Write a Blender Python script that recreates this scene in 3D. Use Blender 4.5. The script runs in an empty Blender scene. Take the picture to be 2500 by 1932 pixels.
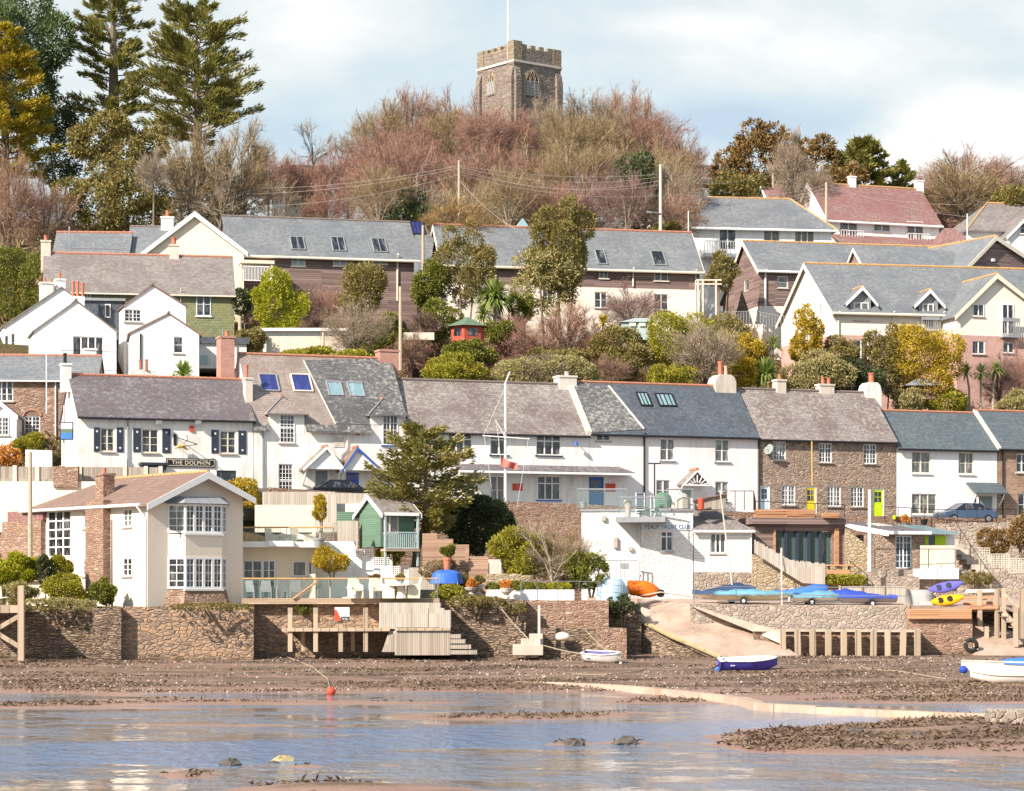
import bpy, math, random
import numpy as np
from mathutils import Vector, Matrix
random.seed(7)
SC = bpy.context.scene; COL = SC.collection
R = math.radians
V = Vector
# ---------------------------------------------------------------- camera, sky, sun, exposure
F, CX, HY, CZ = 6000.0, 1250.0, 1450.0, 4.0     # focal length and centre in photo pixels, eye height in metres
cam = bpy.data.objects.new('camera', bpy.data.cameras.new('camera')); COL.objects.link(cam)
cam.location = (0, 0, CZ); cam.rotation_euler = (R(90), 0, 0)
cam.data.sensor_width = 36; cam.data.lens = 36*F/2500; cam.data.shift_y = (HY-966)/2500
cam.data.clip_start = 1; cam.data.clip_end = 5000
SC.camera = cam
AZ, EL = R(46), R(34)                            # sun: behind the camera to its left
sd = V((-math.sin(AZ)*math.cos(EL), -math.cos(AZ)*math.cos(EL), math.sin(EL)))
sun = bpy.data.objects.new('sun', bpy.data.lights.new('sun', 'SUN')); COL.objects.link(sun)
sun.data.energy = 4.6; sun.data.angle = R(0.5); sun.data.color = (1, .89, .775)
sun.rotation_euler = sd.to_track_quat('Z', 'Y').to_euler()
SC.view_settings.view_transform = 'Standard'; SC.view_settings.look = 'None'
SC.view_settings.exposure = 0.92; SC.view_settings.gamma = 1
W = bpy.data.worlds.new('World'); SC.world = W; W.use_nodes = True

class NT:
    """short-hand for building node trees"""
    def __init__(s, nt): s.nt = nt
    def n(s, t, **k):
        n = s.nt.nodes.new('ShaderNode'+t)
        for a, b in k.items():
            if a.startswith('i_'):
                key = a[2:]; key = int(key) if key.isdigit() else key.replace('_', ' ')
                s.put(n.inputs[key], b)
            else: setattr(n, a, b)
        return n
    def put(s, inp, v):
        if isinstance(v, bpy.types.NodeSocket): s.nt.links.new(v, inp)
        elif isinstance(v, (tuple, list)) and inp.type == 'RGBA': inp.default_value = (v[0], v[1], v[2], 1)
        else: inp.default_value = v
    def m(s, op, a, b=0, c=0, clamp=False):
        n = s.n('Math', operation=op, use_clamp=clamp)
        for i, v in enumerate((a, b, c)): s.put(n.inputs[i], v)
        return n.outputs[0]
    def vm(s, op, a, b=(0, 0, 0)):
        n = s.n('VectorMath', operation=op); s.put(n.inputs[0], a); s.put(n.inputs[1], b); return n.outputs[0]
    def xyz(s, v): return s.n('SeparateXYZ', i_0=v).outputs
    def comb(s, x, y, z): return s.n('CombineXYZ', i_0=x, i_1=y, i_2=z).outputs[0]
    def noise(s, v, sc, det=3, rough=.55, out=0):
        return s.n('TexNoise', i_Vector=v, i_Scale=sc, i_Detail=det, i_Roughness=rough).outputs[out]
    def mix(s, f, a, b, t='MIX'):
        n = s.n('MixRGB', blend_type=t); s.put(n.inputs[0], f); s.put(n.inputs[1], a); s.put(n.inputs[2], b); return n.outputs[0]
    def ramp(s, f, stops, interp='LINEAR'):
        n = s.n('ValToRGB'); s.put(n.inputs[0], f); cr = n.color_ramp; cr.interpolation = interp
        while len(cr.elements) < len(stops): cr.elements.new(.5)
        for e, (p, c) in zip(cr.elements, stops):
            e.position = p; e.color = (c, c, c, 1) if isinstance(c, (int, float)) else (c[0], c[1], c[2], 1)
        return n.outputs[0]
    def mr(s, v, a, b, c=0, d=1):
        n = s.n('MapRange'); n.interpolation_type = 'SMOOTHSTEP'
        for i, q in enumerate((v, a, b, c, d)): s.put(n.inputs[i], q)
        return n.outputs[0]
    def pos(s): return s.n('NewGeometry').outputs['Position']
    def isl(s): return s.n('NewGeometry').outputs['Random Per Island']
    def bump(s, h, st=.5, dist=.05): return s.n('Bump', i_Height=h, i_Strength=st, i_Distance=dist).outputs[0]

def world():
    t = NT(W.node_tree); bg = W.node_tree.nodes['Background']
    sky = t.n('TexSky', sky_type='NISHITA', sun_disc=False, sun_elevation=EL, sun_rotation=math.atan2(sd.x, sd.y),
              air_density=1.0, dust_density=.6, ozone_density=1.5).outputs[0]
    d = t.n('TexCoord').outputs['Generated']
    x, y, z = t.xyz(d)[:3]
    yy = t.m('MAXIMUM', t.m('ABSOLUTE', y), .25)
    sx = t.m('DIVIDE', x, yy); sz = t.m('DIVIDE', z, yy)
    q = t.comb(t.m('MULTIPLY', sx, 7), t.m('MULTIPLY', sz, 13), t.m('MULTIPLY', y, .8))
    n1 = t.noise(q, 1.0, 5, .5); n2 = t.noise(q, 3.2, 6, .58)
    fluff = t.m('SUBTRACT', t.m('ADD', t.m('MULTIPLY', n1, .65), t.m('MULTIPLY', n2, .35)), .5)
    def blob(px, py, rx, ry, a):
        u = t.m('DIVIDE', t.m('SUBTRACT', sx, (px-CX)/F), rx/F); v = t.m('DIVIDE', t.m('SUBTRACT', sz, (HY-py)/F), ry/F)
        r = t.m('SQRT', t.m('ADD', t.m('MULTIPLY', u, u), t.m('MULTIPLY', v, v)))
        return t.m('MULTIPLY', t.mr(r, 1.0, .1), a)
    acc = t.m('MULTIPLY', fluff, 2.0)
    for b in ((820, 30, 420, 190, .55), (1900, 130, 420, 150, .28), (1300, 130, 350, 180, .1), (2420, 330, 380, 170, 1.0), (2180, 420, 260, 110, .5),
              (1850, 300, 480, 95, -.45), (720, 330, 330, 150, -.45), (1650, 60, 300, 60, .25), (200, 120, 300, 250, .1), (2300, 60, 300, 80, -.12)):
        acc = t.m('ADD', acc, blob(*b))
    cl = t.ramp(t.m('ADD', acc, .45), [(0, (.48, .60, .72)), (.25, (.56, .67, .745)), (.5, (.66, .735, .765)), (.75, (.80, .825, .825)), (1, (.98, .985, .975))])
    up = t.mr(z, .25, .75)
    cover = t.m('SUBTRACT', .93, t.m('MULTIPLY', up, .6))
    cl = t.mix(1.0, cl, (.635, .63, .615), 'MULTIPLY')
    sky = t.mix(1.0, sky, (.11, .11, .11), 'MULTIPLY')
    t.put(bg.inputs[0], t.mix(cover, sky, cl)); bg.inputs[1].default_value = 1.0
world()

def P(px, py, Y): return V(((px-CX)/F*Y, Y, CZ+(HY-py)/F*Y))
def ZP(py, Y): return CZ+(HY-py)/F*Y
def XP(px, Y): return (px-CX)/F*Y

# ---------------------------------------------------------------- materials
MATS = {}
def mat(name, fn, rough=.85, spec=.3):
    m = bpy.data.materials.new(name); m.use_nodes = True
    b = m.node_tree.nodes['Principled BSDF']; t = NT(m.node_tree)
    b.inputs['Roughness'].default_value = rough; b.inputs['Specular IOR Level'].default_value = spec
    r = fn(t, b)
    if r is not None: t.put(b.inputs['Base Color'], r)
    MATS[name] = m; return m
def sh(c, k): return tuple(min(1, v*k) for v in c)
def fuv(t, k=.8):
    """metres along the wall (or along a roof's eaves) and height"""
    g = t.n('NewGeometry'); x, y, z = t.xyz(g.outputs['Position'])[:3]; nx, ny, _ = t.xyz(g.outputs['True Normal'])[:3]
    l = t.m('MAXIMUM', t.m('SQRT', t.m('ADD', t.m('MULTIPLY', nx, nx), t.m('MULTIPLY', ny, ny))), .001)
    return t.comb(t.m('DIVIDE', t.m('SUBTRACT', t.m('MULTIPLY', nx, y), t.m('MULTIPLY', ny, x)), l), z, 0)
def plain(name, c, rough=.7, sc=2.5, amp=.12, spec=.3, metal=0):
    def fn(t, b):
        b.inputs['Metallic'].default_value = metal
        n = t.noise(t.pos(), sc, 5, .6)
        return t.ramp(n, [(.25, sh(c, 1-amp)), (.5, c), (.8, sh(c, 1+amp*.6))])
    return mat(name, fn, rough, spec)
def render_m(name, c, dirt=(.45, .4, .33), amt=.35):
    def fn(t, b):
        p = t.pos(); x, y, z = t.xyz(p)[:3]
        streak = t.noise(t.comb(t.m('MULTIPLY', x, 2.2), t.m('MULTIPLY', y, 2.2), t.m('MULTIPLY', z, .35)), 1.3, 5, .65)
        blot = t.noise(p, .55, 4, .6)
        f = t.m('MULTIPLY', t.mr(t.m('ADD', t.m('MULTIPLY', streak, .6), t.m('MULTIPLY', blot, .4)), .44, .72), amt)
        t.put(b.inputs['Normal'], t.bump(t.noise(p, 6, 4, .6), .12, .03))
        return t.mix(f, c, dirt)
    return mat(name, fn, .9, .15)
def slate(name, c1, c2, lich=(.42, .38, .32), amt=.4, bw=.32, rh=.2, streak=(.2, .16, .15)):
    def fn(t, b):
        u = fuv(t, .35); ux, uz = t.xyz(u)[:2]
        q = t.comb(ux, t.m('MULTIPLY', uz, 1.45), 0)
        q = t.vm('ADD', q, t.vm('MULTIPLY', t.noise(t.pos(), .7, 2, .5, 1), (0, .10, 0)))
        br = t.n('TexBrick', i_Vector=q, i_Color1=c1, i_Color2=c2, i_Mortar=sh(c1, .45), i_Scale=1, i_Mortar_Size=.014, i_Mortar_Smooth=.4,
                 i_Bias=0, i_Brick_Width=bw, i_Row_Height=rh, offset=.5)
        big = t.noise(t.pos(), .5, 5, .62); fine = t.noise(q, 3.2, 5, .7)
        c = t.mix(t.mr(big, .42, .64, 0, .75), br.outputs[0], streak)
        f = t.m('MULTIPLY', t.mr(t.m('ADD', t.m('MULTIPLY', fine, .72), t.m('MULTIPLY', t.noise(t.pos(), .33, 3), .28)), .47, .63), amt)
        c = t.mix(f, c, lich)
        t.put(b.inputs['Normal'], t.bump(t.m('ADD', br.outputs['Fac'], t.m('MULTIPLY', fine, -.6)), .6, -.03))
        return c
    return mat(name, fn, .62, .4)
def rubble(name, cols, mort, sc=2.6, flat=2.2, mw=.07, rough=.9, bstr=.9, weed=None):
    def fn(t, b):
        u = fuv(t); ux, uz = t.xyz(u)[:2]
        q = t.comb(ux, t.m('MULTIPLY', uz, flat), 0)
        q = t.vm('ADD', q, t.vm('MULTIPLY', t.noise(t.pos(), 1.6, 3, .5, 1), (.35, .35, 0)))
        vo = t.n('TexVoronoi', i_Vector=q, i_Scale=sc, feature='F1', i_Randomness=.9)
        ed = t.n('TexVoronoi', i_Vector=q, i_Scale=sc, feature='DISTANCE_TO_EDGE', i_Randomness=.9).outputs['Distance']
        rnd = t.xyz(vo.outputs['Color'])[0]
        c = t.ramp(rnd, [(i/(len(cols)-1), k) for i, k in enumerate(cols)])
        c = t.mix(t.mr(t.noise(t.pos(), 8, 4, .6), .35, .75, 0, .35), c, sh(cols[0], .6))
        c = t.mix(t.mr(t.noise(t.pos(), .45, 4, .6), .5, .72, 0, .45), c, sh(mort, .8))
        c = t.mix(t.mr(ed, mw, mw*.3), c, mort)
        if weed:                                          # tide-line weed growing on the foot of the wall
            z = t.xyz(t.pos())[2]
            c = t.mix(t.mr(t.m('ADD', z, t.m('MULTIPLY', t.noise(t.pos(), 1.1, 4), 1.6)), weed+.9, weed-.1), c, (.035, .032, .022))
        t.put(b.inputs['Normal'], t.bump(t.m('ADD', t.mr(ed, 0, .16), t.m('MULTIPLY', t.noise(t.pos(), 9, 4), .4)), bstr, .06))
        return c
    return mat(name, fn, rough, .2)
def brick_m(name, c1, c2, mort, bw=.24, rh=.085):
    def fn(t, b):
        u = fuv(t)
        br = t.n('TexBrick', i_Vector=u, i_Color1=c1, i_Color2=c2, i_Mortar=mort, i_Scale=1, i_Mortar_Size=.012, i_Mortar_Smooth=.3, i_Bias=0, i_Brick_Width=bw, i_Row_Height=rh)
        n = t.noise(t.pos(), 1.4, 5, .65)
        t.put(b.inputs['Normal'], t.bump(br.outputs['Fac'], .5, -.02))
        return t.mix(t.mr(n, .45, .72, 0, .4), br.outputs[0], sh(c1, .55))
    return mat(name, fn, .9, .2)
def planks(name, c, vert=True, w=.14, amp=.3, rough=.8):
    def fn(t, b):
        u = fuv(t); ux, uz = t.xyz(u)[:2]
        a, l = (ux, uz) if vert else (uz, ux)
        k = t.m('DIVIDE', a, w); idx = t.m('FLOOR', k); fr = t.m('FRACT', k)
        rnd = t.n('TexWhiteNoise', i_Vector=t.comb(idx, t.m('FLOOR', t.m('MULTIPLY', l, .35)), 0)).outputs['Value']
        gr = t.noise(t.comb(t.m('MULTIPLY', a, 14), t.m('MULTIPLY', l, .9), 0), 1.5, 4, .6)
        f = t.m('ADD', t.m('MULTIPLY', rnd, .6), t.m('MULTIPLY', gr, .4))
        col = t.ramp(f, [(.1, sh(c, 1-amp)), (.5, c), (.95, sh(c, 1+amp))])
        gap = t.m('MINIMUM', fr, t.m('SUBTRACT', 1, fr))
        t.put(b.inputs['Normal'], t.bump(t.mr(gap, 0, .1), .7, .02))
        return t.mix(t.mr(gap, .07, .02, 0, .75), col, sh(c, .25))
    return mat(name, fn, rough, .2)
def leafm(name, c1, c2, c3, tr=.25, rough=.55):
    def fn(t, b):
        f = t.m('ADD', t.m('MULTIPLY', t.isl(), .55), t.m('MULTIPLY', t.noise(t.pos(), .9, 3, .6), .45))
        c = t.ramp(f, [(.2, sh(c1, 1.6)), (.5, sh(c2, 1.65)), (.85, sh(c3, 1.5))])
        t.put(b.inputs['Base Color'], c)
        tl = t.n('BsdfTranslucent', i_Color=t.mix(1, c, (1.0, 1.15, .6), 'MULTIPLY'))
        mx = t.n('MixShader', i_0=tr); o = t.nt.nodes['Material Output']
        t.nt.links.new(b.outputs[0], mx.inputs[1]); t.nt.links.new(tl.outputs[0], mx.inputs[2]); t.nt.links.new(mx.outputs[0], o.inputs[0])
    return mat(name, fn, rough, .35)
def twigm(name, c1, c2, c3):
    def fn(t, b):
        f = t.m('ADD', t.m('MULTIPLY', t.isl(), .6), t.m('MULTIPLY', t.noise(t.pos(), .35, 3, .6), .4))
        return t.ramp(f, [(.2, c1), (.5, c2), (.85, c3)])
    return mat(name, fn, .9, .15)

M = MATS
render_m('white_render', (.84, .81, .77), (.48, .43, .36), .7); render_m('pink_white_render', (.86, .79, .775), amt=.4); render_m('clean_white_render', (.86, .85, .83), amt=.3)
render_m('cream_render', (.80, .70, .55), (.55, .45, .33), .25); render_m('house_cream_render', (.80, .70, .585), (.6, .5, .4), .2); render_m('pale_cream_render', (.82, .745, .65), (.55, .47, .38), .25); render_m('concrete', (.52, .45, .38), (.2, .17, .14), .6)
render_m('old_white_render', (.76, .74, .70), (.35, .32, .27), .5); render_m('chimney_render', (.62, .55, .47), (.3, .26, .2), .6)
slate('slate_purple', (.125, .112, .122), (.165, .148, .155), (.45, .40, .38), .34, streak=(.12, .095, .10))
slate('slate_pink', (.27, .225, .205), (.35, .30, .27), (.42, .35, .28), .45, streak=(.22, .165, .14))
slate('slate_lichen', (.10, .10, .105), (.17, .165, .16), (.42, .40, .35), .75, streak=(.075, .075, .08))
slate('slate_brown', (.21, .18, .165), (.31, .27, .25), (.42, .38, .33), .7, streak=(.15, .11, .10))
slate('slate_blue', (.075, .095, .12), (.105, .125, .15), (.28, .28, .28), .22, streak=(.06, .07, .085))
slate('slate_green', (.085, .105, .12), (.125, .15, .165), (.25, .29, .29), .25, streak=(.08, .11, .125))
slate('slate_grey', (.16, .175, .19), (.215, .23, .24), (.36, .35, .31), .35, streak=(.13, .14, .155))
slate('slate_dull', (.20, .18, .17), (.28, .25, .235), (.36, .33, .28), .5, streak=(.17, .135, .125))
slate('tile_red', (.22, .115, .10), (.285, .165, .145), (.38, .29, .25), .45, bw=.25, rh=.3, streak=(.24, .10, .10))
slate('tile_brown', (.20, .13, .10), (.27, .18, .14), (.33, .24, .18), .35, bw=.24, rh=.28, streak=(.22, .13, .10))
slate('slate_cladding_green', (.17, .20, .10), (.27, .28, .15), (.33, .36, .18), .5, bw=.35, rh=.3, streak=(.25, .22, .10))
rubble('stone_cottage', [(.22, .14, .11), (.38, .26, .20), (.30, .22, .17), (.47, .36, .28)], (.47, .39, .31), 2.5, 3.2, .055)
rubble('stone_red', [(.26, .15, .11), (.40, .25, .17), (.30, .18, .13), (.48, .36, .27)], (.36, .26, .2), 2.2, 3.4, .05)
rubble('stone_sea', [(.20, .14, .105), (.36, .25, .18), (.44, .28, .17), (.30, .22, .175)], (.24, .19, .15), 2.3, 2.2, .05, weed=.5)
rubble('stone_seadark', [(.17, .125, .095), (.38, .28, .20), (.28, .20, .15), (.46, .33, .22)], (.08, .065, .05), 2.1, 4.4, .06, bstr=1, weed=.5)
rubble('stone_quay', [(.28, .24, .20), (.40, .33, .28), (.33, .25, .2), (.5, .42, .35)], (.42, .36, .30), 3.0, 1.5, .045)
rubble('stone_white', [(.80, .77, .74), (.86, .83, .8), (.75, .72, .68), (.88, .85, .82)], (.76, .72, .67), 2.8, 1.6, .035, bstr=.5)
rubble('stone_church', [(.18, .145, .125), (.27, .22, .19), (.22, .175, .15), (.32, .265, .22)], (.28, .235, .195), 1.7, 2.4, .05)
rubble('stone_tower_top', [(.24, .195, .145), (.34, .28, .20), (.29, .22, .13), (.38, .32, .24)], (.26, .21, .16), 1.8, 2.2, .04)
rubble('stone_gold', [(.36, .28, .18), (.46, .37, .26), (.40, .31, .17), (.50, .42, .31)], (.36, .29, .20), 2.8, 1.8, .035)
brick_m('brick_red', (.42, .18, .14), (.52, .25, .19), (.45, .34, .28)); brick_m('brick_pink', (.50, .27, .23), (.60, .35, .30), (.56, .42, .36))
brick_m('brick_brown', (.27, .15, .10), (.42, .26, .17), (.5, .42, .34), .34, .12)
brick_m('brick_white', (.72, .68, .62), (.78, .74, .68), (.5, .46, .4), .24, .09)
planks('wood_clad', (.24, .17, .155), False, .17, .4); planks('wood_grey', (.36, .31, .26), True, .13, .3); planks('wood_silver', (.48, .42, .36), True, .12, .22)
planks('wood_deck', (.42, .31, .22), False, .14, .25); planks('wood_orange', (.50, .27, .15), False, .12, .3); planks('wood_post', (.42, .33, .24), True, .5, .25)
planks('wood_green', (.13, .22, .155), False, .13, .12); planks('wood_white', (.80, .78, .75), False, .19, .05); planks('wood_cream', (.70, .62, .50), True, .15, .08)
planks('wood_brown', (.22, .14, .11), False, .16, .25); planks('wicker', (.40, .26, .18), False, .06, .45); planks('wood_red', (.42, .09, .06), True, .12, .15)
plain('white_paint', (.82, .81, .79), .5, 3, .05); plain('cream_paint', (.74, .67, .54), .5, 3, .06); plain('sill_stone', (.42, .36, .31), .85, 4, .2)
plain('navy_paint', (.035, .045, .07), .5, 3, .2); plain('black_paint', (.02, .02, .022), .45, 3, .2); plain('blue_paint', (.05, .13, .42), .4, 3, .1)
plain('bright_blue', (.06, .11, .55), .4, 3, .1); plain('grey_paint', (.24, .27, .27), .5, 3, .1); plain('pale_blue_paint', (.62, .70, .76), .5, 3, .06)
plain('yellow_paint', (.80, .58, .02), .4, 3, .08); plain('lime_paint', (.55, .75, .01), .4, 3, .08); plain('red_paint', (.60, .08, .04), .5, 3, .15)
plain('ridge_tile', (.45, .20, .13), .85, 5, .3); plain('ridge_orange', (.50, .30, .13), .85, 4, .35); plain('ridge_dark', (.20, .16, .14), .85, 5, .3)
plain('lead', (.28, .29, .31), .6, 3, .2); plain('terracotta', (.50, .17, .10), .8, 4, .2); plain('terracotta_pale', (.58, .36, .26), .85, 4, .2)
plain('steel', (.45, .46, .47), .35, 3, .1, .5, .8); plain('pole_wood', (.46, .37, .27), .85, 5, .25); plain('pole_pale', (.60, .54, .46), .85, 5, .2)
plain('wire', (.42, .36, .33), .6, 3, .1); plain('gold', (.55, .38, .12), .45, 3, .2); plain('rope', (.35, .29, .21), .9, 6, .3)
plain('orange_plastic', (.80, .16, .015), .35, 3, .12); plain('yellow_plastic', (.82, .40, .01), .35, 3, .1); plain('purple_plastic', (.14, .13, .50), .35, 3, .1)
plain('boat_white', (.80, .78, .74), .3, 4, .08, .5); plain('boat_blue', (.06, .05, .38), .35, 4, .12, .5); plain('boat_grey', (.42, .40, .38), .6, 4, .15)
plain('boat_cream', (.62, .56, .40), .45, 4, .15); plain('boat_paleblue', (.36, .48, .58), .5, 4, .1); plain('boat_purple', (.10, .08, .25), .5, 4, .1)
plain('cover_blue', (.05, .17, .52), .75, 2, .2); plain('cover_teal', (.14, .33, .42), .75, 2, .2); plain('cover_navy', (.03, .06, .13), .75, 2, .25); plain('cover_royal', (.03, .07, .42), .75, 2, .2)
plain('rubber', (.025, .024, .023), .85, 5, .2); plain('car_blue', (.10, .15, .25), .22, 2, .04, .6, .5); plain('car_dark', (.02, .024, .032), .2, 2, .04, .6, .3)
plain('tarp_blue', (.04, .14, .55), .5, 2.5, .25); plain('felt_green', (.11, .17, .11), .9, 4, .2); plain('furniture_cream', (.70, .63, .50), .7, 4, .1)
plain('granite', (.50, .45, .39), .85, 7, .3); plain('lead_glass_green', (.20, .42, .36), .3, 2, .1); plain('soil', (.13, .085, .06), .95, 3, .4)
plain('stone_pale', (.58, .53, .46), .9, 5, .3); plain('stone_buoy', (.70, .62, .52), .7, 5, .15); plain('curtain_wall', (.5, .47, .42), .8, 2, .1); plain('flag_red', (.55, .16, .13), .8, 3, .15); plain('shed_blue', (.40, .50, .50), .6, 3, .1)
plain('solar', (.02, .03, .16), .25, 2, .2, .6); plain('road', (.17, .155, .145), .95, 3, .2); plain('stone_dark', (.10, .085, .075), .95, 6, .4); plain('stone_lichen', (.36, .29, .16), .9, 4, .4)
def glassm(name, c, c2, rough=.06):
    def fn(t, b):
        u, z = t.xyz(fuv(t))[:2]; n = t.noise(t.comb(t.m('MULTIPLY', u, 3.2), t.m('MULTIPLY', z, .9), 0), 1.0, 3, .6)
        return t.ramp(n, [(.42, c), (.5, c), (.66, c2)])
    return mat(name, fn, rough, .8)
glassm('glass', (.012, .014, .02), (.16, .15, .15)); glassm('glass_curtain', (.10, .10, .10), (.40, .37, .33), .15); glassm('glass_blue', (.03, .04, .16), (.05, .06, .26), .1)
glassm('glass_pale', (.20, .32, .35), (.34, .46, .47), .1); glassm('glass_room', (.10, .085, .08), (.22, .19, .18), .08)
def clearm(t, b):
    b.inputs['Transmission Weight'].default_value = 0; b.inputs['Alpha'].default_value = .15; return (.25, .42, .38)
mat('clear_glass', clearm, .05, .6)
def mudm(t, b):
    p = t.pos(); x, y, z = t.xyz(p)[:3]
    s = t.comb(t.m('MULTIPLY', x, .35), y, 0)
    n = t.noise(p, 1.1, 6, .65); g = t.noise(s, .55, 5, .6); fine = t.noise(p, 5, 5, .7)
    c = t.ramp(t.m('ADD', t.m('MULTIPLY', n, .5), t.m('MULTIPLY', fine, .5)), [(.3, (.105, .066, .048)), (.5, (.26, .17, .122)), (.68, (.39, .27, .20)), (.8, (.48, .37, .30))])
    weed = t.mr(t.m('ADD', t.m('MULTIPLY', g, .65), t.m('MULTIPLY', fine, .35)), .47, .58)
    c = t.mix(t.m('MULTIPLY', weed, .72), c, (.085, .062, .042))
    c = t.mix(t.mr(t.noise(t.comb(t.m('MULTIPLY', x, .12), t.m('MULTIPLY', y, .5), 5), 1.0, 5, .65), .5, .62, 0, .55), c, (.12, .085, .06))
    c = t.mix(t.mr(t.noise(s, 1.3, 5, .7), .58, .7, 0, .5), c, (.42, .25, .18))
    wet = t.mr(t.m('ADD', z, t.m('MULTIPLY', t.noise(s, .8, 4), .22)), -.62, -.80)
    c = t.mix(wet, c, (.30, .175, .13))
    t.put(b.inputs['Roughness'], t.m('SUBTRACT', .92, t.m('MULTIPLY', wet, .62)))
    t.put(b.inputs['Normal'], t.bump(t.m('ADD', n, fine), t.m('SUBTRACT', 1.0, t.m('MULTIPLY', wet, .8)), .14))
    return c
mat('mud', mudm, .9, .4)
def waterm(t, b):
    """shallow creek: a rippled channel winding between calm wet flats"""
    p = t.pos(); x, y, z = t.xyz(p)[:3]
    wob = t.noise(t.comb(t.m('MULTIPLY', x, .10), t.m('MULTIPLY', y, .16), 0), 1.0, 6, .66)
    line = t.m('ADD', 84, t.m('MULTIPLY', x, .62))
    off = t.m('ADD', t.m('ABSOLUTE', t.m('SUBTRACT', y, line)), t.m('MULTIPLY', t.m('SUBTRACT', wob, .5), 34))
    chan = t.mr(off, 8.5, 5.0)
    pat = t.mr(t.noise(t.comb(t.m('MULTIPLY', x, .16), t.m('MULTIPLY', y, .20), 3), 1.0, 6, .7), .47, .56)
    near = t.m('MULTIPLY', pat, .8)
    zone = t.m('MAXIMUM', chan, near)
    rip = t.noise(t.comb(t.m('MULTIPLY', x, 1.1), t.m('MULTIPLY', y, .5), 0), 1.7, 4, .6)
    slow = t.noise(t.comb(t.m('MULTIPLY', x, .25), t.m('MULTIPLY', y, .3), 0), 1.0, 5, .62)
    h = t.m('ADD', t.m('MULTIPLY', rip, zone), t.m('MULTIPLY', slow, .25))
    t.put(b.inputs['Normal'], t.bump(h, .85, .34))
    t.put(b.inputs['Roughness'], t.m('ADD', .07, t.m('MULTIPLY', zone, .05)))
    b.inputs['IOR'].default_value = 1.45
    return t.mix(chan, t.mix(near, (.20, .19, .19), (.13, .20, .30)), (.085, .19, .36))  # blue of the reflected sky put into the base colour of the rippled zones
mat('water', waterm, .1, .85)
def hillm(t, b):
    p = t.pos(); n = t.noise(p, .5, 6, .65); f = t.noise(p, 4, 5, .7)
    t.put(b.inputs['Normal'], t.bump(f, .8, .2))
    return t.ramp(t.m('ADD', t.m('MULTIPLY', n, .6), t.m('MULTIPLY', f, .4)), [(.35, (.05, .045, .02)), (.5, (.10, .085, .035)), (.62, (.13, .085, .05)), (.75, (.16, .13, .06))])
mat('hill', hillm, .95, .1)
def slipm(t, b):
    p = t.pos(); n = t.noise(p, .6, 5, .6); f = t.noise(p, 5, 4, .7)
    t.put(b.inputs['Normal'], t.bump(f, .3, .03))
    return t.ramp(t.m('ADD', t.m('MULTIPLY', n, .65), t.m('MULTIPLY', f, .35)), [(.3, (.26, .19, .14)), (.5, (.43, .32, .25)), (.7, (.52, .42, .34))])
mat('slip', slipm, .9, .2)
leafm('leaf_green', (.06, .07, .012), (.12, .125, .02), (.20, .18, .032)); leafm('leaf_yellow', (.11, .12, .008), (.22, .22, .012), (.36, .32, .02)); leafm('leaf_gold', (.15, .10, .01), (.30, .21, .018), (.42, .31, .03))
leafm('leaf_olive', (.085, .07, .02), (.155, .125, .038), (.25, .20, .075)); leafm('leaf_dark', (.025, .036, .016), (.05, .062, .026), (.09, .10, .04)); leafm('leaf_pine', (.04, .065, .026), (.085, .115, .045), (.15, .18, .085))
leafm('leaf_cypress', (.075, .078, .02), (.15, .14, .038), (.27, .225, .075)); leafm('leaf_cypress_gold', (.11, .09, .012), (.25, .185, .016), (.36, .27, .025)); leafm('leaf_brown', (.06, .04, .015), (.14, .085, .03), (.24, .14, .05), .15)
leafm('leaf_lime', (.11, .105, .012), (.205, .185, .02), (.31, .265, .035)); leafm('leaf_sage', (.14, .12, .05), (.24, .205, .09), (.34, .29, .14)); leafm('leaf_sage_gold', (.085, .085, .022), (.165, .145, .042), (.28, .225, .08)); leafm('leaf_palm', (.06, .10, .02), (.14, .18, .04), (.28, .28, .10)); leafm('leaf_orange', (.24, .09, .02), (.40, .17, .03), (.5, .26, .06), .1)
twigm('twig_red', (.19, .095, .072), (.33, .185, .14), (.46, .30, .23)); twigm('twig_olive', (.17, .12, .06), (.30, .22, .12), (.45, .35, .21)); twigm('twig_pale', (.20, .145, .10), (.34, .265, .19), (.50, .42, .32)); twigm('twig_pink', (.21, .115, .08), (.34, .205, .145), (.46, .315, .225))
twigm('twig_gold', (.26, .15, .06), (.42, .28, .12), (.55, .40, .2)); twigm('twig_purple', (.13, .075, .065), (.24, .15, .13), (.36, .25, .21)); twigm('bark', (.10, .075, .05), (.19, .15, .105), (.30, .245, .175)); twigm('bark_pale', (.26, .20, .14), (.38, .31, .23), (.50, .43, .34)); twigm('weed', (.05, .036, .024), (.12, .085, .055), (.24, .175, .12)); twigm('pebble', (.20, .16, .13), (.36, .30, .25), (.55, .5, .43))
twigm('grass', (.08, .09, .02), (.14, .15, .03), (.24, .22, .06))
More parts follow.
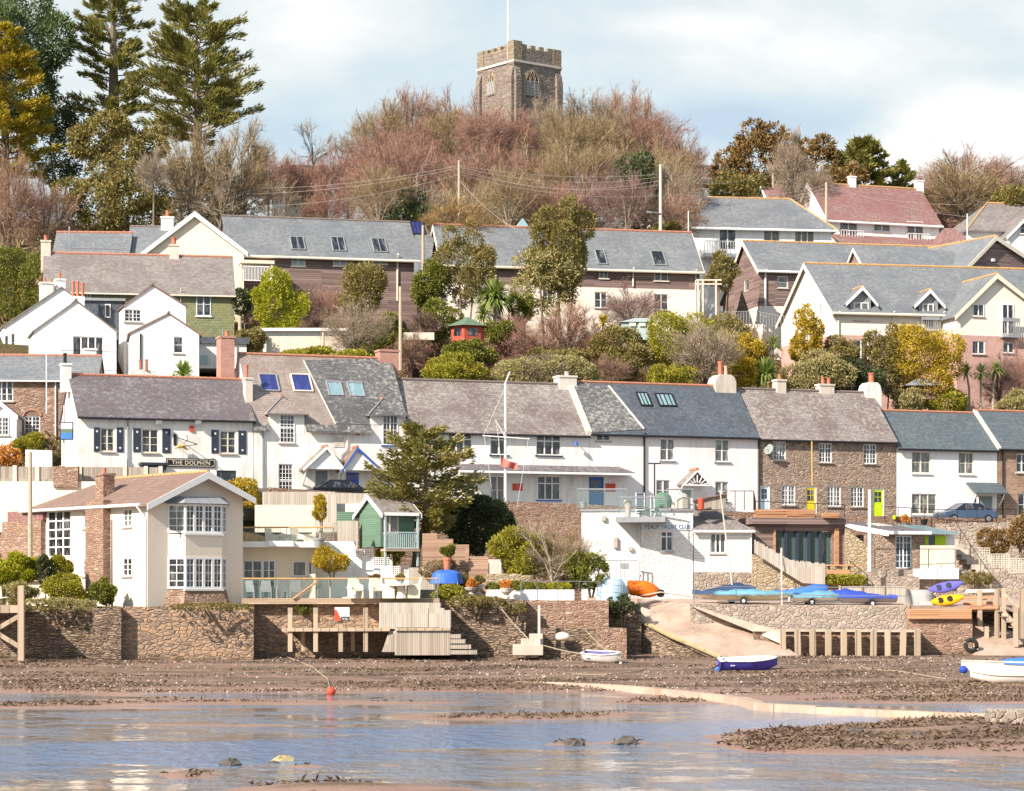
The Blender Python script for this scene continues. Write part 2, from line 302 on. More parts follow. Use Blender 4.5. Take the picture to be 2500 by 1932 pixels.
# ---------------------------------------------------------------- mesh and object helpers
def tag(o, label=None, cat=None, group=None, kind=None):
    for k, v in (('label', label), ('category', cat), ('group', group), ('kind', kind)):
        if v: o[k] = v
    return o
def thing(name, label, cat, loc=(0, 0, 0), group=None):
    o = bpy.data.objects.new(name, None); COL.objects.link(o); o.location = loc; o.empty_display_size = .3
    return tag(o, label, cat, group)
def wloc(o):
    l = V((0, 0, 0))
    while o: l = l+o.location; o = o.parent
    return l
def copy_tree(o, parent=None):
    c = o.copy(); COL.objects.link(c); c.parent = parent
    for ch in list(o.children): copy_tree(ch, c)
    return c
def link(me, name, parent, base=None, **tags):
    o = bpy.data.objects.new(name, me); COL.objects.link(o)
    if parent: o.parent = parent; o.location = -wloc(parent)
    return tag(o, **tags)
class MB:
    def __init__(s): s.v = []; s.f = []
    def add(s, vs, fs):
        k = len(s.v); s.v += [tuple(v) for v in vs]; s.f += [tuple(i+k for i in f) for f in fs]; return s
    def poly(s, pts): return s.add(pts, [range(len(pts))])
    def pp(s, o, a, b, c):
        o, a, b, c = V(o), V(a), V(b), V(c)
        return s.slab([o, o+a, o+a+b, o+b], c)
    def slab(s, pts, off):
        n = len(pts); off = V(off); pts = [V(p) for p in pts]
        fs = [tuple(range(n-1, -1, -1)), tuple(range(n, 2*n))]+[(i, (i+1) % n, n+(i+1) % n, n+i) for i in range(n)]
        return s.add(pts+[p+off for p in pts], fs)
    def box(s, x0, x1, y0, y1, z0, z1): return s.pp((x0, y0, z0), (x1-x0, 0, 0), (0, y1-y0, 0), (0, 0, z1-z0))
    def beam(s, a, b, w, h=None, up=(0, 0, 1)):
        a, b = V(a), V(b); d = (b-a).normalized(); h = h or w; up = V(up)
        if abs(d.dot(up)) > .95: up = V((0, 1, 0))
        sx = d.cross(up).normalized(); sz = sx.cross(d)
        return s.pp(a-sx*w/2-sz*h/2, sx*w, sz*h, b-a)
    def tube(s, pts, r, n=6):
        pts = [V(p) for p in pts]; m = len(pts); rs = r if isinstance(r, (list, tuple)) else [r]*m
        vs = []; ref = V((.31, .2, .93))
        for i, p in enumerate(pts):
            d = (pts[min(i+1, m-1)]-pts[max(i-1, 0)]).normalized()
            rr = ref if abs(d.dot(ref)) < .95 else V((1, 0, 0))
            a = d.cross(rr).normalized(); b = d.cross(a)
            vs += [p+(a*math.cos(q)+b*math.sin(q))*rs[i] for q in [2*math.pi*j/n for j in range(n)]]
        fs = [(i*n+j, i*n+(j+1) % n, (i+1)*n+(j+1) % n, (i+1)*n+j) for i in range(m-1) for j in range(n)]
        fs += [tuple(range(n-1, -1, -1)), tuple(range((m-1)*n, m*n))]
        return s.add(vs, fs)
    def lathe(s, c, prof, n=12):
        c = V(c); vs = [c+V((r*math.cos(2*math.pi*j/n), r*math.sin(2*math.pi*j/n), z)) for r, z in prof for j in range(n)]
        m = len(prof)
        fs = [(i*n+j, i*n+(j+1) % n, (i+1)*n+(j+1) % n, (i+1)*n+j) for i in range(m-1) for j in range(n)]
        fs += [tuple(range(n-1, -1, -1)), tuple(range((m-1)*n, m*n))]
        return s.add(vs, fs)
    def build(s, name, m, parent=None, smooth=False, bevel=0, **tags):
        vs = s.v; loc = None
        if parent is None and tags.get('kind') != 'structure':
            xs, ys, zs = zip(*vs); loc = V(((min(xs)+max(xs))/2, (min(ys)+max(ys))/2, min(zs)))
            vs = [(x-loc.x, y-loc.y, z-loc.z) for x, y, z in vs]
        me = bpy.data.meshes.new(name); me.from_pydata(vs, [], s.f)
        me.materials.append(M[m] if isinstance(m, str) else m)
        if smooth: me.polygons.foreach_set('use_smooth', [True]*len(me.polygons))
        o = link(me, name, parent, **tags)
        if loc: o.location = loc
        if bevel:
            b = o.modifiers.new('bevel', 'BEVEL'); b.width = bevel; b.segments = 2; b.limit_method = 'ANGLE'
        return o
def npmesh(name, verts, faces, m, parent=None, smooth=False, **tags):
    verts = np.asarray(verts, np.float32).reshape(-1, 3); faces = np.asarray(faces, np.int32); k = faces.shape[1]
    loc = None
    if parent is None and tags.get('kind') != 'structure':
        loc = V(((verts[:, 0].min()+verts[:, 0].max())/2, (verts[:, 1].min()+verts[:, 1].max())/2, verts[:, 2].min())); verts = verts-np.array(loc, np.float32)
    me = bpy.data.meshes.new(name)
    me.vertices.add(len(verts)); me.vertices.foreach_set('co', verts.ravel())
    me.loops.add(faces.size); me.loops.foreach_set('vertex_index', faces.ravel())
    me.polygons.add(len(faces)); me.polygons.foreach_set('loop_start', np.arange(0, faces.size, k, dtype=np.int32))
    if smooth: me.polygons.foreach_set('use_smooth', np.ones(len(faces), bool))
    me.update(calc_edges=True); me.materials.append(M[m])
    o = link(me, name, parent, **tags)
    if loc: o.location = loc
    return o

# ---------------------------------------------------------------- facades, windows, houses
class Fac:
    """a vertical plane from A to B (plan points); s runs along it, o points out of the wall"""
    def __init__(s, A, B, zb, zt):
        s.A = V((A[0], A[1])); s.B = V((B[0], B[1])); s.L = (s.B-s.A).length; s.u = (s.B-s.A)/s.L; s.n = V((s.u.y, -s.u.x)); s.zb, s.zt = zb, zt; s.holes = []
    def sat(s, px):
        k = (px-CX)/F; return (k*s.A.y-s.A.x)/(s.u.x-k*s.u.y)
    def sz(s, px, py):
        q = s.sat(px); return q, ZP(py, s.A.y+s.u.y*q)
    def rect(s, x0, y0, x1, y1):
        m = (x0+x1)/2; a = s.sat(x0); b = s.sat(x1); z1 = s.sz(m, y0)[1]; z0 = s.sz(m, y1)[1]; return min(a, b), max(a, b), z0, z1
    def W(s, q, z, o=0): return V((s.A.x+s.u.x*q+s.n.x*o, s.A.y+s.u.y*q+s.n.y*o, z))
    def box(s, mb, a, b, z0, z1, o0, o1):
        u = V((s.u.x, s.u.y, 0)); n = V((s.n.x, s.n.y, 0))
        return mb.pp(s.W(a, z0, o0), u*(b-a), V((0, 0, z1-z0)), n*(o1-o0))
    def wall(s, mb, z0, z1, dp=.16):
        hs = [(max(0, a), min(s.L, b), max(z0, c), min(z1, d)) for a, b, c, d in s.holes if d > z0+.01 and c < z1-.01]
        S = sorted({0, s.L, *[h[0] for h in hs], *[h[1] for h in hs]}); Z = sorted({z0, z1, *[h[2] for h in hs], *[h[3] for h in hs]})
        for i in range(len(S)-1):
            for j in range(len(Z)-1):
                m = ((S[i]+S[i+1])/2, (Z[j]+Z[j+1])/2)
                if S[i+1]-S[i] < 1e-4 or Z[j+1]-Z[j] < 1e-4 or any(h[0] < m[0] < h[1] and h[2] < m[1] < h[3] for h in hs): continue
                mb.poly([s.W(S[i], Z[j]), s.W(S[i+1], Z[j]), s.W(S[i+1], Z[j+1]), s.W(S[i], Z[j+1])])
        for a, b, c, d in hs:
            q = [(a, c), (b, c), (b, d), (a, d)]
            for k in range(4):
                p, r = q[k], q[(k+1) % 4]
                if (k == 0 and c <= z0+.001) or (k == 2 and d >= z1-.001): continue
                mb.poly([s.W(*p), s.W(*r), s.W(*r, -dp), s.W(*p, -dp)])
def win(root, f, r, nc=2, nx=1, ny=2, fm='white_paint', gm='glass', sill='sill_stone', name='window', fw=.075, bar=.035, top=0, hole=True):
    """casement window in an opening of facade f; r is a photo-pixel rectangle"""
    a, b, c, d = f.rect(*r); fm_o = -.05; fm_i = -.13; po = -.10
    if hole and d < f.zt-.03 and a > .02 and b < f.L-.02: f.holes.append((a, b, c, d))
    else: fm_o, fm_i, po = .06, -.01, .025
    w = MB()
    f.box(w, a, b, d-fw, d, fm_i, fm_o); f.box(w, a, b, c, c+fw, fm_i, fm_o)
    f.box(w, a, a+fw, c+fw, d-fw, fm_i, fm_o); f.box(w, b-fw, b, c+fw, d-fw, fm_i, fm_o)
    ia, ib, ic, id_ = a+fw, b-fw, c+fw, d-fw
    if top:
        zt = id_-(id_-ic)*top; f.box(w, ia, ib, zt-.04, zt+.04, fm_i, fm_o-.004)
    for k in range(1, nc):
        q = ia+(ib-ia)*k/nc; f.box(w, q-fw*.6, q+fw*.6, ic, id_, fm_i, fm_o-.007)
    cw = (ib-ia)/nc
    for k in range(nc):
        for j in range(1, nx):
            q = ia+cw*k+cw*j/nx; f.box(w, q-bar/2, q+bar/2, ic, id_, fm_i, fm_o-.02)
    for j in range(1, ny):
        q = ic+(id_-ic)*j/ny; f.box(w, ia, ib, q-bar/2, q+bar/2, fm_i, fm_o-.023)
    o = w.build(name, fm, root)
    MB().poly([f.W(ia, ic, po), f.W(ib, ic, po), f.W(ib, id_, po), f.W(ia, id_, po)]).build('pane', gm, o)
    if sill:
        q = MB(); f.box(q, a-.09, b+.09, c-.09, c-.002, -.05, .11); q.build('sill', sill, o)
    return o
def door(root, f, r, m, glass=None, fm='white_paint', fw=.08, panels=True):
    a, b, c, d = f.rect(*r); f.holes.append((a, b, c, d))
    w = MB(); f.box(w, a, a+fw, c, d, -.14, -.04); f.box(w, b-fw, b, c, d, -.14, -.04); f.box(w, a+fw, b-fw, d-fw, d, -.14, -.042)
    w.build('door_frame', fm, root)
    w = MB(); f.box(w, a+fw, b-fw, c+.02, d-fw, -.13, -.085)
    if panels:
        mid = (a+b)/2; g = (b-a)
        for s0, s1 in ((a+fw+.09*g, mid-.03), (mid+.03, b-fw-.09*g)): f.box(w, s0, s1, c+.2, c+(d-c)*.42, -.084, -.07)
    o = w.build('door', m, root)
    if glass:
        g = MB(); z0 = c+(d-c)*glass; z1 = d-fw-.12
        n = 2
        for i in range(n):
            for j in range(2):
                s0 = a+fw+.1+(b-a-2*fw-.2)*i/n; s1 = s0+(b-a-2*fw-.2)/n-.04; q0 = z0+(z1-z0)*j/2; q1 = q0+(z1-z0)/2-.04
                g.poly([f.W(s0, q0, -.08), f.W(s1, q0, -.08), f.W(s1, q1, -.08), f.W(s0, q1, -.08)])
        g.build('pane', 'glass', o)
    h = MB(); f.box(h, b-fw-.12, b-fw-.07, c+1.0, c+1.1, -.085, -.03); h.build('handle', 'steel', o)
    return o
def ray(px, py): return V(((px-CX)/F, 1, (HY-py)/F))
EYE = V((0, 0, CZ))
class House:
    """rectangular house; the front runs from pixel xl (at depth Y) to pixel xr, turned by yaw; the roof pitches front and back"""
    def __init__(s, name, label, cat, xl, xr, Y, yb, ye, yr, yaw=20, d=7, wm='white_render', rm='slate_purple', ridge='ridge_tile', og=.12, oe=.28,
                 hl=0, hr=0, group=None, bands=None, root=None, sub=2.5, rf=.5, bk=None):
        s.u = V((math.cos(R(yaw)), math.sin(R(yaw)))); s.yaw = yaw
        A = V((XP(xl, Y), Y)); k = (xr-CX)/F; L = (k*A.y-A.x)/(s.u.x-k*s.u.y); B = A+s.u*L
        n = V((s.u.y, -s.u.x)); s.bk = -n*d if bk is None else V(bk); s.d = s.bk.length; s.A, s.B, s.L, s.n = A, B, L, n
        s.zb = ZP(yb, Y)-sub; s.ze = ZP(ye, Y); ra = A+s.bk*rf; s.zr = ZP(yr, ra.y); s.rf = rf
        c = (A+B+s.bk)/2
        s.root = root or thing(name, label, cat, (c.x, c.y, s.zb), group)
        s.f = Fac(A, B, s.zb, s.ze); s.fl = Fac(A+s.bk, A, s.zb, s.ze); s.fr = Fac(B, B+s.bk, s.zb, s.ze); s.fb = Fac(B+s.bk, A+s.bk, s.zb, s.ze)
        s.wm, s.rm, s.rg, s.og, s.oe, s.hl, s.hr = wm, rm, ridge, og, oe, hl, hr
        s.bands = [(ZP(y, Y), m) for y, m in (bands or [])]
        u3 = V((s.u.x, s.u.y, 0)); b3 = V((s.bk.x, s.bk.y, 0)); bd = b3.normalized(); m = (s.zr-s.ze)/(s.d*rf); m2 = (s.zr-s.ze)/(s.d*(1-rf))
        A3 = V((A.x, A.y, s.ze)); B3 = V((B.x, B.y, s.ze)); z = V((0, 0, 1)); s.b3, s.bd, s.u3 = b3, bd, u3
        s.eL = A3-u3*og-bd*oe-z*m*oe; s.eR = B3+u3*og-bd*oe-z*m*oe
        s.rL = V((A.x, A.y, s.zr))+b3*rf-u3*(og-hl); s.rR = V((B.x, B.y, s.zr))+b3*rf+u3*(og-hr)
        s.kL = A3+b3-u3*og+bd*oe-z*m2*oe; s.kR = B3+b3+u3*og+bd*oe-z*m2*oe
        s.th = V((0, 0, .13))
        s.pn = (s.eR-s.eL).cross(s.rL-s.eL).normalized()
        if s.pn.z < 0: s.pn = -s.pn
    def hit(s, px, py):
        d = ray(px, py); p0 = s.eL+s.th; return EYE+d*((p0-EYE).dot(s.pn)/d.dot(s.pn))
    def ridge_y(s, px):
        f = Fac((s.rL.x, s.rL.y), (s.rR.x, s.rR.y), 0, 0); return f.A.y+f.u.y*f.sat(px)
    def skylight(s, x0, y0, x1, y1, fm='lead', gm='glass_blue', bars=0, name='skylight', label=None):
        a = s.hit(x0, y0); b = s.hit(x1, y1); u = s.u3; w = (b-a).dot(u); v = (b-a)-u*w; n = s.pn; r = MB(); f = .09
        vn = v.normalized()
        def pb(p, q, e, g, h0, h1): r.pp(a+u*p+vn*e+n*h0, u*(q-p), vn*(g-e), n*(h1-h0))
        l = v.length
        pb(0, w, 0, f, -.05, .11); pb(0, w, l-f, l, -.05, .11); pb(0, f, f, l-f, -.05, .11); pb(w-f, w, f, l-f, -.05, .11)
        for k in range(1, bars+1): pb(w*k/(bars+1)-.03, w*k/(bars+1)+.03, f, l-f, -.05, .10)
        o = r.build(name, fm, s.root, label=label)
        q = [a+u*f+vn*f, a+u*(w-f)+vn*f, a+u*(w-f)+vn*(l-f), a+u*f+vn*(l-f)]
        MB().poly([p+n*.06 for p in q]).build('pane', gm, o)
    def gutter(s, m='black_paint', r=.07):
        s.gz = True
        MB().tube([s.eL-s.bd*.06+V((0, 0, .02)), s.eR-s.bd*.06+V((0, 0, .02))], r, 8).build('gutter', m, s.root)
    def pipe(s, px, y0, y1, m='black_paint', r=.05):
        q, z0 = s.f.sz(px, y0); z1 = s.f.sz(px, y1)[1]
        MB().tube([s.f.W(q, z0, s.oe), s.f.W(q, z0-.35, .09), s.f.W(q, z1, .09)], r, 6).build('downpipe', m, s.root)
    def chimney(s, x0, y0, x1, y1, m='chimney_render', pots=(), Y=None, t=None, pm='terracotta', cap=True, shape=None, label=None):
        Y = Y or s.ridge_y((x0+x1)/2)
        chimney(s.root, x0, y0, x1, y1, Y, m, pots, t, pm, cap, s.yaw, shape, label)
    def finish(s):
        zs = [s.zb]+[z for z, _ in s.bands]+[s.ze]; ms = [m for _, m in s.bands]+[s.wm]
        if s.bands: zs = [s.zb]+sorted(z for z, _ in s.bands)+[s.ze]; ms = [m for z, m in sorted(s.bands)]+[s.wm]
        for i, m in enumerate(ms):
            w = MB()
            for f in (s.f, s.fl, s.fr, s.fb): f.wall(w, zs[i], zs[i+1])
            if i == len(ms)-1:
                ap = V((0, 0, s.zr))
                for P0, h in ((s.A, s.hl), (s.B, s.hr)):
                    if not h: w.poly([V((P0.x, P0.y, s.ze)), V((P0.x, P0.y, 0))+s.b3*s.rf+ap, V((P0.x, P0.y, s.ze))+s.b3])
            w.build('wall', m, s.root)
        r = MB(); r.slab([s.eL, s.eR, s.rR, s.rL], s.th); r.slab([s.kR, s.kL, s.rL, s.rR], s.th)
        if s.hl: r.slab([s.kL, s.eL, s.rL], s.th)
        if s.hr: r.slab([s.eR, s.kR, s.rR], s.th)
        s.roof = r.build('roof', s.rm, s.root)
        if s.rg:
            t = MB(); a, b = s.rL+s.th, s.rR+s.th; n = max(3, int((b-a).length/.45)); d = (b-a)/n
            for k in range(n): t.tube([a+d*k, a+d*(k+.94)], [.13, .12], 7)
            if s.hl: t.tube([s.eL+s.th, a], .1, 6)
            if s.hr: t.tube([s.eR+s.th, b], .1, 6)
            t.build('ridge_tiles', s.rg, s.roof)
        return s
    def barge(s, m='white_paint', right=False, w=.22):
        b = MB()
        for e, r, k, sg in [(s.eL, s.rL, s.kL, -1)]+([(s.eR, s.rR, s.kR, 1)] if right else []):
            for p in (e, k):
                q = [p+V((0, 0, .125)), r+V((0, 0, .125)), r-V((0, 0, w)), p-V((0, 0, w*.8))]; b.slab(q, s.u3*sg*.06)
        b.build('bargeboard', m, s.root)
def chimney(root, x0, y0, x1, y1, Y, m, pots=(), t=None, pm='terracotta', cap=True, yaw=20, shape=None, label=None):
    w = XP(x1, Y)-XP(x0, Y); t = t or w*.75; cs, sn = math.cos(R(yaw)), math.sin(R(yaw))
    L = (w-t*sn)/cs if w > t*sn*1.6 else w*.8
    u = V((cs, sn, 0)); b = V((-sn, cs, 0)); z0 = ZP(y1, Y)-.9; z1 = ZP(y0, Y)
    o = V((XP(x0, Y)+t*sn*.5*(1 if L != w*.8 else 0)+t*sn*.5, Y-t*.5, z0)); c = MB()
    if shape == 'round':
        prof = [(0, z1-.55), (.08, z1-.2), (.25, z1), (.75, z1), (.92, z1-.2), (1, z1-.55)]
        pts = [V((o.x, o.y, z0)), V((o.x, o.y, z0))+u*L]+[V((o.x, o.y, 0))+u*L*p+V((0, 0, z)) for p, z in reversed(prof)]
        c.slab(pts, b*t)
    else:
        c.pp(o, u*L, b*t, V((0, 0, z1-z0-(.14 if cap else 0))))
        if cap: c.pp(V((o.x, o.y, z1-.14))-u*.06-b*.06, u*(L+.12), b*(t+.12), V((0, 0, .14)))
    ch = c.build('chimney', m, root, label=label)
    for p in pots:
        a, e, yt = p[:3]; pr = (XP(e, Y)-XP(a, Y))/2; q = o+b*t*.5; q.x = XP((a+e)/2, Y)
        zt = ZP(yt, Y); h = zt-z1
        MB().lathe((q.x, q.y, z1-.02), [(pr*.95, 0), (pr*.85, h*.1), (pr*.8, h*.85), (pr, h*.88), (pr, h), (pr*.75, h+.001)], 10).build('chimney_pot', p[3] if len(p) > 3 else pm, ch)
    return ch
class Gable:
    """house or wing whose gable end faces the creek: profile in the front plane, run straight back by d"""
    def __init__(s, name, label, cat, xl, xr, Y, yb, yel, yer, xa, ya, yaw=20, d=8, wm='white_render', rm='slate_dull', ridge='ridge_tile', og=.3, oe=.3, root=None, sub=2.5, barge='white_paint', group=None, bands=None, bw=.22, hip=0):
        s.u = V((math.cos(R(yaw)), math.sin(R(yaw)))); s.yaw = yaw; s.hip = hip
        A = V((XP(xl, Y), Y)); k = (xr-CX)/F; L = (k*A.y-A.x)/(s.u.x-k*s.u.y); B = A+s.u*L; n = V((s.u.y, -s.u.x))
        s.A, s.B, s.L, s.n, s.d = A, B, L, n, d; s.bk = -n*d
        s.zb = ZP(yb, Y)-sub; zl = ZP(yel, Y); zr = ZP(yer, B.y); ze = min(zl, zr)
        s.f = Fac(A, B, s.zb, ze); sa, za = s.f.sz(xa, ya); s.zl, s.zr, s.sa, s.za = zl, zr, sa, za
        s.root = root or thing(name, label, cat, ((A+B+s.bk)/2).to_3d()+V((0, 0, s.zb)), group)
        s.fl = Fac(A+s.bk, A, s.zb, zl); s.fr = Fac(B, B+s.bk, s.zb, zr); s.fb = Fac(B+s.bk, A+s.bk, s.zb, ze)
        s.wm, s.rm, s.rg, s.og, s.oe, s.bg, s.bw = wm, rm, ridge, og, oe, barge, bw
        s.bands = [(ZP(y, Y), m) for y, m in (bands or [])]
    def finish(s):
        f = s.f; zs = [s.zb]+sorted(z for z, _ in s.bands)+[f.zt]; ms = [m for z, m in sorted(s.bands)]+[s.wm]
        b3 = V((s.bk.x, s.bk.y, 0)); n3 = V((s.n.x, s.n.y, 0)); u3 = V((s.u.x, s.u.y, 0))
        for i, m in enumerate(ms):
            w = MB(); last = i == len(ms)-1
            f.wall(w, zs[i], zs[i+1]); s.fb.wall(w, zs[i], zs[i+1]); s.fl.wall(w, zs[i], s.zl if last else zs[i+1]); s.fr.wall(w, zs[i], s.zr if last else zs[i+1])
            if last:
                top = [f.W(0, f.zt), f.W(f.L, f.zt)]+([f.W(f.L, s.zr)] if s.zr > f.zt+.01 else [])+[f.W(s.sa, s.za)]+([f.W(0, s.zl)] if s.zl > f.zt+.01 else [])
                w.poly(top)
                if not s.hip: w.poly([p+b3 for p in top])
            w.build('wall', m, s.root)
        th = V((0, 0, .13)); ap = f.W(s.sa, s.za, s.og); back = b3-n3*(s.og+.05); r = MB(); bb = MB()
        for q, z, sg in ((0, s.zl, -1), (f.L, s.zr, 1)):
            m = (s.za-z)/abs(s.sa-q); e = f.W(q+sg*s.oe, z-m*s.oe, s.og)
            rb = ap+back-b3.normalized()*s.hip; r.slab([e, ap, rb, e+back], th); s.ends = getattr(s, 'ends', [])+[e+back]
            s.e2 = getattr(s, 'e2', [])+[e]
            g = [e+V((0, 0, .125)), ap+V((0, 0, .125)), ap-V((0, 0, s.bw)), e-V((0, 0, s.bw*.8))]; bb.slab(g, n3*.06)
        if s.hip: r.slab([s.ends[0], s.ends[1], rb], th)
        s.roof = r.build('roof', s.rm, s.root); s.ap, s.rb, s.th = ap, rb, th
        if s.bg: bb.build('bargeboard', s.bg, s.root)
        if s.rg:
            t = MB(); a = ap+th; q = rb-ap; d = q/max(2, int(q.length/.45)); k = 0
            for k in range(max(2, int(q.length/.45))): t.tube([a+d*k, a+d*(k+.94)], [.12, .11], 7)
            t.build('ridge_tiles', s.rg, s.roof)
        return s
def text(body, f, px, py, w, m, parent, o=.03, name='lettering', h=None, ser=True):
    """raised lettering on facade f centred on a pixel, w photo pixels wide"""
    cu = bpy.data.curves.new(name, 'FONT'); cu.body = body; cu.align_x = 'CENTER'; cu.align_y = 'CENTER'; cu.extrude = .006
    if ser: cu.space_character = 1.12
    ob = bpy.data.objects.new(name, cu); COL.objects.link(ob); bpy.context.view_layer.update()
    me = bpy.data.meshes.new_from_object(ob.evaluated_get(bpy.context.evaluated_depsgraph_get())); COL.objects.unlink(ob); bpy.data.objects.remove(ob)
    xs = [v.co.x for v in me.vertices]; ys = [v.co.y for v in me.vertices]; q, z = f.sz(px, py); q2 = f.sat(px+w)
    sc = (q2-q)/(max(xs)-min(xs)); hy = sc if h is None else (h/F*f.A.y)/(max(ys)-min(ys)); cx = (max(xs)+min(xs))/2; cy = (max(ys)+min(ys))/2
    for v in me.vertices:
        a, b, c = v.co; p = f.W(q+(a-cx)*sc, z+(b-cy)*hy, o+c); v.co = p
    me.materials.clear(); me.materials.append(M[m])
    return link(me, name, parent)
# ---------------------------------------------------------------- ground, mud, water
TAN = math.tan(R(20))
def TYx(x): return 163+(x+28.8)*TAN                     # plan line of the terrace fronts
def TY(px):
    k = (px-CX)/F; return (163+28.8*TAN)/(1-k*TAN)
PF = [(-60, 2.0), (-9, 2.6), (-4.0, 2.8), (-2.8, 8.9), (8, 9.1), (10, 13.0), (20, 18.5), (32, 23.2), (42, 26.7), (50, 29.2), (65, 33.6), (85, 39.5), (105, 42.5), (150, 45), (300, 46), (900, 30), (2500, 10)]
def G(x, y):
    t = y-TYx(max(-60, min(60, x)))
    return float(np.interp(t, [p[0] for p in PF], [p[1] for p in PF]))
WZ = -.92
def grid(name, xs, ys, zf, m, **k):
    X, Y = np.meshgrid(xs, ys); Z = zf(X, Y); n = len(xs); r = len(ys)
    v = np.stack([X, Y, Z], -1).reshape(-1, 3); i = np.arange((r-1)*n).reshape(r-1, n)[:, :-1].ravel()
    return npmesh(name, v, np.stack([i, i+1, i+n+1, i+n], -1), m, smooth=True, kind='structure', **k)
rng = np.random.default_rng(3)
def snoise(X, Y, seed, sc, oct=4):
    g = np.random.default_rng(seed); out = np.zeros_like(X, float); a = 1
    for o in range(oct):
        for _ in range(5):
            th = g.uniform(0, 2*np.pi); f = sc*2**o*g.uniform(.7, 1.4); out += a*np.sin((X*np.cos(th)*.5+Y*np.sin(th))*f+g.uniform(0, 6.28))/5
        a *= .55
    return out
def wpt(px, py, z=WZ):                                    # point of the water level seen at a pixel
    Y = (CZ-z)*F/(py-HY); return XP(px, Y), Y
BARS = [(1180, 1752, 320, 10, .17), (1450, 1742, 160, 7, .09), (640, 1770, 350, 5, .07), (470, 1893, 85, 10, .16), (820, 1928, 250, 16, .18), (150, 1722, 260, 7, .10), (520, 1712, 260, 6, .09), (900, 1716, 300, 6, .08), (1180, 1940, 260, 14, .16), (300, 1880, 260, 10, .05),
        (2250, 1805, 380, 28, .26), (2000, 1815, 220, 16, .16), (2450, 1790, 200, 40, .25), (1900, 1862, 120, 6, .1), (1680, 1850, 170, 6, .09), (1600, 1712, 160, 6, .1), (1950, 1830, 180, 10, .15), (950, 1868, 60, 4, .09), (1450, 1868, 120, 5, .08), (740, 1872, 60, 4, .11), (560, 1868, 25, 3, .1), (2300, 1895, 110, 5, .1), (2020, 1905, 60, 4, .09),(1390,1817,60,4,.13),(1525,1812,60,5,.15), (2000, 1700, 500, 6, .03), (1700, 1880, 500, 8, .04), (1200, 1835, 200, 5, .05)]
def mud(X, Y):
    base = np.interp(Y, [0, 60, 100, 116, 124, 133, 141, 148, 154, 156], [-1.3, -1.03, -.985, -.96, -.9, -.42, .14, .35, .5, .6])
    lean = np.clip((X-5)/30, 0, 1)*.18
    base = base+np.where(Y > 110, lean*np.clip((150-Y)/20, 0, 1), 0)
    z = base+snoise(X, Y, 1, .35)*.05*np.clip((Y-100)/30, .7, 1)+snoise(X*.5, Y, 2, 1.6, 3)*.03
    for px, py, rx, ry, a in BARS:
        cx, cy = wpt(px, py); x1, _ = wpt(px+rx, py); _, y1 = wpt(px, py-ry); dx = (X-cx)/(x1-cx); dy = (Y-cy)/(y1-cy)
        z = z+a*np.exp(-(dx*dx+dy*dy))*(1+.45*snoise(X, Y, int(px), .9))
    return z
grid('mud_flat', np.arange(-64, 64.1, .32), np.concatenate([np.arange(-60, 54, 12), np.arange(54, 156.1, .36)]), mud, 'mud')
grid('creek_water', np.array([-900, -200, 0, 200, 900.]), np.array([-600., -100, 0, 60, 140, 152]), lambda X, Y: X*0+WZ, 'water')
vG = np.vectorize(G)
grid('hillside', np.concatenate([np.arange(-700, -80, 60), np.arange(-80, 81, 2.0), np.arange(110, 701, 60)]), np.concatenate([np.arange(150.4, 300, 1.0), np.arange(300, 700, 25), np.arange(700, 2600, 200)]),
     lambda X, Y: np.minimum(vG(X, Y), (Y-150.5)*.9+.1)+snoise(X, Y, 5, .12)*np.clip((Y-TYx(X)-9)/8, 0, .5), 'hill')
def strip(name, a, m, th=.2, **k):
    """sheet through pairs of 3-D points (left edge, right edge), th thick"""
    b = MB()
    for i in range(len(a)-1): b.slab([a[i][0], a[i][1], a[i+1][1], a[i+1][0]], (0, 0, -th))
    return b.build(name, m, **k)
rp = []
for px, y in ((-200, 1185), (190, 1195), (620, 1200), (1000, 1225), (1437, 1243), (1850, 1262), (2187, 1270), (2700, 1280)):
    Y = TY(px); z = ZP(y, Y)+.02; x = XP(px, Y); rp.append((V((x+1.6, Y-(4.6 if px > 300 else 2.2), z)), V((x-.2, Y+.5, z))))
strip('street', rp, 'road', .5, kind='structure')

# ---------------------------------------------------------------- the terrace along the street
dk = dict(fm='white_paint')
h = House('pub', 'white pub with dark shutters, a purple slate roof and a black name board', 'pub', 192, 618, 163, 1196, 1013, 919, wm='white_render', rm='slate_purple', d=6.7)
D = h; f = h.f
for r, nm in (((245, 1045, 279, 1103), 0), ((346, 1048, 387, 1106), 0), ((537, 1052, 576, 1108), 0)): win(h.root, f, r, 2, 1, 3, fm='cream_paint')
for a, b, c, e in ((229, 1044, 244, 1103), (285, 1044, 301, 1104), (325, 1046, 344, 1104), (396, 1047, 416, 1106), (516, 1050, 534, 1107), (582, 1052, 601, 1109)):
    s0, s1, z0, z1 = f.rect(a, b, c, e); w = MB(); f.box(w, s0, s1, z0, z1, .005, .05); o = w.build('shutter', 'navy_paint', h.root)
    w = MB()
    for q in (.16, .84):
        z = z0+(z1-z0)*q; m = (s0+s1)/2; w.poly([f.W(m, z-.09, .054), f.W(m+.08, z+.02, .054), f.W(m+.04, z+.08, .054), f.W(m, z+.04, .054), f.W(m-.04, z+.08, .054), f.W(m-.08, z+.02, .054)])
    w.build('shutter_heart', 'white_paint', o)
win(h.root, f, (529, 1149, 577, 1180), 1, 1, 1, fm='navy_paint')
s0, s1, z0, z1 = f.rect(405, 1120, 525, 1141); w = MB(); f.box(w, s0, s1, z0, z1, .01, .09); o = w.build('name_board', 'black_paint', h.root)
w = MB(); e = .05
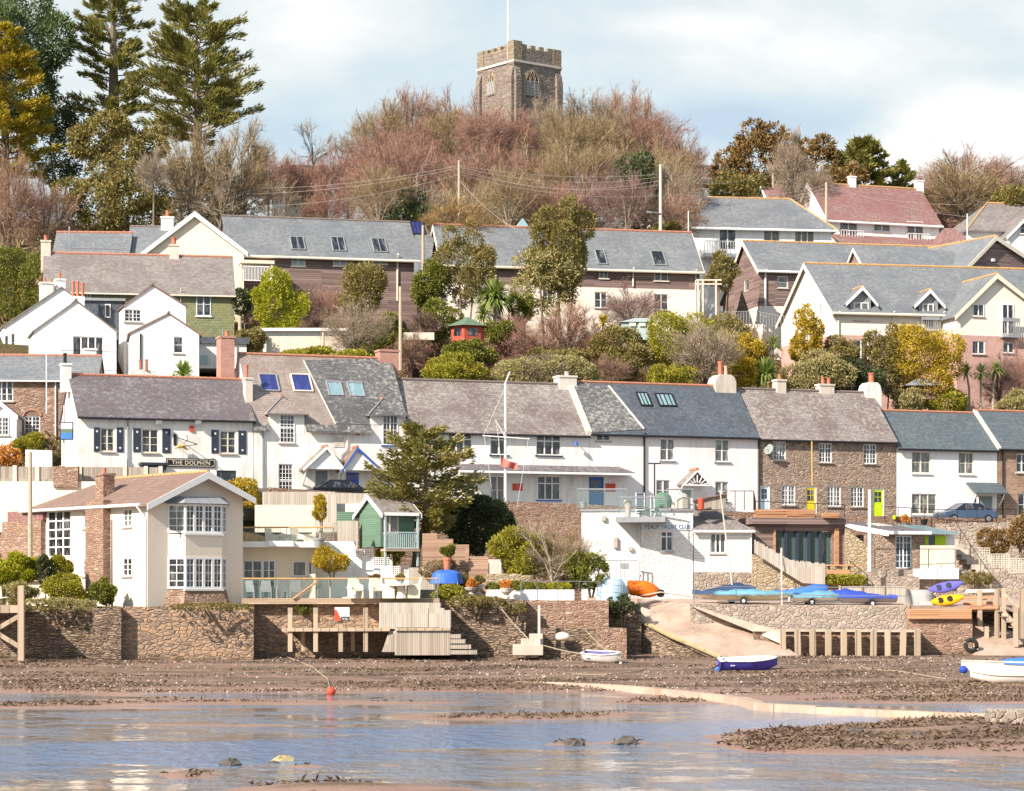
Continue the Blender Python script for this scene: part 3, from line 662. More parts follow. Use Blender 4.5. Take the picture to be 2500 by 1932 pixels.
for q in ((s0+.06, s1-.06, z1-.1, z1-.07), (s0+.06, s1-.06, z0+.07, z0+.1), (s0+.06, s0+.09, z0+.1, z1-.1), (s1-.09, s1-.06, z0+.1, z1-.1)): f.box(w, *q, .089, .097)
w.build('board_trim', 'cream_paint', o)
text('THE DOLPHIN', f, 465.5, 1130.5, 92, 'cream_paint', o, .098, h=9.5)
s0, s1, z0, z1 = f.rect(338, 1131, 404, 1137); w = MB(); f.box(w, s0, s1, z0, z1, 0, .9); f.box(w, s0+.1, s1-.1, z0-.35, z0-.002, 0, .75); w.build('porch_hood', 'navy_paint', h.root)
s0, s1, z0, z1 = f.rect(345, 1150, 400, 1200); f.holes.append((s0, s1, z0, z1)); w = MB(); f.box(w, s0, s1, z0, z1, -.15, -.1); w.build('door', 'navy_paint', h.root)
for px in (385, 481):
    s, z = f.sz(px, 1030); w = MB(); w.beam(f.W(s, z+.1, 0), f.W(s, z+.1, .35), .05); f.box(w, s-.18, s+.18, z-.22, z+.05, .3, .5); w.build('floodlight', 'grey_paint', h.root)
s, z = f.sz(468, 1047); w = MB(); f.box(w, s-.13, s+.13, z-.2, z+.2, 0, .1); w.build('alarm_box', 'red_paint', h.root)
w = MB(); s, z = f.sz(427, 1060); f.box(w, s-.1, s+.1, z-.75, z, 0, .06)
p0 = f.W(s, z-.2, .05); p1 = f.W(s+1.2, z-.75, 1.5); w.tube([p0, p1], .03); w.tube([f.W(s, z-.7, .05), f.W(s+.25, z-.9, .4), p1], .025); w.tube([f.W(s+.6, z-.1, .9), f.W(s+.7, z-.45, .8), f.W(s+.5, z-.6, .7)], .025)
o = w.build('sign_bracket', 'black_paint', h.root)
w = MB(); c = f.W(s+.35, z-.95, .45); u = h.u3
w.tube([c-u*.45+V((0, 0, -.05)), c-u*.2+V((0, 0, .1)), c+u*.1+V((0, 0, .12)), c+u*.4+V((0, 0, -.1)), c+u*.55+V((0, 0, -.02))], [.03, .12, .14, .06, .02], 8); w.beam(c+V((0, 0, .15)), c+V((0, 0, .3))-u*.1, .06); w.build('gilded_ornament', 'gold', o)
h.pipe(311, 1018, 1196, 'lead'); h.gutter('black_paint')
h.chimney(144, 888, 176, 925, 'old_white_render', [(154, 164, 862, 'black_paint')], t=.9)
h.chimney(592, 923, 618, 995, 'chimney_render', [(597, 607, 891)], Y=D.f.A.y+5.6, t=.8); h.finish()

h = House('brick_cottage', 'brick and stone cottage behind the pub with an arched window', 'house', -160, 236, 175, 1090, 925, 871, yaw=4, d=6, wm='stone_red', rm='slate_grey')
win(h.root, h.f, (-12, 930, 32, 980), 3, 1, 3); win(h.root, h.f, (59, 1016, 98, 1058), 2, 2, 4)
s0, s1, z0, z1 = h.f.rect(57, 1004, 100, 1013); w = MB(); n = 9
for k in range(n):
    a = math.pi*k/(n-1); 
    if k < n-1:
        a2 = math.pi*(k+1)/(n-1); m = (s0+s1)/2; rr = (s1-s0)/2; pts = [h.f.W(m-rr*math.cos(q)*j, z0+.45*math.sin(q)*j-.1, .02) for q, j in ((a, .92), (a2, .92), (a2, 1.12), (a, 1.12))]; w.slab(pts, (-h.n.x*-.05, h.n.y*.05, 0))
w.build('brick_arch', 'brick_red', h.root); h.gutter('white_paint'); h.pipe(136, 930, 1080, 'white_paint')
h.chimney(213, 885, 240, 925, 'brick_brown', []); h.finish()
g = Gable('porch', '', '', -40, 40, 172, 1090, 1018, 1016, 2, 985, yaw=4, d=3, wm='clean_white_render', rm='slate_grey', ridge=None, og=.1, oe=.12, root=h.root, barge='white_paint')
win(h.root, g.f, (-10, 1018, 22, 1063), 2, 2, 4); g.finish()

Y2 = TY(618)
h = House('cottage_pair', 'pair of white cottages with half dormers, two porches and a two-tone slate roof', 'house', 619, 998, Y2, 1199, 1037, 868, d=8.6, wm='white_render', rm='slate_pink', ridge='ridge_tile', og=.02, oe=.0)
f = h.f
win(h.root, f, (682, 1012, 719, 1082), 1, 4, 6, top=.45, hole=False); win(h.root, f, (933, 1014, 971, 1087), 2, 2, 4, hole=False, sill='blue_paint')
win(h.root, f, (680, 1133, 716, 1199), 1, 4, 6, top=.6)
door(h.root, f, (768, 1146, 803, 1193), 'grey_paint'); door(h.root, f, (843, 1151, 879, 1197), 'bright_blue', .6)
for r in ((769, 1143, 803, 1149), (844, 1146, 878, 1152)): pass
s0, s1, z0, z1 = f.rect(815, 1068, 840, 1092); w = MB(); f.box(w, s0, s1, z0, z1, 0, .04); w.build('stone_plaque', 'stone_pale', h.root)
s, z = f.sz(874, 1056); w = MB(); f.box(w, s-.12, s+.12, z-.2, z+.2, 0, .1); w.build('alarm_box', 'red_paint', h.root)
a = f.sz(849, 1046); b = f.sz(844, 1098); c = f.sz(831, 1110); e = f.sz(831, 1128)
MB().tube([f.W(*a, .3), f.W(a[0], a[1]-.4, .09), f.W(*b, .09), f.W(*c, .09), f.W(*e, .09)], .05).build('downpipe', 'white_paint', h.root); h.pipe(641, 1040, 1197, 'lead')
for px0, px1, pa, yE, yA, ye2 in ((658, 743, 690, 1010, 968, 0), (906, 990, 935, 1014, 974, 0)):
    s0, s1, _, z1 = f.rect(px0, yE, px1, 1040); z0 = h.ze-.6; w = MB(); f.box(w, s0, s1, z0, z1, -1.4, .012); w.build('dormer_wall', 'white_render', h.root)
    m = (s0+s1)/2; zt = z1+1.15; a, b = f.W(s0-.25, z1-.1, .4), f.W(s1+.25, z1-.1, .4); ap = f.W(m, zt, -1.3); bk = f.W(m, zt, -3.2); l2 = f.W(s0-.25, z1-.1, -1.6); r2 = f.W(s1+.25, z1-.1, -1.6); w = MB()
    for q in ([a, b, ap], [a, ap, bk, l2], [b, r2, bk, ap]): w.slab(q, (0, 0, .1))
    o = w.build('dormer_roof', 'slate_pink' if px0 < 700 else 'slate_lichen', h.root); MB().tube([ap+V((0, 0, .12)), ap+V((0, 0, .12))-V((h.n.x, h.n.y, 0))*.7], .15, 7).build('ridge_tile', 'ridge_tile', o)
    w = MB(); w.tube([a+V((0, 0, .12)), ap+V((0, 0, .12))], .06); w.build('hip_lead', 'lead', o)
for r, rm, bm in (((745, 1143, 836, 1143, 797, 1094), 'slate_dull', 'white_paint'), ((838, 1146, 926, 1146, 872, 1096), 'tile_brown', 'blue_paint')):
    n = V((h.n.x, h.n.y)); x0, y0, x1, y1, xa, ya = r; Yp = f.A.y+f.u.y*f.sat((x0+x1)/2)-1.2
    g = Gable('porch', '', '', x0, x1, Yp-.4, y0, y0, y1, xa, ya, d=1.5, wm='clean_white_render', rm=rm, ridge='ridge_tile', og=.12, oe=.15, root=h.root, barge=bm, sub=0, bw=.1)
    g.zb = g.zl-.05; g.f.zb = g.zb; g.fl.zb = g.fr.zb = g.fb.zb = g.zb; g.finish()
    for s in (.12, g.L-.12):
        b = g.f.W(s, g.zl, 0); e = b-V((g.n.x, g.n.y, 0))*1.3-V((0, 0, 1.25)); m = (b+e)/2-V((0, 0, .1)); MB().tube([b, m, e], .06, 6).build('porch_bracket', 'white_paint', h.root)
for r, gm, fm in (((629, 914, 684, 957), 'glass_blue', 'lead'), ((707, 914, 765, 958), 'glass_blue', 'cream_paint'), ((794, 932, 840, 968), 'glass_pale', 'lead'), ((845, 934, 892, 970), 'glass_pale', 'lead')): h.skylight(*r, fm, gm)
a, b = h.hit(741, 881), h.hit(819, 1036); c, e = h.eR+h.th, h.rR+h.th; n = h.pn*.02
h.chimney(526, 822, 574, 915, 'brick_red', [(548, 560, 808)], t=1.3); h.chimney(915, 855, 974, 915, 'brick_red', [], t=1.1); h.finish()
w = MB(); w.slab([a+n, c+n, e+n, h.rR+(b-a).normalized()*0-(h.rR-h.rL).normalized()*((h.rR+h.th-a).dot((h.rR-h.rL).normalized()))+h.th+n], h.pn*.012) if False else w.slab([b+n, c+n, e+n, a+n], h.pn*.03); w.build('darker_slates', 'slate_lichen', h.roof)
w = MB(); w.tube([a+n*2, b+n*2], .05); w.build('verge_mortar', 'stone_pale', h.roof)
w = MB(); m = (h.zr-h.ze)/(h.d*.5)
for x0, x1 in ((617, 656), (745, 903), (992, 999)):
    a, b = f.sat(x0), f.sat(x1); w = MB(); w.slab([f.W(a, h.ze-.4*m, .4), f.W(b, h.ze-.4*m, .4), f.W(b, h.ze+.02, -.02), f.W(a, h.ze+.02, -.02)], (0, 0, .13)); w.build('eaves', 'slate_lichen', h.roof)
w = MB()                                                        # exposed rafter feet under the eaves
for k in range(34):
    s = .3+k*(f.L-.6)/33
    if f.sat(654) < s < f.sat(748) or s > f.sat(900): continue
    w.beam(f.W(s, h.ze-.05, 0), f.W(s, h.ze-.25, .3), .07)
w.build('rafter_feet', 'wood_brown', h.roof)

Y3 = TY(998)
h = House('long_clubhouse', 'long low white building with a grey slate roof, navy sills and a lean-to porch roof', 'house', 999, 1438, Y3, 1236, 1048, 930, d=7.4, wm='white_render', rm='slate_brown', ridge='ridge_dark', og=.02, oe=.3)
f = h.f
for r in ((1094, 1056, 1153, 1108), (1197, 1057, 1240, 1111), (1309, 1061, 1370, 1112)): win(h.root, f, r, 3 if r[0] != 1197 else 2, 1, 1, top=.3, sill='navy_paint')
win(h.root, f, (1312, 1162, 1368, 1221), 3, 1, 1, top=.3, sill='blue_paint'); win(h.root, f, (1197, 1162, 1232, 1232), 2, 1, 2, gm='glass_room', sill=None, name='glazed_door')
win(h.root, f, (1140, 1165, 1160, 1225), 1, 1, 2, sill=None)
s0, s1, z0, z1 = f.rect(1251, 1181, 1275, 1198); w = MB(); f.box(w, s0, s1, z0, z1, 0, .05); o = w.build('red_plaque', 'red_paint', h.root)
w = MB(); m = (s0+s1)/2; z = (z0+z1)/2; w.tube([f.W(m-.08, z+.1, .055), f.W(m, z+.15, .055), f.W(m+.07, z+.08, .055), f.W(m, z, .055), f.W(m+.03, z-.14, .055)], .018, 5); w.build('plaque_mark', 'cream_paint', o)
s1 = f.sat(1436); s0 = f.sat(1105); zt = ZP(1141, Y3+4); zb = ZP(1157, Y3+4)
fx = Fac(f.W(s0, 0)[:2], f.W(f.sat(1533), 0)[:2], 0, 1)
w = MB(); L = fx.L; w.slab([fx.W(0, zb, 1.3), fx.W(L, zb, 1.3), fx.W(L-.7, zt, 0), fx.W(0, zt, 0)], (0, 0, .1)); w.slab([fx.W(L, zb, 1.3), fx.W(L, zb, .01), fx.W(L-.7, zt, .01)], (0, 0, .1)); o = w.build('lean_to_roof', 'slate_purple', h.root)
w = MB(); fx.box(w, 0, L, zb-.1, zb+.05, 1.31, 1.38); w.build('fascia', 'white_paint', o)
w = MB(); u = h.u3; w.slab([h.eR+V((0, 0, .02))-u*.3, h.eR+V((0, 0, .02))+u*.1, h.rR+u*.1+V((0, 0, .02)), h.rR-u*.3+V((0, 0, .02))], (0, 0, .42)); w.build('coping', 'chimney_render', h.root)
h.gutter('black_paint'); h.chimney(1352, 918, 1408, 1000, 'brick_white', [(1377, 1391, 907, 'granite')], t=1.2)
s, z = f.sz(1405, 1078); w = MB(); w.tube([f.W(s, z, 0), f.W(s-.1, z-.1, .4)], .04); w.lathe(f.W(s-.15, z-.3, .5), [(.15, 0), (.12, .2), (.03, .3)]); w.build('lamp', 'blue_paint', h.root)
h.finish()

Y4 = TY(1439)
h = House('pink_white_house', 'pinkish white house with a dark blue slate roof and a rustic white porch', 'house', 1439, 1850, Y4, 1262, 1053, 936, d=7.4, wm='pink_white_render', rm='slate_blue', og=.02, oe=.3)
f = h.f
win(h.root, f, (1456, 1059, 1490, 1077), 2, 1, 1)
for r in ((1612, 1071, 1647, 1125), (1746, 1073, 1781, 1128), (1602, 1172, 1637, 1223), (1746, 1176, 1780, 1225)): win(h.root, f, r, 2, 1, 2, gm='glass_curtain', sill='lead')
door(h.root, f, (1438, 1165, 1474, 1239), 'blue_paint', .5, fm='blue_paint')
s0, s1, z0, z1 = f.rect(1478, 1181, 1502, 1201); w = MB(); f.box(w, s0, s1, z0, z1, 0, .05); o = w.build('red_plaque', 'red_paint', h.root)
win(h.root, f, (1664, 1190, 1690, 1250), 1, 1, 1, gm='glass_room', name='glazed_door', sill=None)
h.pipe(1572, 1058, 1250, 'black_paint', .07); h.gutter('black_paint')
h.chimney(1729, 916, 1797, 1002, 'chimney_render', [(1752, 1765, 882, 'terracotta'), (1767, 1777, 893, 'terracotta_pale')], t=1.5, shape='round')
for r, bars in (((1551, 959, 1593, 993), 2), ((1597, 962, 1653, 994), 3)): h.skylight(*r, 'black_paint', 'glass_pale', bars)
h.finish()
a, b = h.hit(1486, 944), h.hit(1572, 1049); n = h.pn*.02; c, e = h.eL+h.th, h.rL+h.th
w = MB(); w.slab([c+n, b+n, a+n, e+n], h.pn*.03); w.build('older_slates', 'slate_lichen', h.roof); w = MB(); w.tube([a+n*2, b+n*2], .09); w.build('verge_mortar', 'stone_pale', h.roof)
s0, zb = f.sz(1652, 1186); s1, _ = f.sz(1719, 1186); m = (s0+s1)/2; _, za = f.sz(1682, 1152); w = MB()
for q in (s0, s1):
    w.slab([f.W(q, zb, 1.2), f.W(m, za, 1.2), f.W(m, za, 0), f.W(q, zb, 0)], (0, 0, .09))
o = w.build('porch_roof', 'slate_dull', h.root); MB().tube([f.W(m, za+.12, 1.25), f.W(m, za+.12, 0)], .13, 7).build('ridge_tile', 'ridge_tile', o)
w = MB(); c = f.W(m, zb-.05, 1.24)
for q in range(7):
    a = math.pi*(q+.5)/7; w.beam(f.W(m+.35*math.cos(a), zb+.2*math.sin(a), 1.2), f.W(m+.95*math.cos(a), zb+.75*math.sin(a), 1.2), .06)
w.beam(f.W(s0, zb, 1.22), f.W(s1, zb, 1.22), .1); w.beam(f.W(s0, zb, 1.23), f.W(m, za, 1.23), .1); w.beam(f.W(s1, zb, 1.23), f.W(m, za, 1.23), .1)
for q in (s0, s1): w.beam(f.W(q, zb, 1.2), f.W(q, zb-.8, .02), .08)
w.build('porch_frame', 'white_paint', h.root)

Y5 = TY(1851)
h = House('stone_cottages', 'row of rubble stone cottages with pale blue, yellow and lime green doors', 'house', 1852, 2188, Y5, 1268, 1067, 953, d=7.8, wm='stone_cottage', rm='slate_brown', ridge='ridge_dark', og=.02, oe=.28)
f = h.f
for r, gm in (((1887, 1078, 1919, 1125), 'glass_curtain'), ((1999, 1082, 2031, 1130), 'glass'), ((2108, 1085, 2140, 1133), 'glass')): win(h.root, f, r, 2, 2, 4, gm=gm, sill='stone_cottage')
for r, gm in (((1908, 1185, 1942, 1234), 'glass_curtain'), ((2019, 1188, 2053, 1237), 'glass_curtain'), ((2077, 1189, 2109, 1238), 'glass')): win(h.root, f, r, 2, 2, 4, gm=gm, sill='stone_cottage')
for r, m, l in (((1855, 1186, 1880, 1257), 'pale_blue_paint', 'pale blue door'), ((1967, 1188, 1994, 1266), 'yellow_paint', 'yellow door'), ((2131, 1193, 2159, 1268), 'lime_paint', 'lime green door')): door(h.root, f, r, m, .55)['label'] = l
for a, b in ((1887, 1942), (1999, 2055), (2077, 2160)): pass
w = MB(); s, z = f.sz(1872, 1098); c = f.W(s, z, .35); nn = (V((-.6, -.7, .3))).normalized(); t1 = nn.cross(V((0, 0, 1))).normalized(); t2 = nn.cross(t1)
w.slab([c+(t1*math.cos(q)+t2*math.sin(q))*.4 for q in [2*math.pi*k/14 for k in range(14)]], nn*.04); w.beam(c, f.W(s, z, 0), .05); w.beam(c, c+nn*.4-V((0, 0, .2)), .03); w.build('satellite_dish', 'grey_paint', h.root)
h.chimney(1887, 927, 1919, 962, 'chimney_render', [(1898, 1908, 914)], t=.8); h.chimney(1992, 938, 2037, 968, 'chimney_render', [(2004, 2014, 921), (2018, 2028, 922)], t=.8)
h.chimney(2098, 935, 2151, 1000, 'old_white_render', [(2119, 2135, 911)], t=1.3, shape='round'); h.gutter('black_paint'); h.pipe(1853, 1070, 1255, 'black_paint'); h.finish()

Y6 = TY(2188)
h = House('white_cottage', 'plain white cottage with a new green-blue slate roof beside the stone row', 'house', 2189, 2434, Y6, 1275, 1091, 1006, d=6.8, wm='clean_white_render', rm='slate_green', og=.02)
f = h.f
for r in ((2226, 1103, 2272, 1156), (2340, 1105, 2377, 1158), (2226, 1206, 2287, 1256)): win(h.root, f, r, 2 if r[3] < 1200 else 3, 1, 2, fm='cream_paint', gm='glass_curtain', sill='white_paint')
door(h.root, f, (2389, 1209, 2425, 1270), 'grey_paint', fm='cream_paint'); win(h.root, f, (2378, 1210, 2388, 1245), 1, 1, 2, sill=None)
fx = f; s0, s1, zb, zt = f.rect(2361, 1182, 2446, 1207); w = MB(); w.slab([f.W(s0+.15, zb, .95), f.W(s1, zb, .95), f.W(s1-.15, zt, 0), f.W(s0-.1, zt, 0)], (0, 0, .1)); o = w.build('porch_roof', 'slate_green', h.root)
for q in (s0+.3, s1-.3): w = MB(); w.tube([f.W(q, zb, .85), f.W(q, zb-.5, .5), f.W(q, zb-.9, .03)], .05); w.build('porch_bracket', 'white_paint', o)
h.gutter('black_paint'); h.finish()
Y7 = TY(2434)
h = House('brick_house', 'brown brick house at the right end of the terrace', 'house', 2435, 2640, Y7, 1275, 1092, 1006, d=6.8, wm='brick_brown', rm='slate_green', og=.02)
win(h.root, h.f, (2481, 1108, 2510, 1154), 2, 1, 2, sill='stone_pale'); win(h.root, h.f, (2485, 1205, 2520, 1260), 2, 1, 2, sill='stone_pale')
w = MB(); u = h.u3; w.slab([h.eL-u*.1, h.eL+u*.22, h.rL+u*.22, h.rL-u*.1], (0, 0, .2)); w.build('verge', 'stone_pale', h.root); h.pipe(2447, 1096, 1270, 'black_paint'); h.gutter('black_paint'); h.finish()
# ---------------------------------------------------------------- houses up the hill, left
def flatbox(root, f0, px0, y0, px1, y1, d, m, name, rm=None, rt=.2, ro=.2):
    """box block: photo rectangle on facade f0, d deep, with a flat roof slab"""
    s0, s1, z0, z1 = f0.rect(px0, y0, px1, y1); w = MB(); f0.box(w, s0, s1, z0, z1, -d, 0); o = w.build(name, m, root)
    if rm: w = MB(); f0.box(w, s0-ro, s1+ro, z1, z1+rt, -d-ro, ro); w.build('flat_roof', rm, root)
    return o
g = Gable('white_house', 'white gabled house at the left edge with two white chimney stacks', 'house', 8, 285, 192, 935, 798, 798, 150, 704, yaw=16, d=8, wm='clean_white_render', rm='slate_dull', ridge=None, og=.12, oe=.1, barge=None, sub=6)
win(g.root, g.f, (12, 820, 22, 862), 1, 1, 2, sill=None); win(g.root, g.f, (28, 815, 38, 858), 1, 1, 2, sill=None)
chimney(g.root, 93, 690, 131, 745, 193.5, 'old_white_render', [(106, 113, 678), (122, 128, 682)], t=1); chimney(g.root, 131, 682, 161, 740, 194, 'clean_white_render', [(142, 150, 667)], t=.9); g.finish()
g = Gable('white_house', 'white house of three stepped gables with a dark slate-hung link', 'house', 83, 284, 184.5, 935, 810, 811, 186, 737, yaw=16, d=4.5, wm='clean_white_render', rm='slate_dull', ridge='ridge_dark', og=.1, oe=.15, barge=None, sub=7)
R0 = g.root
win(R0, g.f, (178, 822, 253, 875), 4, 1, 1, name='french_window', sill=None); g.finish()
w = MB()
for k in range(5): g.fl.box(w, .5+k*.75, .95+k*.75, ZP(873, 185), ZP(838, 185), -.01, .03)
w.build('side_windows', 'cream_paint', R0)
w = MB(); g.f.box(w, g.f.sat(146), g.f.sat(284), ZP(855, 184)-.04, ZP(855, 184), .9, .95); w.build('balcony_rail', 'black_paint', R0)
k = Gable('', '', '', 303, 454, 188, 900, 747, 749, 373, 699, yaw=16, d=4, wm='clean_white_render', rm='tile_brown', ridge='ridge_dark', og=.1, oe=.12, barge=None, root=R0, sub=6)
win(R0, k.f, (304, 756, 345, 786), 2, 2, 3); k.finish()
f = Fac((XP(200, 190.5), 190.5), (XP(300, 191), 191), 0, 1)
flatbox(R0, f, 205, 735, 300, 830, 3, 'slate_blue', 'slate_hung_link', 'lead'); win(R0, f, (256, 743, 270, 776), 1, 1, 1, sill=None, hole=False)
k = Gable('', '', '', 318, 486, 181.5, 925, 815, 817, 412, 768, yaw=10, d=6, wm='clean_white_render', rm='tile_brown', ridge='ridge_dark', og=.1, oe=.2, barge=None, root=R0, sub=6)
win(R0, k.f, (424, 822, 447, 863), 1, 1, 2); q, z = k.f.sz(343, 815); MB().tube([k.f.W(q, z, .08), k.f.W(q, z-2.5, .08)], .06).build('downpipe', 'black_paint', R0); k.finish()
chimney(R0, 175, 724, 207, 745, 189, 'clean_white_render', [(175, 183, 687), (186, 194, 687), (198, 206, 690)], t=.7, cap=False)
chimney(R0, 312, 904, 381, 925, 177, 'old_white_render', [(338, 347, 877), (353, 362, 877)], t=.8, cap=False)
chimney(R0, 197, 852, 237, 880, 181, 'clean_white_render', [], t=1.2)
f = Fac((XP(485, 187), 187), (XP(604, 187.6), 187.6), 0, 1); o = thing('garage', 'low flat-roofed white garage behind the tall red brick chimney', 'garage', P(545, 870, 188))
flatbox(o, f, 487, 840, 602, 900, 5, 'old_white_render', 'wall', 'slate_blue', .5); w = MB(); f.box(w, f.sat(487), f.sat(508), ZP(890, 187), ZP(868, 187), 0, .06); w.build('door', 'shed_blue', o)
h = House('green_slate_house', 'house hung with mossy green slates under a long brown-grey roof', 'house', 108, 572, 196, 806, 708, 621, yaw=10, d=7, wm='slate_cladding_green', rm='slate_dull', ridge='ridge_tile', og=.1, oe=.3, sub=5)
win(h.root, h.f, (479, 715, 515, 772), 2, 1, 2, sill='white_paint'); win(h.root, h.f, (205, 710, 222, 728), 2, 1, 2, sill=None)
h.gutter('cream_paint'); h.pipe(441, 705, 745, 'cream_paint'); h.chimney(98, 588, 125, 640, 'chimney_render', [(107, 117, 574)], t=.8); h.chimney(412, 598, 438, 646, 'chimney_render', [(418, 431, 580)], t=.8); h.finish()
h = House('slate_roofed_house', 'low slate roof with a scaffold rail behind the green slate house', 'house', 128, 310, 206, 660, 640, 571, yaw=3, d=7, wm='cream_render', rm='slate_grey', ridge='ridge_tile', sub=5); h.finish()
w = MB()
for x, y in ((169, 553), (229, 592)): w.tube([P(x, 625, 201.5), P(x, y, 201.5)], .06)
w.tube([P(160, 606, 201.5), P(306, 610, 201.5)], .04); w.build('scaffold_rail', 'steel', h.root)
h = House('slate_roofed_house', 'dark slate roof with a white chimney tucked behind the cream gable', 'house', 312, 440, 208, 660, 625, 557, yaw=4, d=7, wm='cream_render', rm='slate_grey', ridge='ridge_dark', sub=5)
h.chimney(393, 531, 425, 560, 'old_white_render', [(404, 414, 514)], t=1); h.finish()

h = House('cream_gabled_house', 'long house with a cream gable, grey slate roof and weathered timber cladding', 'house', 560, 1018, 208.5, 745, 616, 531, yaw=13, d=8.5, wm='wood_clad', rm='slate_grey', ridge='ridge_dark', og=.2, oe=.45, sub=5)
f = h.f
for r in ((712, 625, 745, 650), (813, 627, 846, 650), (912, 628, 945, 645)): win(h.root, f, r, 2, 1, 1, fm='cream_paint', gm='glass_pale', sill='cream_paint', hole=False)
for r in ((706, 579, 747, 612), (805, 580, 847, 615), (904, 583, 948, 618)): h.skylight(*r, 'grey_paint', 'glass', 1)
h.skylight(1000, 542, 1040, 574, 'black_paint', 'solar', 2, 'solar_panel')
w = MB(); up = V((0, 0, .005)); pts = [h.hit(x, y)+up for x, y in ((1013, 546), (1034, 547), (1060, 585), (1046, 684), (1010, 684))]; w.slab([p for p in pts], (0, 0, -.12)); w.build('side_roof', 'slate_grey', h.root)
h.gutter('cream_paint', .12); h.pipe(970, 622, 735, 'cream_paint', .08)
w = MB(); f.box(w, f.sat(578), f.sat(662), ZP(648, 208), ZP(640, 208), -.3, 2.2); w.build('veranda_roof', 'cream_paint', h.root)
w = MB(); a, b = f.sat(582), f.sat(656); z0, z1 = ZP(690, 208), ZP(656, 208)
for k in range(22): s = a+(b-a)*k/21; f.box(w, s-.025, s+.025, z0, z1, 2.0, 2.05)
f.box(w, a, b, z1, z1+.08, 1.98, 2.06); f.box(w, a, b, z0, z0+.08, 1.98, 2.06); w.build('veranda_rail', 'white_paint', h.root)
w = MB(); f.box(w, b-.1, b+.1, z0-1, ZP(645, 208), 1.9, 2.1); w.build('veranda_post', 'cream_paint', h.root); w = MB(); f.box(w, a-.1, a+.05, z0-1, ZP(645, 208), 1.9, 2.1); w.build('veranda_post', 'cream_paint', h.root)
h.finish()
k = Gable('', '', '', 352, 595, 207.2, 745, 617, 613, 476, 521, yaw=4, d=9, wm='cream_render', rm='slate_grey', ridge=None, og=.35, oe=.35, root=h.root, sub=5, bw=.34); k.finish()
h = House('timber_clad_house', 'long slate-roofed house half hidden by trees, timber above cream walls', 'house', 1083, 1708, 211, 775, 640, 552, yaw=12, d=7.2, wm='wood_clad', rm='slate_grey', ridge='ridge_tile', og=.3, oe=.4, sub=5, bands=[(692, 'pale_cream_render')])
f = h.f
for r in ((1597, 663, 1631, 686), (1463, 659, 1485, 680), (1330, 655, 1352, 676), (1190, 650, 1210, 672)): win(h.root, f, r, 2, 1, 1, fm='cream_paint', sill='cream_paint')
for r in ((1597, 718, 1632, 757), (1452, 713, 1482, 752), (1325, 705, 1350, 745), (1200, 700, 1230, 740)): win(h.root, f, r, 2, 1, 2)
for r in ((1586, 614, 1629, 650), (1450, 611, 1484, 647), (1312, 607, 1347, 643), (1159, 602, 1204, 638)): h.skylight(*r, 'grey_paint', 'glass', 0)
h.gutter('cream_paint', .12); h.pipe(1545, 656, 700, 'cream_paint', .07); h.pipe(1698, 660, 770, 'cream_paint', .07); h.barge('cream_paint', True, .3); h.finish()
w = MB(); w.slab([P(1257, 556, 219), P(1293, 556, 219), P(1276, 532, 220.5)], (0, 2, 0)); w.build('glass_lantern', 'glass_pale', h.root)
h = House('small_house', 'small pale roof peeping over the timber-clad house', 'house', 1455, 1528, 226, 600, 566, 545, yaw=6, d=5, wm='pale_cream_render', rm='slate_dull', ridge=None, hr=1.5, sub=5); h.finish()

# ---------------------------------------------------------------- houses up the hill, right
h = House('hipped_house', 'white house with a hipped grey slate roof and a tall chimney', 'house', 1683, 2030, 232, 665, 550, 484, yaw=8, d=8.5, wm='clean_white_render', rm='slate_grey', ridge='ridge_orange', og=.5, oe=.5, hl=3.4, hr=3.4, sub=6)
f = h.f
win(h.root, f, (1756, 557, 1797, 610), 2, 1, 1, name='french_window', sill=None)
for r, n in (((1864, 560, 1904, 592), 2), ((1940, 560, 1988, 592), 3)): win(h.root, f, r, n, 1, 1, gm='glass_room')
z1 = ZP(583, 229); z0 = ZP(612, 229); w = MB(); a, b = f.sat(1712), f.sat(1800)
for k in range(15): s = a+(b-a)*k/14; f.box(w, s-.03, s+.03, z0, z1, 1.5, 1.55)
f.box(w, a, b, z1, z1+.07, 1.48, 1.57); f.box(w, a, b, z0-.3, z0, 0, 1.6); w.build('balcony', 'white_paint', h.root)
w = MB(); a, b = f.sat(1860), f.sat(2030)
for k in range(9): s = a+(b-a)*k/8; f.box(w, s-.03, s+.03, ZP(612, 230), ZP(586, 230), 1.5, 1.55)
f.box(w, a, b, ZP(586, 230), ZP(586, 230)+.06, 1.48, 1.56); w.build('balcony_rail', 'white_paint', h.root)
h.gutter('white_paint', .12); h.chimney(1685, 470, 1708, 545, 'chimney_render', [(1690, 1702, 449)], Y=235, t=.7); h.finish()
h = House('red_roofed_house', 'white house under a wide dusky red tiled roof with two white chimneys', 'house', 2021, 2292, 243, 640, 533, 450, yaw=18, d=8.5, wm='clean_white_render', rm='tile_red', ridge='ridge_orange', og=.25, oe=.4, sub=6)
f = h.f
for r, s in (((2050, 537, 2094, 586), None), ((2132, 538, 2173, 566), 'sill_stone'), ((2213, 541, 2254, 590), None)): win(h.root, f, r, 2, 1, 1, gm='glass_room', sill=s)
for x0, x1 in ((2046, 2100), (2209, 2262)):
    w = MB(); a, b = f.sat(x0), f.sat(x1); z0, z1 = ZP(586, 242), ZP(560, 242)
    for k in range(9): s = a+(b-a)*k/8; f.box(w, s-.02, s+.02, z0, z1, .7, .74)
    f.box(w, a, b, z1, z1+.06, .68, .76); w.build('balcony_rail', 'white_paint', h.root)
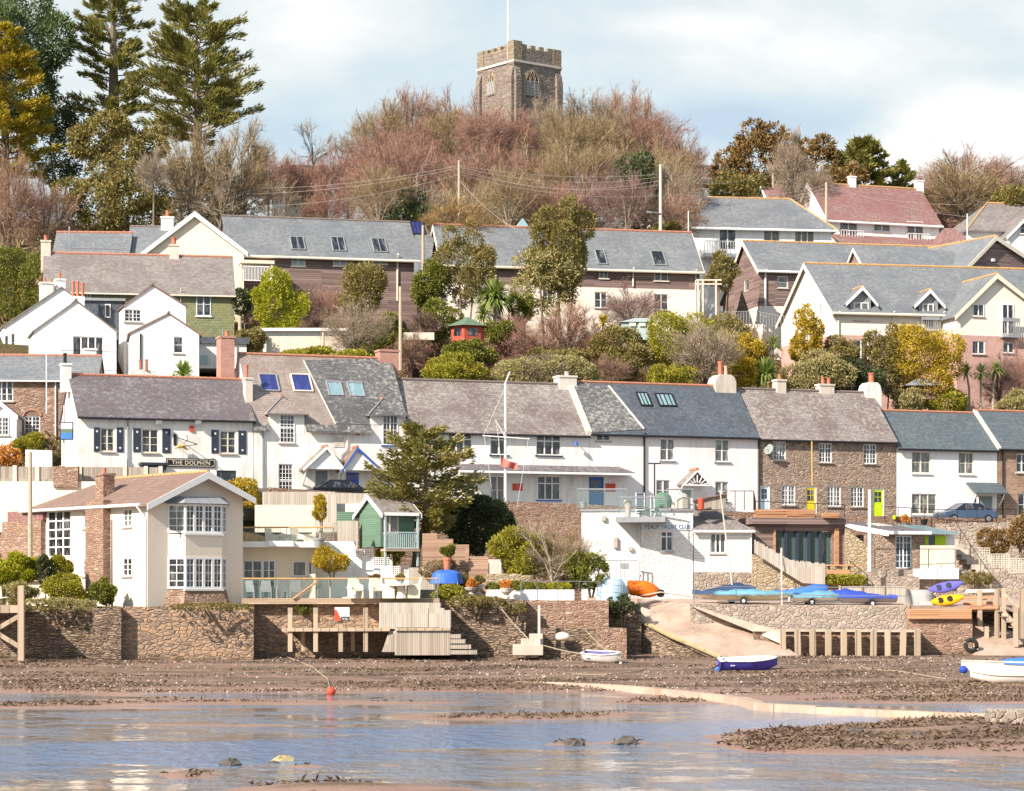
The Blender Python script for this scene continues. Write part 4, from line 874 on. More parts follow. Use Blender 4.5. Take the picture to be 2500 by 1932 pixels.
w = MB(); a, b = f.sat(2026), f.sat(2310); w.slab([f.W(a, ZP(605, 243), 3), f.W(b, ZP(608, 243), 3), f.W(b, ZP(574, 243), 0), f.W(a, ZP(574, 243), 0)], (0, 0, .12)); w.build('lower_roof', 'tile_red', h.root)
h.gutter('white_paint', .12); h.barge('white_paint', False, .35)
h.chimney(2069, 431, 2090, 462, 'clean_white_render', [], t=.7); h.chimney(2233, 441, 2255, 470, 'clean_white_render', [], t=.7); h.finish()
k = House('', '', '', 1895, 2030, 246, 640, 524, 457, yaw=14, d=8, wm='clean_white_render', rm='tile_red', ridge=None, root=h.root, og=.2, sub=6); k.barge('white_paint'); k.finish()
h = House('red_roofed_house', 'small red hipped roof in front of the wide red-roofed house', 'house', 2292, 2395, 234, 640, 607, 559, yaw=12, d=5, wm='clean_white_render', rm='tile_red', ridge=None, hl=1.7, hr=1.7, sub=6); h.finish()
h = House('red_roofed_house', 'steep dusky red roof behind the right end of the wide red-roofed house', 'house', 2306, 2376, 252, 640, 566, 505, yaw=10, d=6, wm='clean_white_render', rm='tile_red', ridge=None, hr=1, sub=6); h.finish()
h = House('hipped_house', 'white house with a brown-grey hipped roof at the right edge', 'house', 2365, 2620, 240, 640, 558, 497, yaw=10, d=9, wm='clean_white_render', rm='slate_dull', ridge='ridge_orange', og=.4, oe=.5, hl=4, sub=6); h.finish()
k = Gable('', '', '', 2462, 2570, 238, 640, 575, 575, 2516, 520, yaw=10, d=5, wm='clean_white_render', rm='slate_dull', ridge=None, root=h.root, sub=6); win(h.root, k.f, (2489, 543, 2512, 572), 1, 1, 2, hole=False); k.finish()

h = House('timber_house', 'timber-clad house with a tall narrow gable and orange ridge tiles', 'house', 1854, 2345, 219, 812, 657, 592, yaw=12, d=8.5, wm='wood_clad', rm='slate_grey', ridge='ridge_orange', og=.25, oe=.4, sub=5, bands=[(747, 'pale_cream_render')])
f = h.f; win(h.root, f, (1898, 675, 1924, 704), 1, 1, 2, gm='glass_curtain'); win(h.root, f, (1899, 765, 1920, 788), 1, 1, 1, gm='glass_curtain')
win(h.root, h.fl, (1816, 682, 1828, 712), 1, 1, 1, fm='cream_paint', sill=None, gm='glass_curtain')
h.gutter('white_paint', .12); h.pipe(1868, 660, 800, 'white_paint', .09); h.barge('cream_paint', False, .3)
w = MB(); b = h.bd*8.4; p = V((h.A.x, h.A.y, 0)); c = V((h.A.x, h.A.y, h.ze))+h.b3; d2 = h.bd*2.6-V((0, 0, 1.7)); w.slab([c, c+d2, V((c.x, c.y, h.zb)), ], h.u3*5); w.slab([c+d2, V((c.x+d2.x, c.y+d2.y, h.zb)), V((c.x, c.y, h.zb))], h.u3*5)
w.build('catslide_wall', 'wood_clad', h.root); w = MB(); w.slab([h.kL, h.kL+d2, h.kL+d2+h.u3*5, h.kL+h.u3*5], h.th); w.build('catslide_roof', 'slate_grey', h.root)
h.finish()
k = House('', '', '', 2108, 2345, 217.5, 690, 645, 609, yaw=12, d=4.2, wm='wood_clad', rm='slate_grey', ridge=None, og=.2, oe=.3, root=h.root, sub=3); k.barge('cream_paint'); k.gutter('white_paint', .1); k.finish()
k = Gable('', '', '', 2350, 2535, 217, 700, 662, 652, 2427, 580, yaw=30, d=9, wm='wood_clad', rm='slate_grey', ridge='ridge_orange', og=.3, oe=.3, root=h.root, sub=4, barge='cream_paint', bw=.3)
s, z = k.f.sz(2421, 636); w = MB(); k.f.box(w, s-.15, s+.15, z-.12, z+.12, 0, .3); w.build('lamp', 'white_paint', h.root); k.finish()

h = House('apartment_building', 'cream and pink brick apartments with dormers and a broad front gable', 'apartments', 2036, 2720, 204, 905, 757, 647, yaw=11, bk=(-3.3, 9.6), wm='pale_cream_render', rm='slate_grey', ridge='ridge_orange', og=.3, oe=.4, sub=6, bands=[(818, 'brick_pink')])
f = h.f; AP = h
win(h.root, f, (2085, 830, 2120, 878), 2, 1, 1)
win(h.root, f, (2252, 742, 2279, 800), 2, 1, 1, gm='glass_room', name='french_window', sill=None)
for x0, x1, xm, ye, ya, wr in ((2076, 2126, 2103, 731, 704, (2084, 739, 2121, 783)), (2243, 2290, 2268, 736, 711, (2253, 744, 2280, 768))):
    Yd = f.A.y+f.u.y*f.sat(xm)-.12
    k = Gable('', '', '', x0, x1, Yd, 760, ye, ye, xm, ya, yaw=11, d=3.6, wm='lead', rm='slate_grey', ridge='ridge_orange', og=.35, oe=.5, root=h.root, sub=0, barge='white_paint', bw=.2); win(h.root, k.f, wr, 2, 1, 1, gm='glass_curtain', hole=False); k.finish()
h.gutter('cream_paint', .12); h.barge('cream_paint', False, .3)
for x in (2046, 2180, 2302): h.pipe(x, 762, 840, 'cream_paint', .07)
win(h.root, h.fl, (2003, 740, 2008, 760), 1, 1, 1, sill=None)
k = Gable('', '', '', 2336, 2545, 203.2, 905, 767, 763, 2430, 673, yaw=17, d=8, wm='pale_cream_render', rm='slate_grey', ridge='ridge_orange', og=.35, oe=.35, root=h.root, sub=6, barge='cream_paint', bw=.3, bands=[(818, 'brick_pink')])
for r in ((2374, 833, 2405, 865), (2449, 836, 2476, 862)): win(h.root, k.f, r, 2, 1, 1)
win(h.root, k.f, (2374, 773, 2402, 805), 2, 1, 1) if False else win(h.root, k.f, (2374, 743, 2402, 773), 2, 1, 1, hole=False); win(h.root, k.f, (2446, 743, 2474, 817), 2, 1, 2, name='french_window', sill=None, hole=False)
w = MB(); a, b = k.f.sat(2441), k.f.sat(2482); z0, z1 = ZP(818, 203), ZP(782, 203)
for q in range(9): s = a+(b-a)*q/8; k.f.box(w, s-.025, s+.025, z0, z1, .45, .5)
k.f.box(w, a, b, z1, z1+.3, .43, .56); k.f.box(w, a, b, z0-.1, z0, 0, .6); w.build('balcony', 'lead', h.root)
a, b = f.sat(2246), f.sat(2290); z0, z1 = ZP(800, 203), ZP(775, 203); w = MB()
for q in range(9): s = a+(b-a)*q/8; f.box(w, s-.025, s+.025, z0, z1, .45, .5)
f.box(w, a, b, z1, z1+.25, .43, .56); f.box(w, a, b, z0-.1, z0, 0, .6); w.build('balcony', 'lead', h.root); k.finish(); h.finish()
# far houses behind the bare trees
h = House('far_house', 'cream house half hidden in the bare trees left of the church', 'house', 690, 800, 262, 540, 448, 405, yaw=6, d=7, wm='cream_render', rm='slate_dull', ridge=None, sub=4)
for x in (705, 740, 775): win(h.root, h.f, (x, 470, x+16, 500), 2, 1, 1)
h.chimney(632, 362, 655, 420, 'cream_render', [], Y=262, t=1); h.finish()
h = Gable('far_house', 'little white gable showing through the bare trees left of the church', 'house', 668, 696, 258, 470, 425, 425, 682, 402, yaw=8, d=5, wm='clean_white_render', rm='slate_dull', ridge=None, sub=6); h.finish()
h = House('far_house', 'red-ridged roof behind the lamp post right of the church hill', 'house', 1560, 1790, 268, 470, 448, 408, yaw=3, d=8, wm='pale_cream_render', rm='slate_dull', ridge='tile_red', sub=6); h.finish()

# ---------------------------------------------------------------- church tower
TYc = 258; yaw = R(38); Lt = 6.3
c0 = V((XP(1255, TYc), TYc)); u = V((math.cos(yaw), math.sin(yaw))); n = V((u.y, -u.x)); zb = 40; zt = ZP(118, TYc)
fr = Fac(c0, c0+u*Lt, zb, zt); fl = Fac(c0-n*Lt, c0, zb, zt); fb = Fac(c0+u*Lt-n*Lt, c0-n*Lt, zb, zt); fr2 = Fac(c0+u*Lt, c0+u*Lt-n*Lt, zb, zt)
T = thing('church_tower', 'square stone church tower with battlements above the bare trees', 'church tower', (c0+u*Lt/2-n*Lt/2).to_3d()+V((0, 0, zb)))
w = MB(); 
for f in (fr, fl, fb, fr2): f.wall(w, zb, zt)
w.poly([fr.W(0, zt-1), fr.W(Lt, zt-1), fb.W(0, zt-1), fb.W(Lt, zt-1)]); w.build('wall', 'stone_church', T)
w = MB(); zs = ZP(148, TYc)
for f in (fr, fl, fb, fr2): f.box(w, -.12, f.L+.12, zs-.12, zs+.12, -.02, .14)
w.build('string_course', 'stone_pale', T)
w = MB()
for f in (fr, fl, fb, fr2):
    f.box(w, 0, f.L, zt, ZP(113, TYc), -.45, 0)
    for k in range(4): s = 1.15+k*(f.L-2.3-.6)/3; f.box(w, s, s+.6, ZP(113, TYc), ZP(104, TYc), -.42, -.003)
w.build('battlement', 'stone_tower_top', T)
w = MB()
for i, (f, s) in enumerate(((fr, 0), (fr, Lt-1), (fb, 0), (fb, Lt-1))):
    q = V((f.W(s, 0).x, f.W(s, 0).y, 0)); uu = f.u.to_3d(); nn = f.n.to_3d(); top = ZP(98 if i == 0 else 104, TYc)
    w = MB(); w.pp(q-uu*.06+nn*.06+V((0, 0, zt-1.6)), uu*1.12, -nn*1.12, V((0, 0, top-zt+1.6))); w.build('corner_pinnacle', 'stone_tower_top', T)
for f, s in ((fr, .02), (fr, Lt-.75), (fl, Lt-.75), (fl, .02), (fr2, .02)):
    w = MB(); z1 = zs-.6; f.box(w, s, s+.72, zb, z1-1.0, 0, .34); w.slab([f.W(s, z1-1.0, .0), f.W(s, z1-1.0, .34), f.W(s, z1-.2, .15), f.W(s, z1, .0)], (f.u*.72).to_3d()); w.build('buttress', 'stone_church', T)
def arch(f, x0, x1, y0, y1, k=1.0, o=0):
    a, b, z0, z1 = f.rect(x0, y0, x1, y1); m = (a+b)/2; hw = (b-a)/2*k; zsp = z0+(z1-z0)*.55; pts = [(m-hw, z0), (m+hw, z0)]
    for i in range(9):
        t = i/8; ang = t*math.pi/3; pts.append((m-hw+2*hw*math.cos(ang), zsp+(z1-zsp)*k*math.sin(ang)/math.sin(math.pi/3)))
    for i in range(7, -1, -1):
        ang = i/8*math.pi/3; pts.append((m+hw-2*hw*math.cos(ang), zsp+(z1-zsp)*k*math.sin(ang)/math.sin(math.pi/3)))
    return [f.W(p, z, o) for p, z in pts], (a, b, z0, z1, m, hw, zsp)
for f, r in ((fr, (1278, 1319, 169, 238)), (fl, (1189, 1211, 177, 234))):
    pts, _ = arch(f, *r, 1, .0); w = MB(); w.slab(pts, (f.n*.07).to_3d()); o = w.build('belfry_window', 'stone_gold', T)
    pts, (a, b, z0, z1, m, hw, zsp) = arch(f, *r, .78, .075); MB().poly(pts).build('void_shade', 'stone_dark', o)  # flat dark face: shade of the opening put in as colour behind the louvres
    w = MB()
    for k in range(6): z = z0+.15+k*(zsp-z0)/6; w.slab([f.W(m-hw, z, .09), f.W(m+hw, z, .09), f.W(m+hw, z+.22, .08), f.W(m-hw, z+.22, .08)], (f.n*.03).to_3d())
    w.build('louvre', 'lead', o)
    w = MB()
    for q in (-.36, .36): f.box(w, m+q*hw-.06, m+q*hw+.06, z0, zsp+.3, .08, .14)
    for q in (-.68, 0, .68):
        c = m+q*hw*.95; w.tube([f.W(c-.3*hw, zsp, .11), f.W(c-.2*hw, zsp+.45, .11), f.W(c, zsp+.7, .11), f.W(c+.2*hw, zsp+.45, .11), f.W(c+.3*hw, zsp, .11)], .05, 5)
    w.tube([f.W(m-.33*hw, zsp+.6, .11), f.W(m, zsp+1.2, .11), f.W(m+.33*hw, zsp+.6, .11)], .05, 5); w.build('tracery', 'stone_gold', o)
w = MB(); p = fr.W(.1, 0, -1); w.tube([V((p.x-.1, p.y, zt-1)), V((p.x-.1, p.y, ZP(-60, TYc)))], [.09, .05], 8); o = w.build('flagpole', 'white_paint', T)
# ---------------------------------------------------------------- waterfront: walls, jetties, slip
def blk(name, label, cat, x0, x1, yt, yb, Y, th, m, yaw=0, jag=0, parent=None, yt2=None, yb2=None, group=None, bevel=0, **k):
    """wall-like block whose front face fills a pixel rectangle at depth Y; yt2, yb2: top/bottom at its right end; jag: uneven top"""
    u = V((math.cos(R(yaw)), math.sin(R(yaw)))); A = V((XP(x0, Y), Y)); kk = (x1-CX)/F; L = (kk*A.y-A.x)/(u.x-kk*u.y); B = A+u*L
    f = Fac(A, B, 0, 0); yt2 = yt if yt2 is None else yt2; yb2 = yb if yb2 is None else yb2; n = max(1, int(L/.45)) if jag else 1
    za, zc, zd, ze = ZP(yt, Y), ZP(yt2, B.y), ZP(yb, Y), ZP(yb2, B.y); rr = random.Random(int(x0*7+yt))
    top = [f.W(L*i/n, za+(zc-za)*i/n+(rr.uniform(-jag, jag) if jag else 0)) for i in range(n+1)]
    w = MB(); w.slab([f.W(0, zd), f.W(L, ze)]+top[::-1], (-f.n*th).to_3d())
    return w.build(name, m, parent, bevel=bevel, label=label if not parent else None, cat=cat if not parent else None, group=group, **k)
def post(w, px, y0, y1, Y, s=.2): w.box(XP(px, Y)-s/2, XP(px, Y)+s/2, Y-s/2, Y+s/2, ZP(y1, Y), ZP(y0, Y))
# quay and garden levels (ground behind the walls)
def sheet(name, pts, m, th=.3): w = MB(); w.slab([V(p) for p in pts], (0, 0, -th)); w.build(name, m, kind='structure')
def lvl(name, poly, m, th=.4):
    """level ground: (px, Y) corners at one height z"""
    z = poly[0]; sheet(name, [(XP(p, Y), Y, z) for p, Y in poly[1:]], m, th)
lvl('garden_ground', (3.25, (-300, 144), (226, 144), (300, 142.6), (600, 142.8), (620, 145), (1300, 146), (1300, 163), (-300, 156)), 'hill')
lvl('garden_ground', (3.45, (1300, 146), (1480, 146.3), (1420, 160), (1300, 163)), 'hill')
sheet('quay', [(XP(1690, 149), 149, 3.3), (XP(2220, 149.2), 149.2, 3.3), (XP(2560, 151), 151, 3.3), (XP(2560, 182), 182, 4.2), (XP(1430, 172), 172, 4.2), (XP(1430, 159), 159, 3.8), (XP(1560, 157.5), 157.5, 3.72)], 'slip', .4)
blk('sea_wall', 'dark rubble sea wall under the hedged garden at the left edge', 'sea wall', -120, 230, 1482, 1640, 143.6, 1.4, 'stone_seadark', jag=.08)
blk('sea_wall', 'projecting rubble buttress of the sea wall beside the cream house', 'sea wall', 226, 296, 1484, 1640, 141.3, 2.2, 'stone_seadark', jag=.06, yaw=6)
blk('sea_wall', 'tall red-brown stone sea wall carrying the cream bay-windowed house', 'sea wall', 294, 619, 1482, 1640, 142.2, 1.6, 'stone_sea', jag=.03, yaw=4)
blk('sea_wall', 'orange-brown stone wall set back behind the timber jetty', 'sea wall', 600, 1105, 1463, 1640, 144.9, 1, 'stone_sea', jag=.04)
blk('sea_wall', 'dark drystone sea wall right of the boarded boathouse', 'sea wall', 1100, 1284, 1464, 1640, 144.2, 1.6, 'stone_seadark', jag=.1)
blk('sea_wall', 'squared stone sea wall below the railed garden', 'sea wall', 1282, 1486, 1466, 1640, 145.4, 1.2, 'stone_red', jag=.03)
blk('sea_wall', 'low ledge wall at the foot of the railed garden with a pale buoy on it', 'sea wall', 1316, 1462, 1534, 1640, 143, 1.4, 'stone_seadark', jag=.04, yt2=1535)
blk('sea_wall', 'stub of stone wall at the end of the low ledge', 'sea wall', 1458, 1530, 1534, 1640, 142.4, 2.2, 'stone_red', jag=.03, yaw=5)
blk('sea_wall', 'tumbled dark stone bank beside the top of the slipway', 'sea wall', 1478, 1566, 1478, 1640, 148.2, 3, 'stone_seadark', jag=.12, yt2=1492)
blk('quay_wall', 'pale rubble quay wall under the covered dinghies', 'sea wall', 1686, 2217, 1476, 1620, 148.6, 1.2, 'stone_quay', jag=.02, yt2=1481)
blk('quay_wall', 'stepped-forward stone footing behind the row of timber piles', 'sea wall', 1840, 2250, 1541, 1640, 146.8, 1.5, 'stone_sea', jag=.03, yt2=1543)
blk('sea_wall', 'brown rubble wall under the two kayaks', 'sea wall', 2216, 2374, 1509, 1640, 148.3, 2, 'stone_red', jag=.04)
blk('timber_beam', 'long orange timber beam capping the wall under the kayaks', 'beam', 2218, 2373, 1487, 1512, 148, .5, 'wood_orange', bevel=.03)
p0 = None
for i, px in enumerate((1912, 1948, 1984, 2022, 2060, 2096, 2132, 2168, 2204, 2240)):
    if i == 0:
        w = MB(); w.box(-.17, .17, -.17, .17, 0, 1.62); p0 = w.build('timber_pile', 'wood_post', None, label='square timber pile standing against the quay footing', cat='pile', group='timber piles along the quay footing', bevel=.02); o = p0
    else: o = copy_tree(p0)
    o.location = (XP(px, 146.2), 146.2, ZP(1600, 146.2)-.05+random.uniform(-.04, .04)); o.rotation_euler = (0, R(random.uniform(-1.5, 1.5)), 0)
blk('kerb_stone', 'concrete ledge on top of the piled quay footing', 'ledge', 1838, 2250, 1537, 1542, 146.6, 1.8, 'concrete', yt2=1539, yb2=1544)
w = MB()                                                            # slipway
TL, TR, MR, BR, BL = P(1556, 1461, 157.3), P(1696, 1476, 149.3), P(1842, 1533, 148.3), P(1950, 1600, 145.6), P(1760, 1603, 144.2); ML = P(1563, 1512, 149)
w.slab([TL, TR, MR, ML], (0, 0, -.8)); w.slab([ML, MR, BR, BL], (0, 0, -.8)); w.build('slipway', 'slip', kind='structure')
w = MB(); w.slab([P(1686, 1478, 148.4), P(1700, 1486, 148.3), P(1845, 1545, 147), P(1905, 1572, 146.2), P(1905, 1541, 146.2), P(1780, 1512, 148)], (0, .8, 0)); w.build('ramp_wall', 'concrete', None, label='sloping concrete edge between the slipway and the quay wall', cat='wall')
w = MB(); a = [P(1556, 1512, 148.9), P(1640, 1555, 146.4), P(1700, 1580, 145.2), P(1760, 1606, 144)]
w.tube(a, .13, 6); w.tube([q+V((.35, -.1, -.1)) for q in a], .1, 6); w.build('timber_rail', 'leaf_olive' if 0 else 'stone_lichen', None, label='weedy timber kerb down the left edge of the slipway', cat='kerb')
w = MB(); q = [P(1540, 1512, 149.2), P(1563, 1514, 148.9), P(1640, 1558, 146.5), P(1700, 1583, 145.3), P(1764, 1608, 144.1), P(1560, 1640, 146)]
w.slab([q[0], q[1], q[2], q[3], q[4], V((q[4].x, q[4].y, -.3)), V((q[0].x, q[0].y, -.3))], (.3, .9, 0)); w.build('slip_side_wall', 'stone_seadark', None, label='dark weedy rubble side of the slipway under its timber kerb', cat='wall')
blk('sea_wall', 'shadowed rubble wall behind the landing stage on the right', 'sea wall', 2368, 2600, 1490, 1640, 152.6, 1, 'stone_seadark', jag=.05)
blk('concrete_block', 'chipped concrete block at the top corner of the slipway', 'block', 1566, 1597, 1482, 1508, 150, .9, 'concrete', yt2=1492, bevel=.05)
# causeway kerb on the flats, block, stones
cl = [(1240, 1664), (1330, 1666), (1420, 1669), (1500, 1673), (1590, 1680), (1690, 1690), (1760, 1698), (1810, 1710), (1850, 1722), (1900, 1726), (2000, 1731), (2150, 1738), (2300, 1744), (2420, 1748), (2560, 1752)]
w = MB(); ps = []
for px, py in cl: x, y = wpt(px, py, -.62 if px < 1790 else -.72); ps.append(V((x, y, 0)))
for a, b in zip(ps, ps[1:]):
    d = (b-a).normalized(); n = V((-d.y, d.x, 0))*.28; zt = -.6 if a.x < 12 else -.64; w.slab([a-n+V((0, 0, -1.3)), b-n+V((0, 0, -1.3)), b-n*.8+V((0, 0, zt)), a-n*.8+V((0, 0, zt))], n*2)
w.build('causeway_kerb', 'slip', None, label='long pale concrete kerb curving out across the wet mud', cat='kerb')
x, y = wpt(2470, 1776); w = MB(); w.box(x-.9, x+2, y-.6, y+.6, -1.2, -.25); w.build('stone_block', 'stone_quay', None, label='square stone block at the water edge on the right', cat='block', bevel=.06)
def mudhit(px, py):
    Y = np.arange(60, 150, .2); X = (px-CX)/F*Y; z = mud(X, Y); k = int(np.argmax(CZ+(HY-py)/F*Y <= z))
    return V((float(X[k]), float(Y[k]), float(z[k])))
# left jetty
T = thing('jetty', 'weathered timber jetty frame with diagonal braces at the left edge', 'jetty', P(20, 1612, 139.5))
w = MB(); post(w, 52, 1430, 1614, 139.5, .36); w.build('post', 'wood_post', T, bevel=.02)
w = MB(); w.beam(P(-60, 1490, 139.6), P(45, 1488, 139.6), .3, .38); w.build('beam', 'wood_post', T)
w = MB(); w.beam(P(46, 1505, 139.6), P(-50, 1560, 139.6), .2, .25); w.build('brace', 'wood_post', T); w = MB(); w.beam(P(46, 1578, 139.6), P(-50, 1520, 139.6), .2, .25); w.build('brace', 'wood_post', T)
w = MB(); w.box(XP(-120, 140), XP(45, 140), 139.8, 143.2, ZP(1482, 140), ZP(1479, 140)+.03); w.build('deck', 'wood_deck', T)
for px in (-60,):
    w = MB(); post(w, px, 1440, 1614, 139.5, .34); w.build('post', 'wood_post', T)
T = thing('deck_chair', 'pale wooden chair on the jetty at the left edge', 'chair', P(5, 1480, 141))
w = MB(); w.beam(P(-4, 1472, 141), P(-8, 1432, 141.4), .5, .06); w.build('backrest', 'pole_pale', T); w = MB(); w.beam(P(-8, 1462, 141), P(20, 1458, 141), .5, .06); w.build('seat', 'pole_pale', T)
for px in (-6, 18): w = MB(); w.beam(P(px, 1458, 141), P(px, 1480, 141), .07); w.build('leg', 'pole_pale', T)
# timber jetty, boathouse and decks in the middle
T = thing('timber_jetty', 'low timber landing stage on square posts beside the boathouse', 'jetty', P(800, 1590, 142.5))
w = MB(); w.box(XP(692, 142), XP(952, 142), 141.8, 144.8, ZP(1541, 142), ZP(1535, 142)); w.build('deck', 'wood_deck', T)
w = MB(); w.beam(P(688, 1538, 141.7), P(952, 1537, 141.7), .12, .2); w.build('edge_beam', 'wood_post', T)
for px, y0 in ((709, 1484), (771, 1484), (832, 1500), (893, 1484)): w = MB(); post(w, px, y0, 1592, 141.9, .27); w.build('post', 'wood_post', T, bevel=.02)
for px in (740, 862): w = MB(); post(w, px, 1541, 1590, 144, .22); w.build('back_post', 'wood_post', T)
T = thing('sale_board', 'white estate board with a red corner and a navy strip on the jetty post', 'sign', P(835, 1517, 141.6))
f = Fac((XP(817, 141.6), 141.6), (XP(853, 141.6), 141.6), 0, 0); L = f.L; z0, z1 = ZP(1516, 141.6), ZP(1483, 141.6); H = z1-z0
w = MB(); f.box(w, 0, L, z0, z1, -.05, 0); w.build('board', 'white_paint', T)
w = MB(); w.poly([f.W(0, z0, .006), f.W(L*.5, z0, .006), f.W(L*.14, z0+H*.8, .006), f.W(0, z0+H*.85, .006)]); w.build('red_corner', 'red_paint', T)
w = MB(); w.poly([f.W(L*.42, z0, .009), f.W(L, z0, .009), f.W(L, z0+H*.32, .009), f.W(L*.42, z0+H*.32, .009)]); o = w.build('navy_strip', 'navy_paint', T); text('For Sale', f, 842.5, 1511, 14, 'white_paint', o, .012, h=6, ser=False); text('SOLE AGENT', f, 838, 1491, 22, 'lead', T, .01, h=3, ser=False) if 0 else None
T = thing('boathouse', 'boarded timber boathouse under the glass-railed deck', 'boathouse', P(1010, 1588, 142))
blk('wall', '', '', 926, 1075, 1472, 1536, 142, 3, 'wood_silver', parent=T); blk('lower_wall', '', '', 964, 1099, 1534, 1600, 141.7, 3, 'wood_grey', parent=T); blk('end_wall', '', '', 1073.5, 1100, 1490, 1534, 141.8, 3, 'wood_silver', parent=T)
w = MB(); w.slab([P(950, 1541, 141.9), P(966, 1541, 141.8), P(966, 1592, 141.8), P(932, 1592, 141.9)], (0, .2, 0)); w.build('wing_wall', 'wood_grey', T)
for x0 in (968, 1008, 1048):
    blk('door_panel', '', '', x0, x0+37, 1485, 1532, 141.97, .04, 'wood_silver', parent=T)
w = MB(); w.beam(P(966, 1537, 141.6), P(1099, 1537, 141.6), .1, .14); w.build('rail_beam', 'wood_post', T)
for k, (x0, x1, y) in enumerate(((1099, 1125, 1548), (1099, 1136, 1560), (1099, 1150, 1573), (1099, 1165, 1586))):
    w = MB(); w.box(XP(x0, 141.5), XP(x1, 141.5), 141-.25*k+.3, 143, ZP(y+11, 141.5), ZP(y, 141.5)-.02)
    if k == 0: T = thing('steps', 'short flight of grey timber steps beside the boathouse', 'steps', P(1120, 1590, 141.5))
    w.build('tread', 'wood_grey', T)
T = thing('steps', 'worn concrete steps by the thin mooring post', 'steps', P(1300, 1588, 142.4))
for x0, y in ((1292, 1548), (1272, 1560), (1252, 1574)): w = MB(); w.box(XP(x0, 142), XP(1326, 142), 141.6+(1574-y)*.03, 143.4, ZP(1600, 142), ZP(y, 142)); w.build('tread', 'concrete', T, bevel=.03)
w = MB(); post(w, 1316, 1478, 1577, 141.9, .14); w.build('mooring_post', 'pole_pale', None, label='thin pale mooring post in front of the stone sea wall', cat='post')
w = MB(); c = P(1374, 1555, 142.4); w.tube([c+V((d, 0, -.03*d)) for d in (-.42, -.36, -.2, 0, .2, .36, .42)], [.05, .18, .25, .26, .24, .17, .05], 10); w.build('fender', 'stone_buoy', None, smooth=True, label='big cream fender lying on the ledge under the stone wall', cat='fender')
for pts, l in (([P(1215, 1475, 143.6), P(1255, 1525, 143), P(1290, 1560, 142)], 'slack rope hanging down the dark drystone wall'), ([P(1430, 1540, 142.4), P(1470, 1580, 141), P(1506, 1606, 139)], 'mooring rope running from the ledge to the white dinghy'), ([P(1322, 1575, 142), P(1380, 1590, 141), P(1440, 1600, 140)], 'rope trailing across the mud from the thin post')):
    w = MB(); w.tube(pts, .03, 5); w.build('rope', 'rope', None, label=l, cat='rope')

# cream house with bay windows
g = Gable('cream_house', 'cream house with a two-storey bay of gridded windows and a brown tiled roof', 'house', 360, 593, 144.2, 1484, 1228, 1214, 493, 1158, yaw=38, d=15.4, wm='house_cream_render', rm='tile_brown', ridge='ridge_orange', og=.75, oe=.45, sub=1, hip=4.2, bw=.3)
rt = g.root; fl = g.fl; f = g.f
for r in ((203, 1246, 225, 1290), (300, 1243, 321, 1287), (202, 1366, 224, 1407), (299, 1362, 321, 1407)): win(rt, fl, r, 2, 1, 3, gm='glass_curtain' if r[1] < 1300 else 'glass')
win(rt, fl, (115, 1246, 172, 1362), 3, 1, 5, sill=None, fw=.12, bar=.08, name='stair_window')
a, b, z0, z1 = fl.rect(226, 1200, 270, 1425); w = MB(); fl.box(w, a, b, z0-.5, g.zl+.3, 0, .5); w.build('chimney_breast', 'stone_red', rt)
chimney(rt, 231, 1156, 280, 1232, 150.6, 'stone_red', [(250, 261, 1143, 'terracotta')], t=1.0, yaw=38)
a, b, z0, z1 = fl.rect(-30, 1274, 112, 1420); w = MB(); fl.box(w, a, b, z0, z1, -2, .35); w.build('stone_wing', 'stone_red', rt)
a, b, z0, z1 = fl.rect(28, 1248, 114, 1273); w = MB(); fl.box(w, a, b, z0+.01, z1, -2, .28); w.build('hung_tiles', 'tile_red', rt)
MB().tube([fl.W(0, g.zl-.12, .5), fl.W(fl.L, g.zl-.12, .5)], .1, 8).build('gutter', 'white_paint', rt)
q, z = fl.sz(352, 1240); MB().tube([fl.W(fl.L-.4, g.zl-.2, .5), fl.W(fl.L-.1, g.zl-.9, .08), fl.W(fl.L-.1, g.zb+1, .08)], .06).build('downpipe', 'white_paint', rt)
def bay(y0, y1):
    s0, s1, z0, z1 = f.rect(410, y0, 552, y1); i = .75; o = .75
    A2, B2 = f.W(s0, 0), f.W(s0+i, 0, o); C2, D2 = f.W(s1-i, 0, o), f.W(s1, 0)
    return [Fac(p[:2], q[:2], z0, z1) for p, q in ((A2, B2), (B2, C2), (C2, D2))], z0, z1
for y0, y1 in ((1232, 1303), (1361, 1438)):
    fs, z0, z1 = bay(y0, y1)
    for i, fb in enumerate(fs):
        fb.zt = 0; n = 1 if i != 1 else 4; w = MB(); c = .09
        fb.box(w, 0, fb.L, z0, z0+.13, -.1, .03); fb.box(w, 0, fb.L, z1-.13, z1, -.1, .03)
        for k in range(n+1): q = fb.L*k/n; fb.box(w, max(0, q-c), min(fb.L, q+c), z0+.13, z1-.13, -.1, .03)
        for k in range(n): q = fb.L*(k+.5)/n; fb.box(w, q-.02, q+.02, z0+.13, z1-.13, -.08, .0)
        for j in (1, 2, 3): q = z0+(z1-z0)*j/4; fb.box(w, .01, fb.L-.01, q-.02, q+.02, -.08, .003)
        o = w.build('bay_window', 'white_paint', rt); MB().poly([fb.W(.02, z0, -.05), fb.W(fb.L-.02, z0, -.05), fb.W(fb.L-.02, z1, -.05), fb.W(.02, z1, -.05)]).build('pane', 'glass' if (y0 > 1300 or i == 1) else 'glass_curtain', o)
        if i == 1: w = MB(); fb.box(w, -.1, fb.L+.1, z0-.12, z0-.003, -.2, .1); w.build('sill', 'white_paint', o)
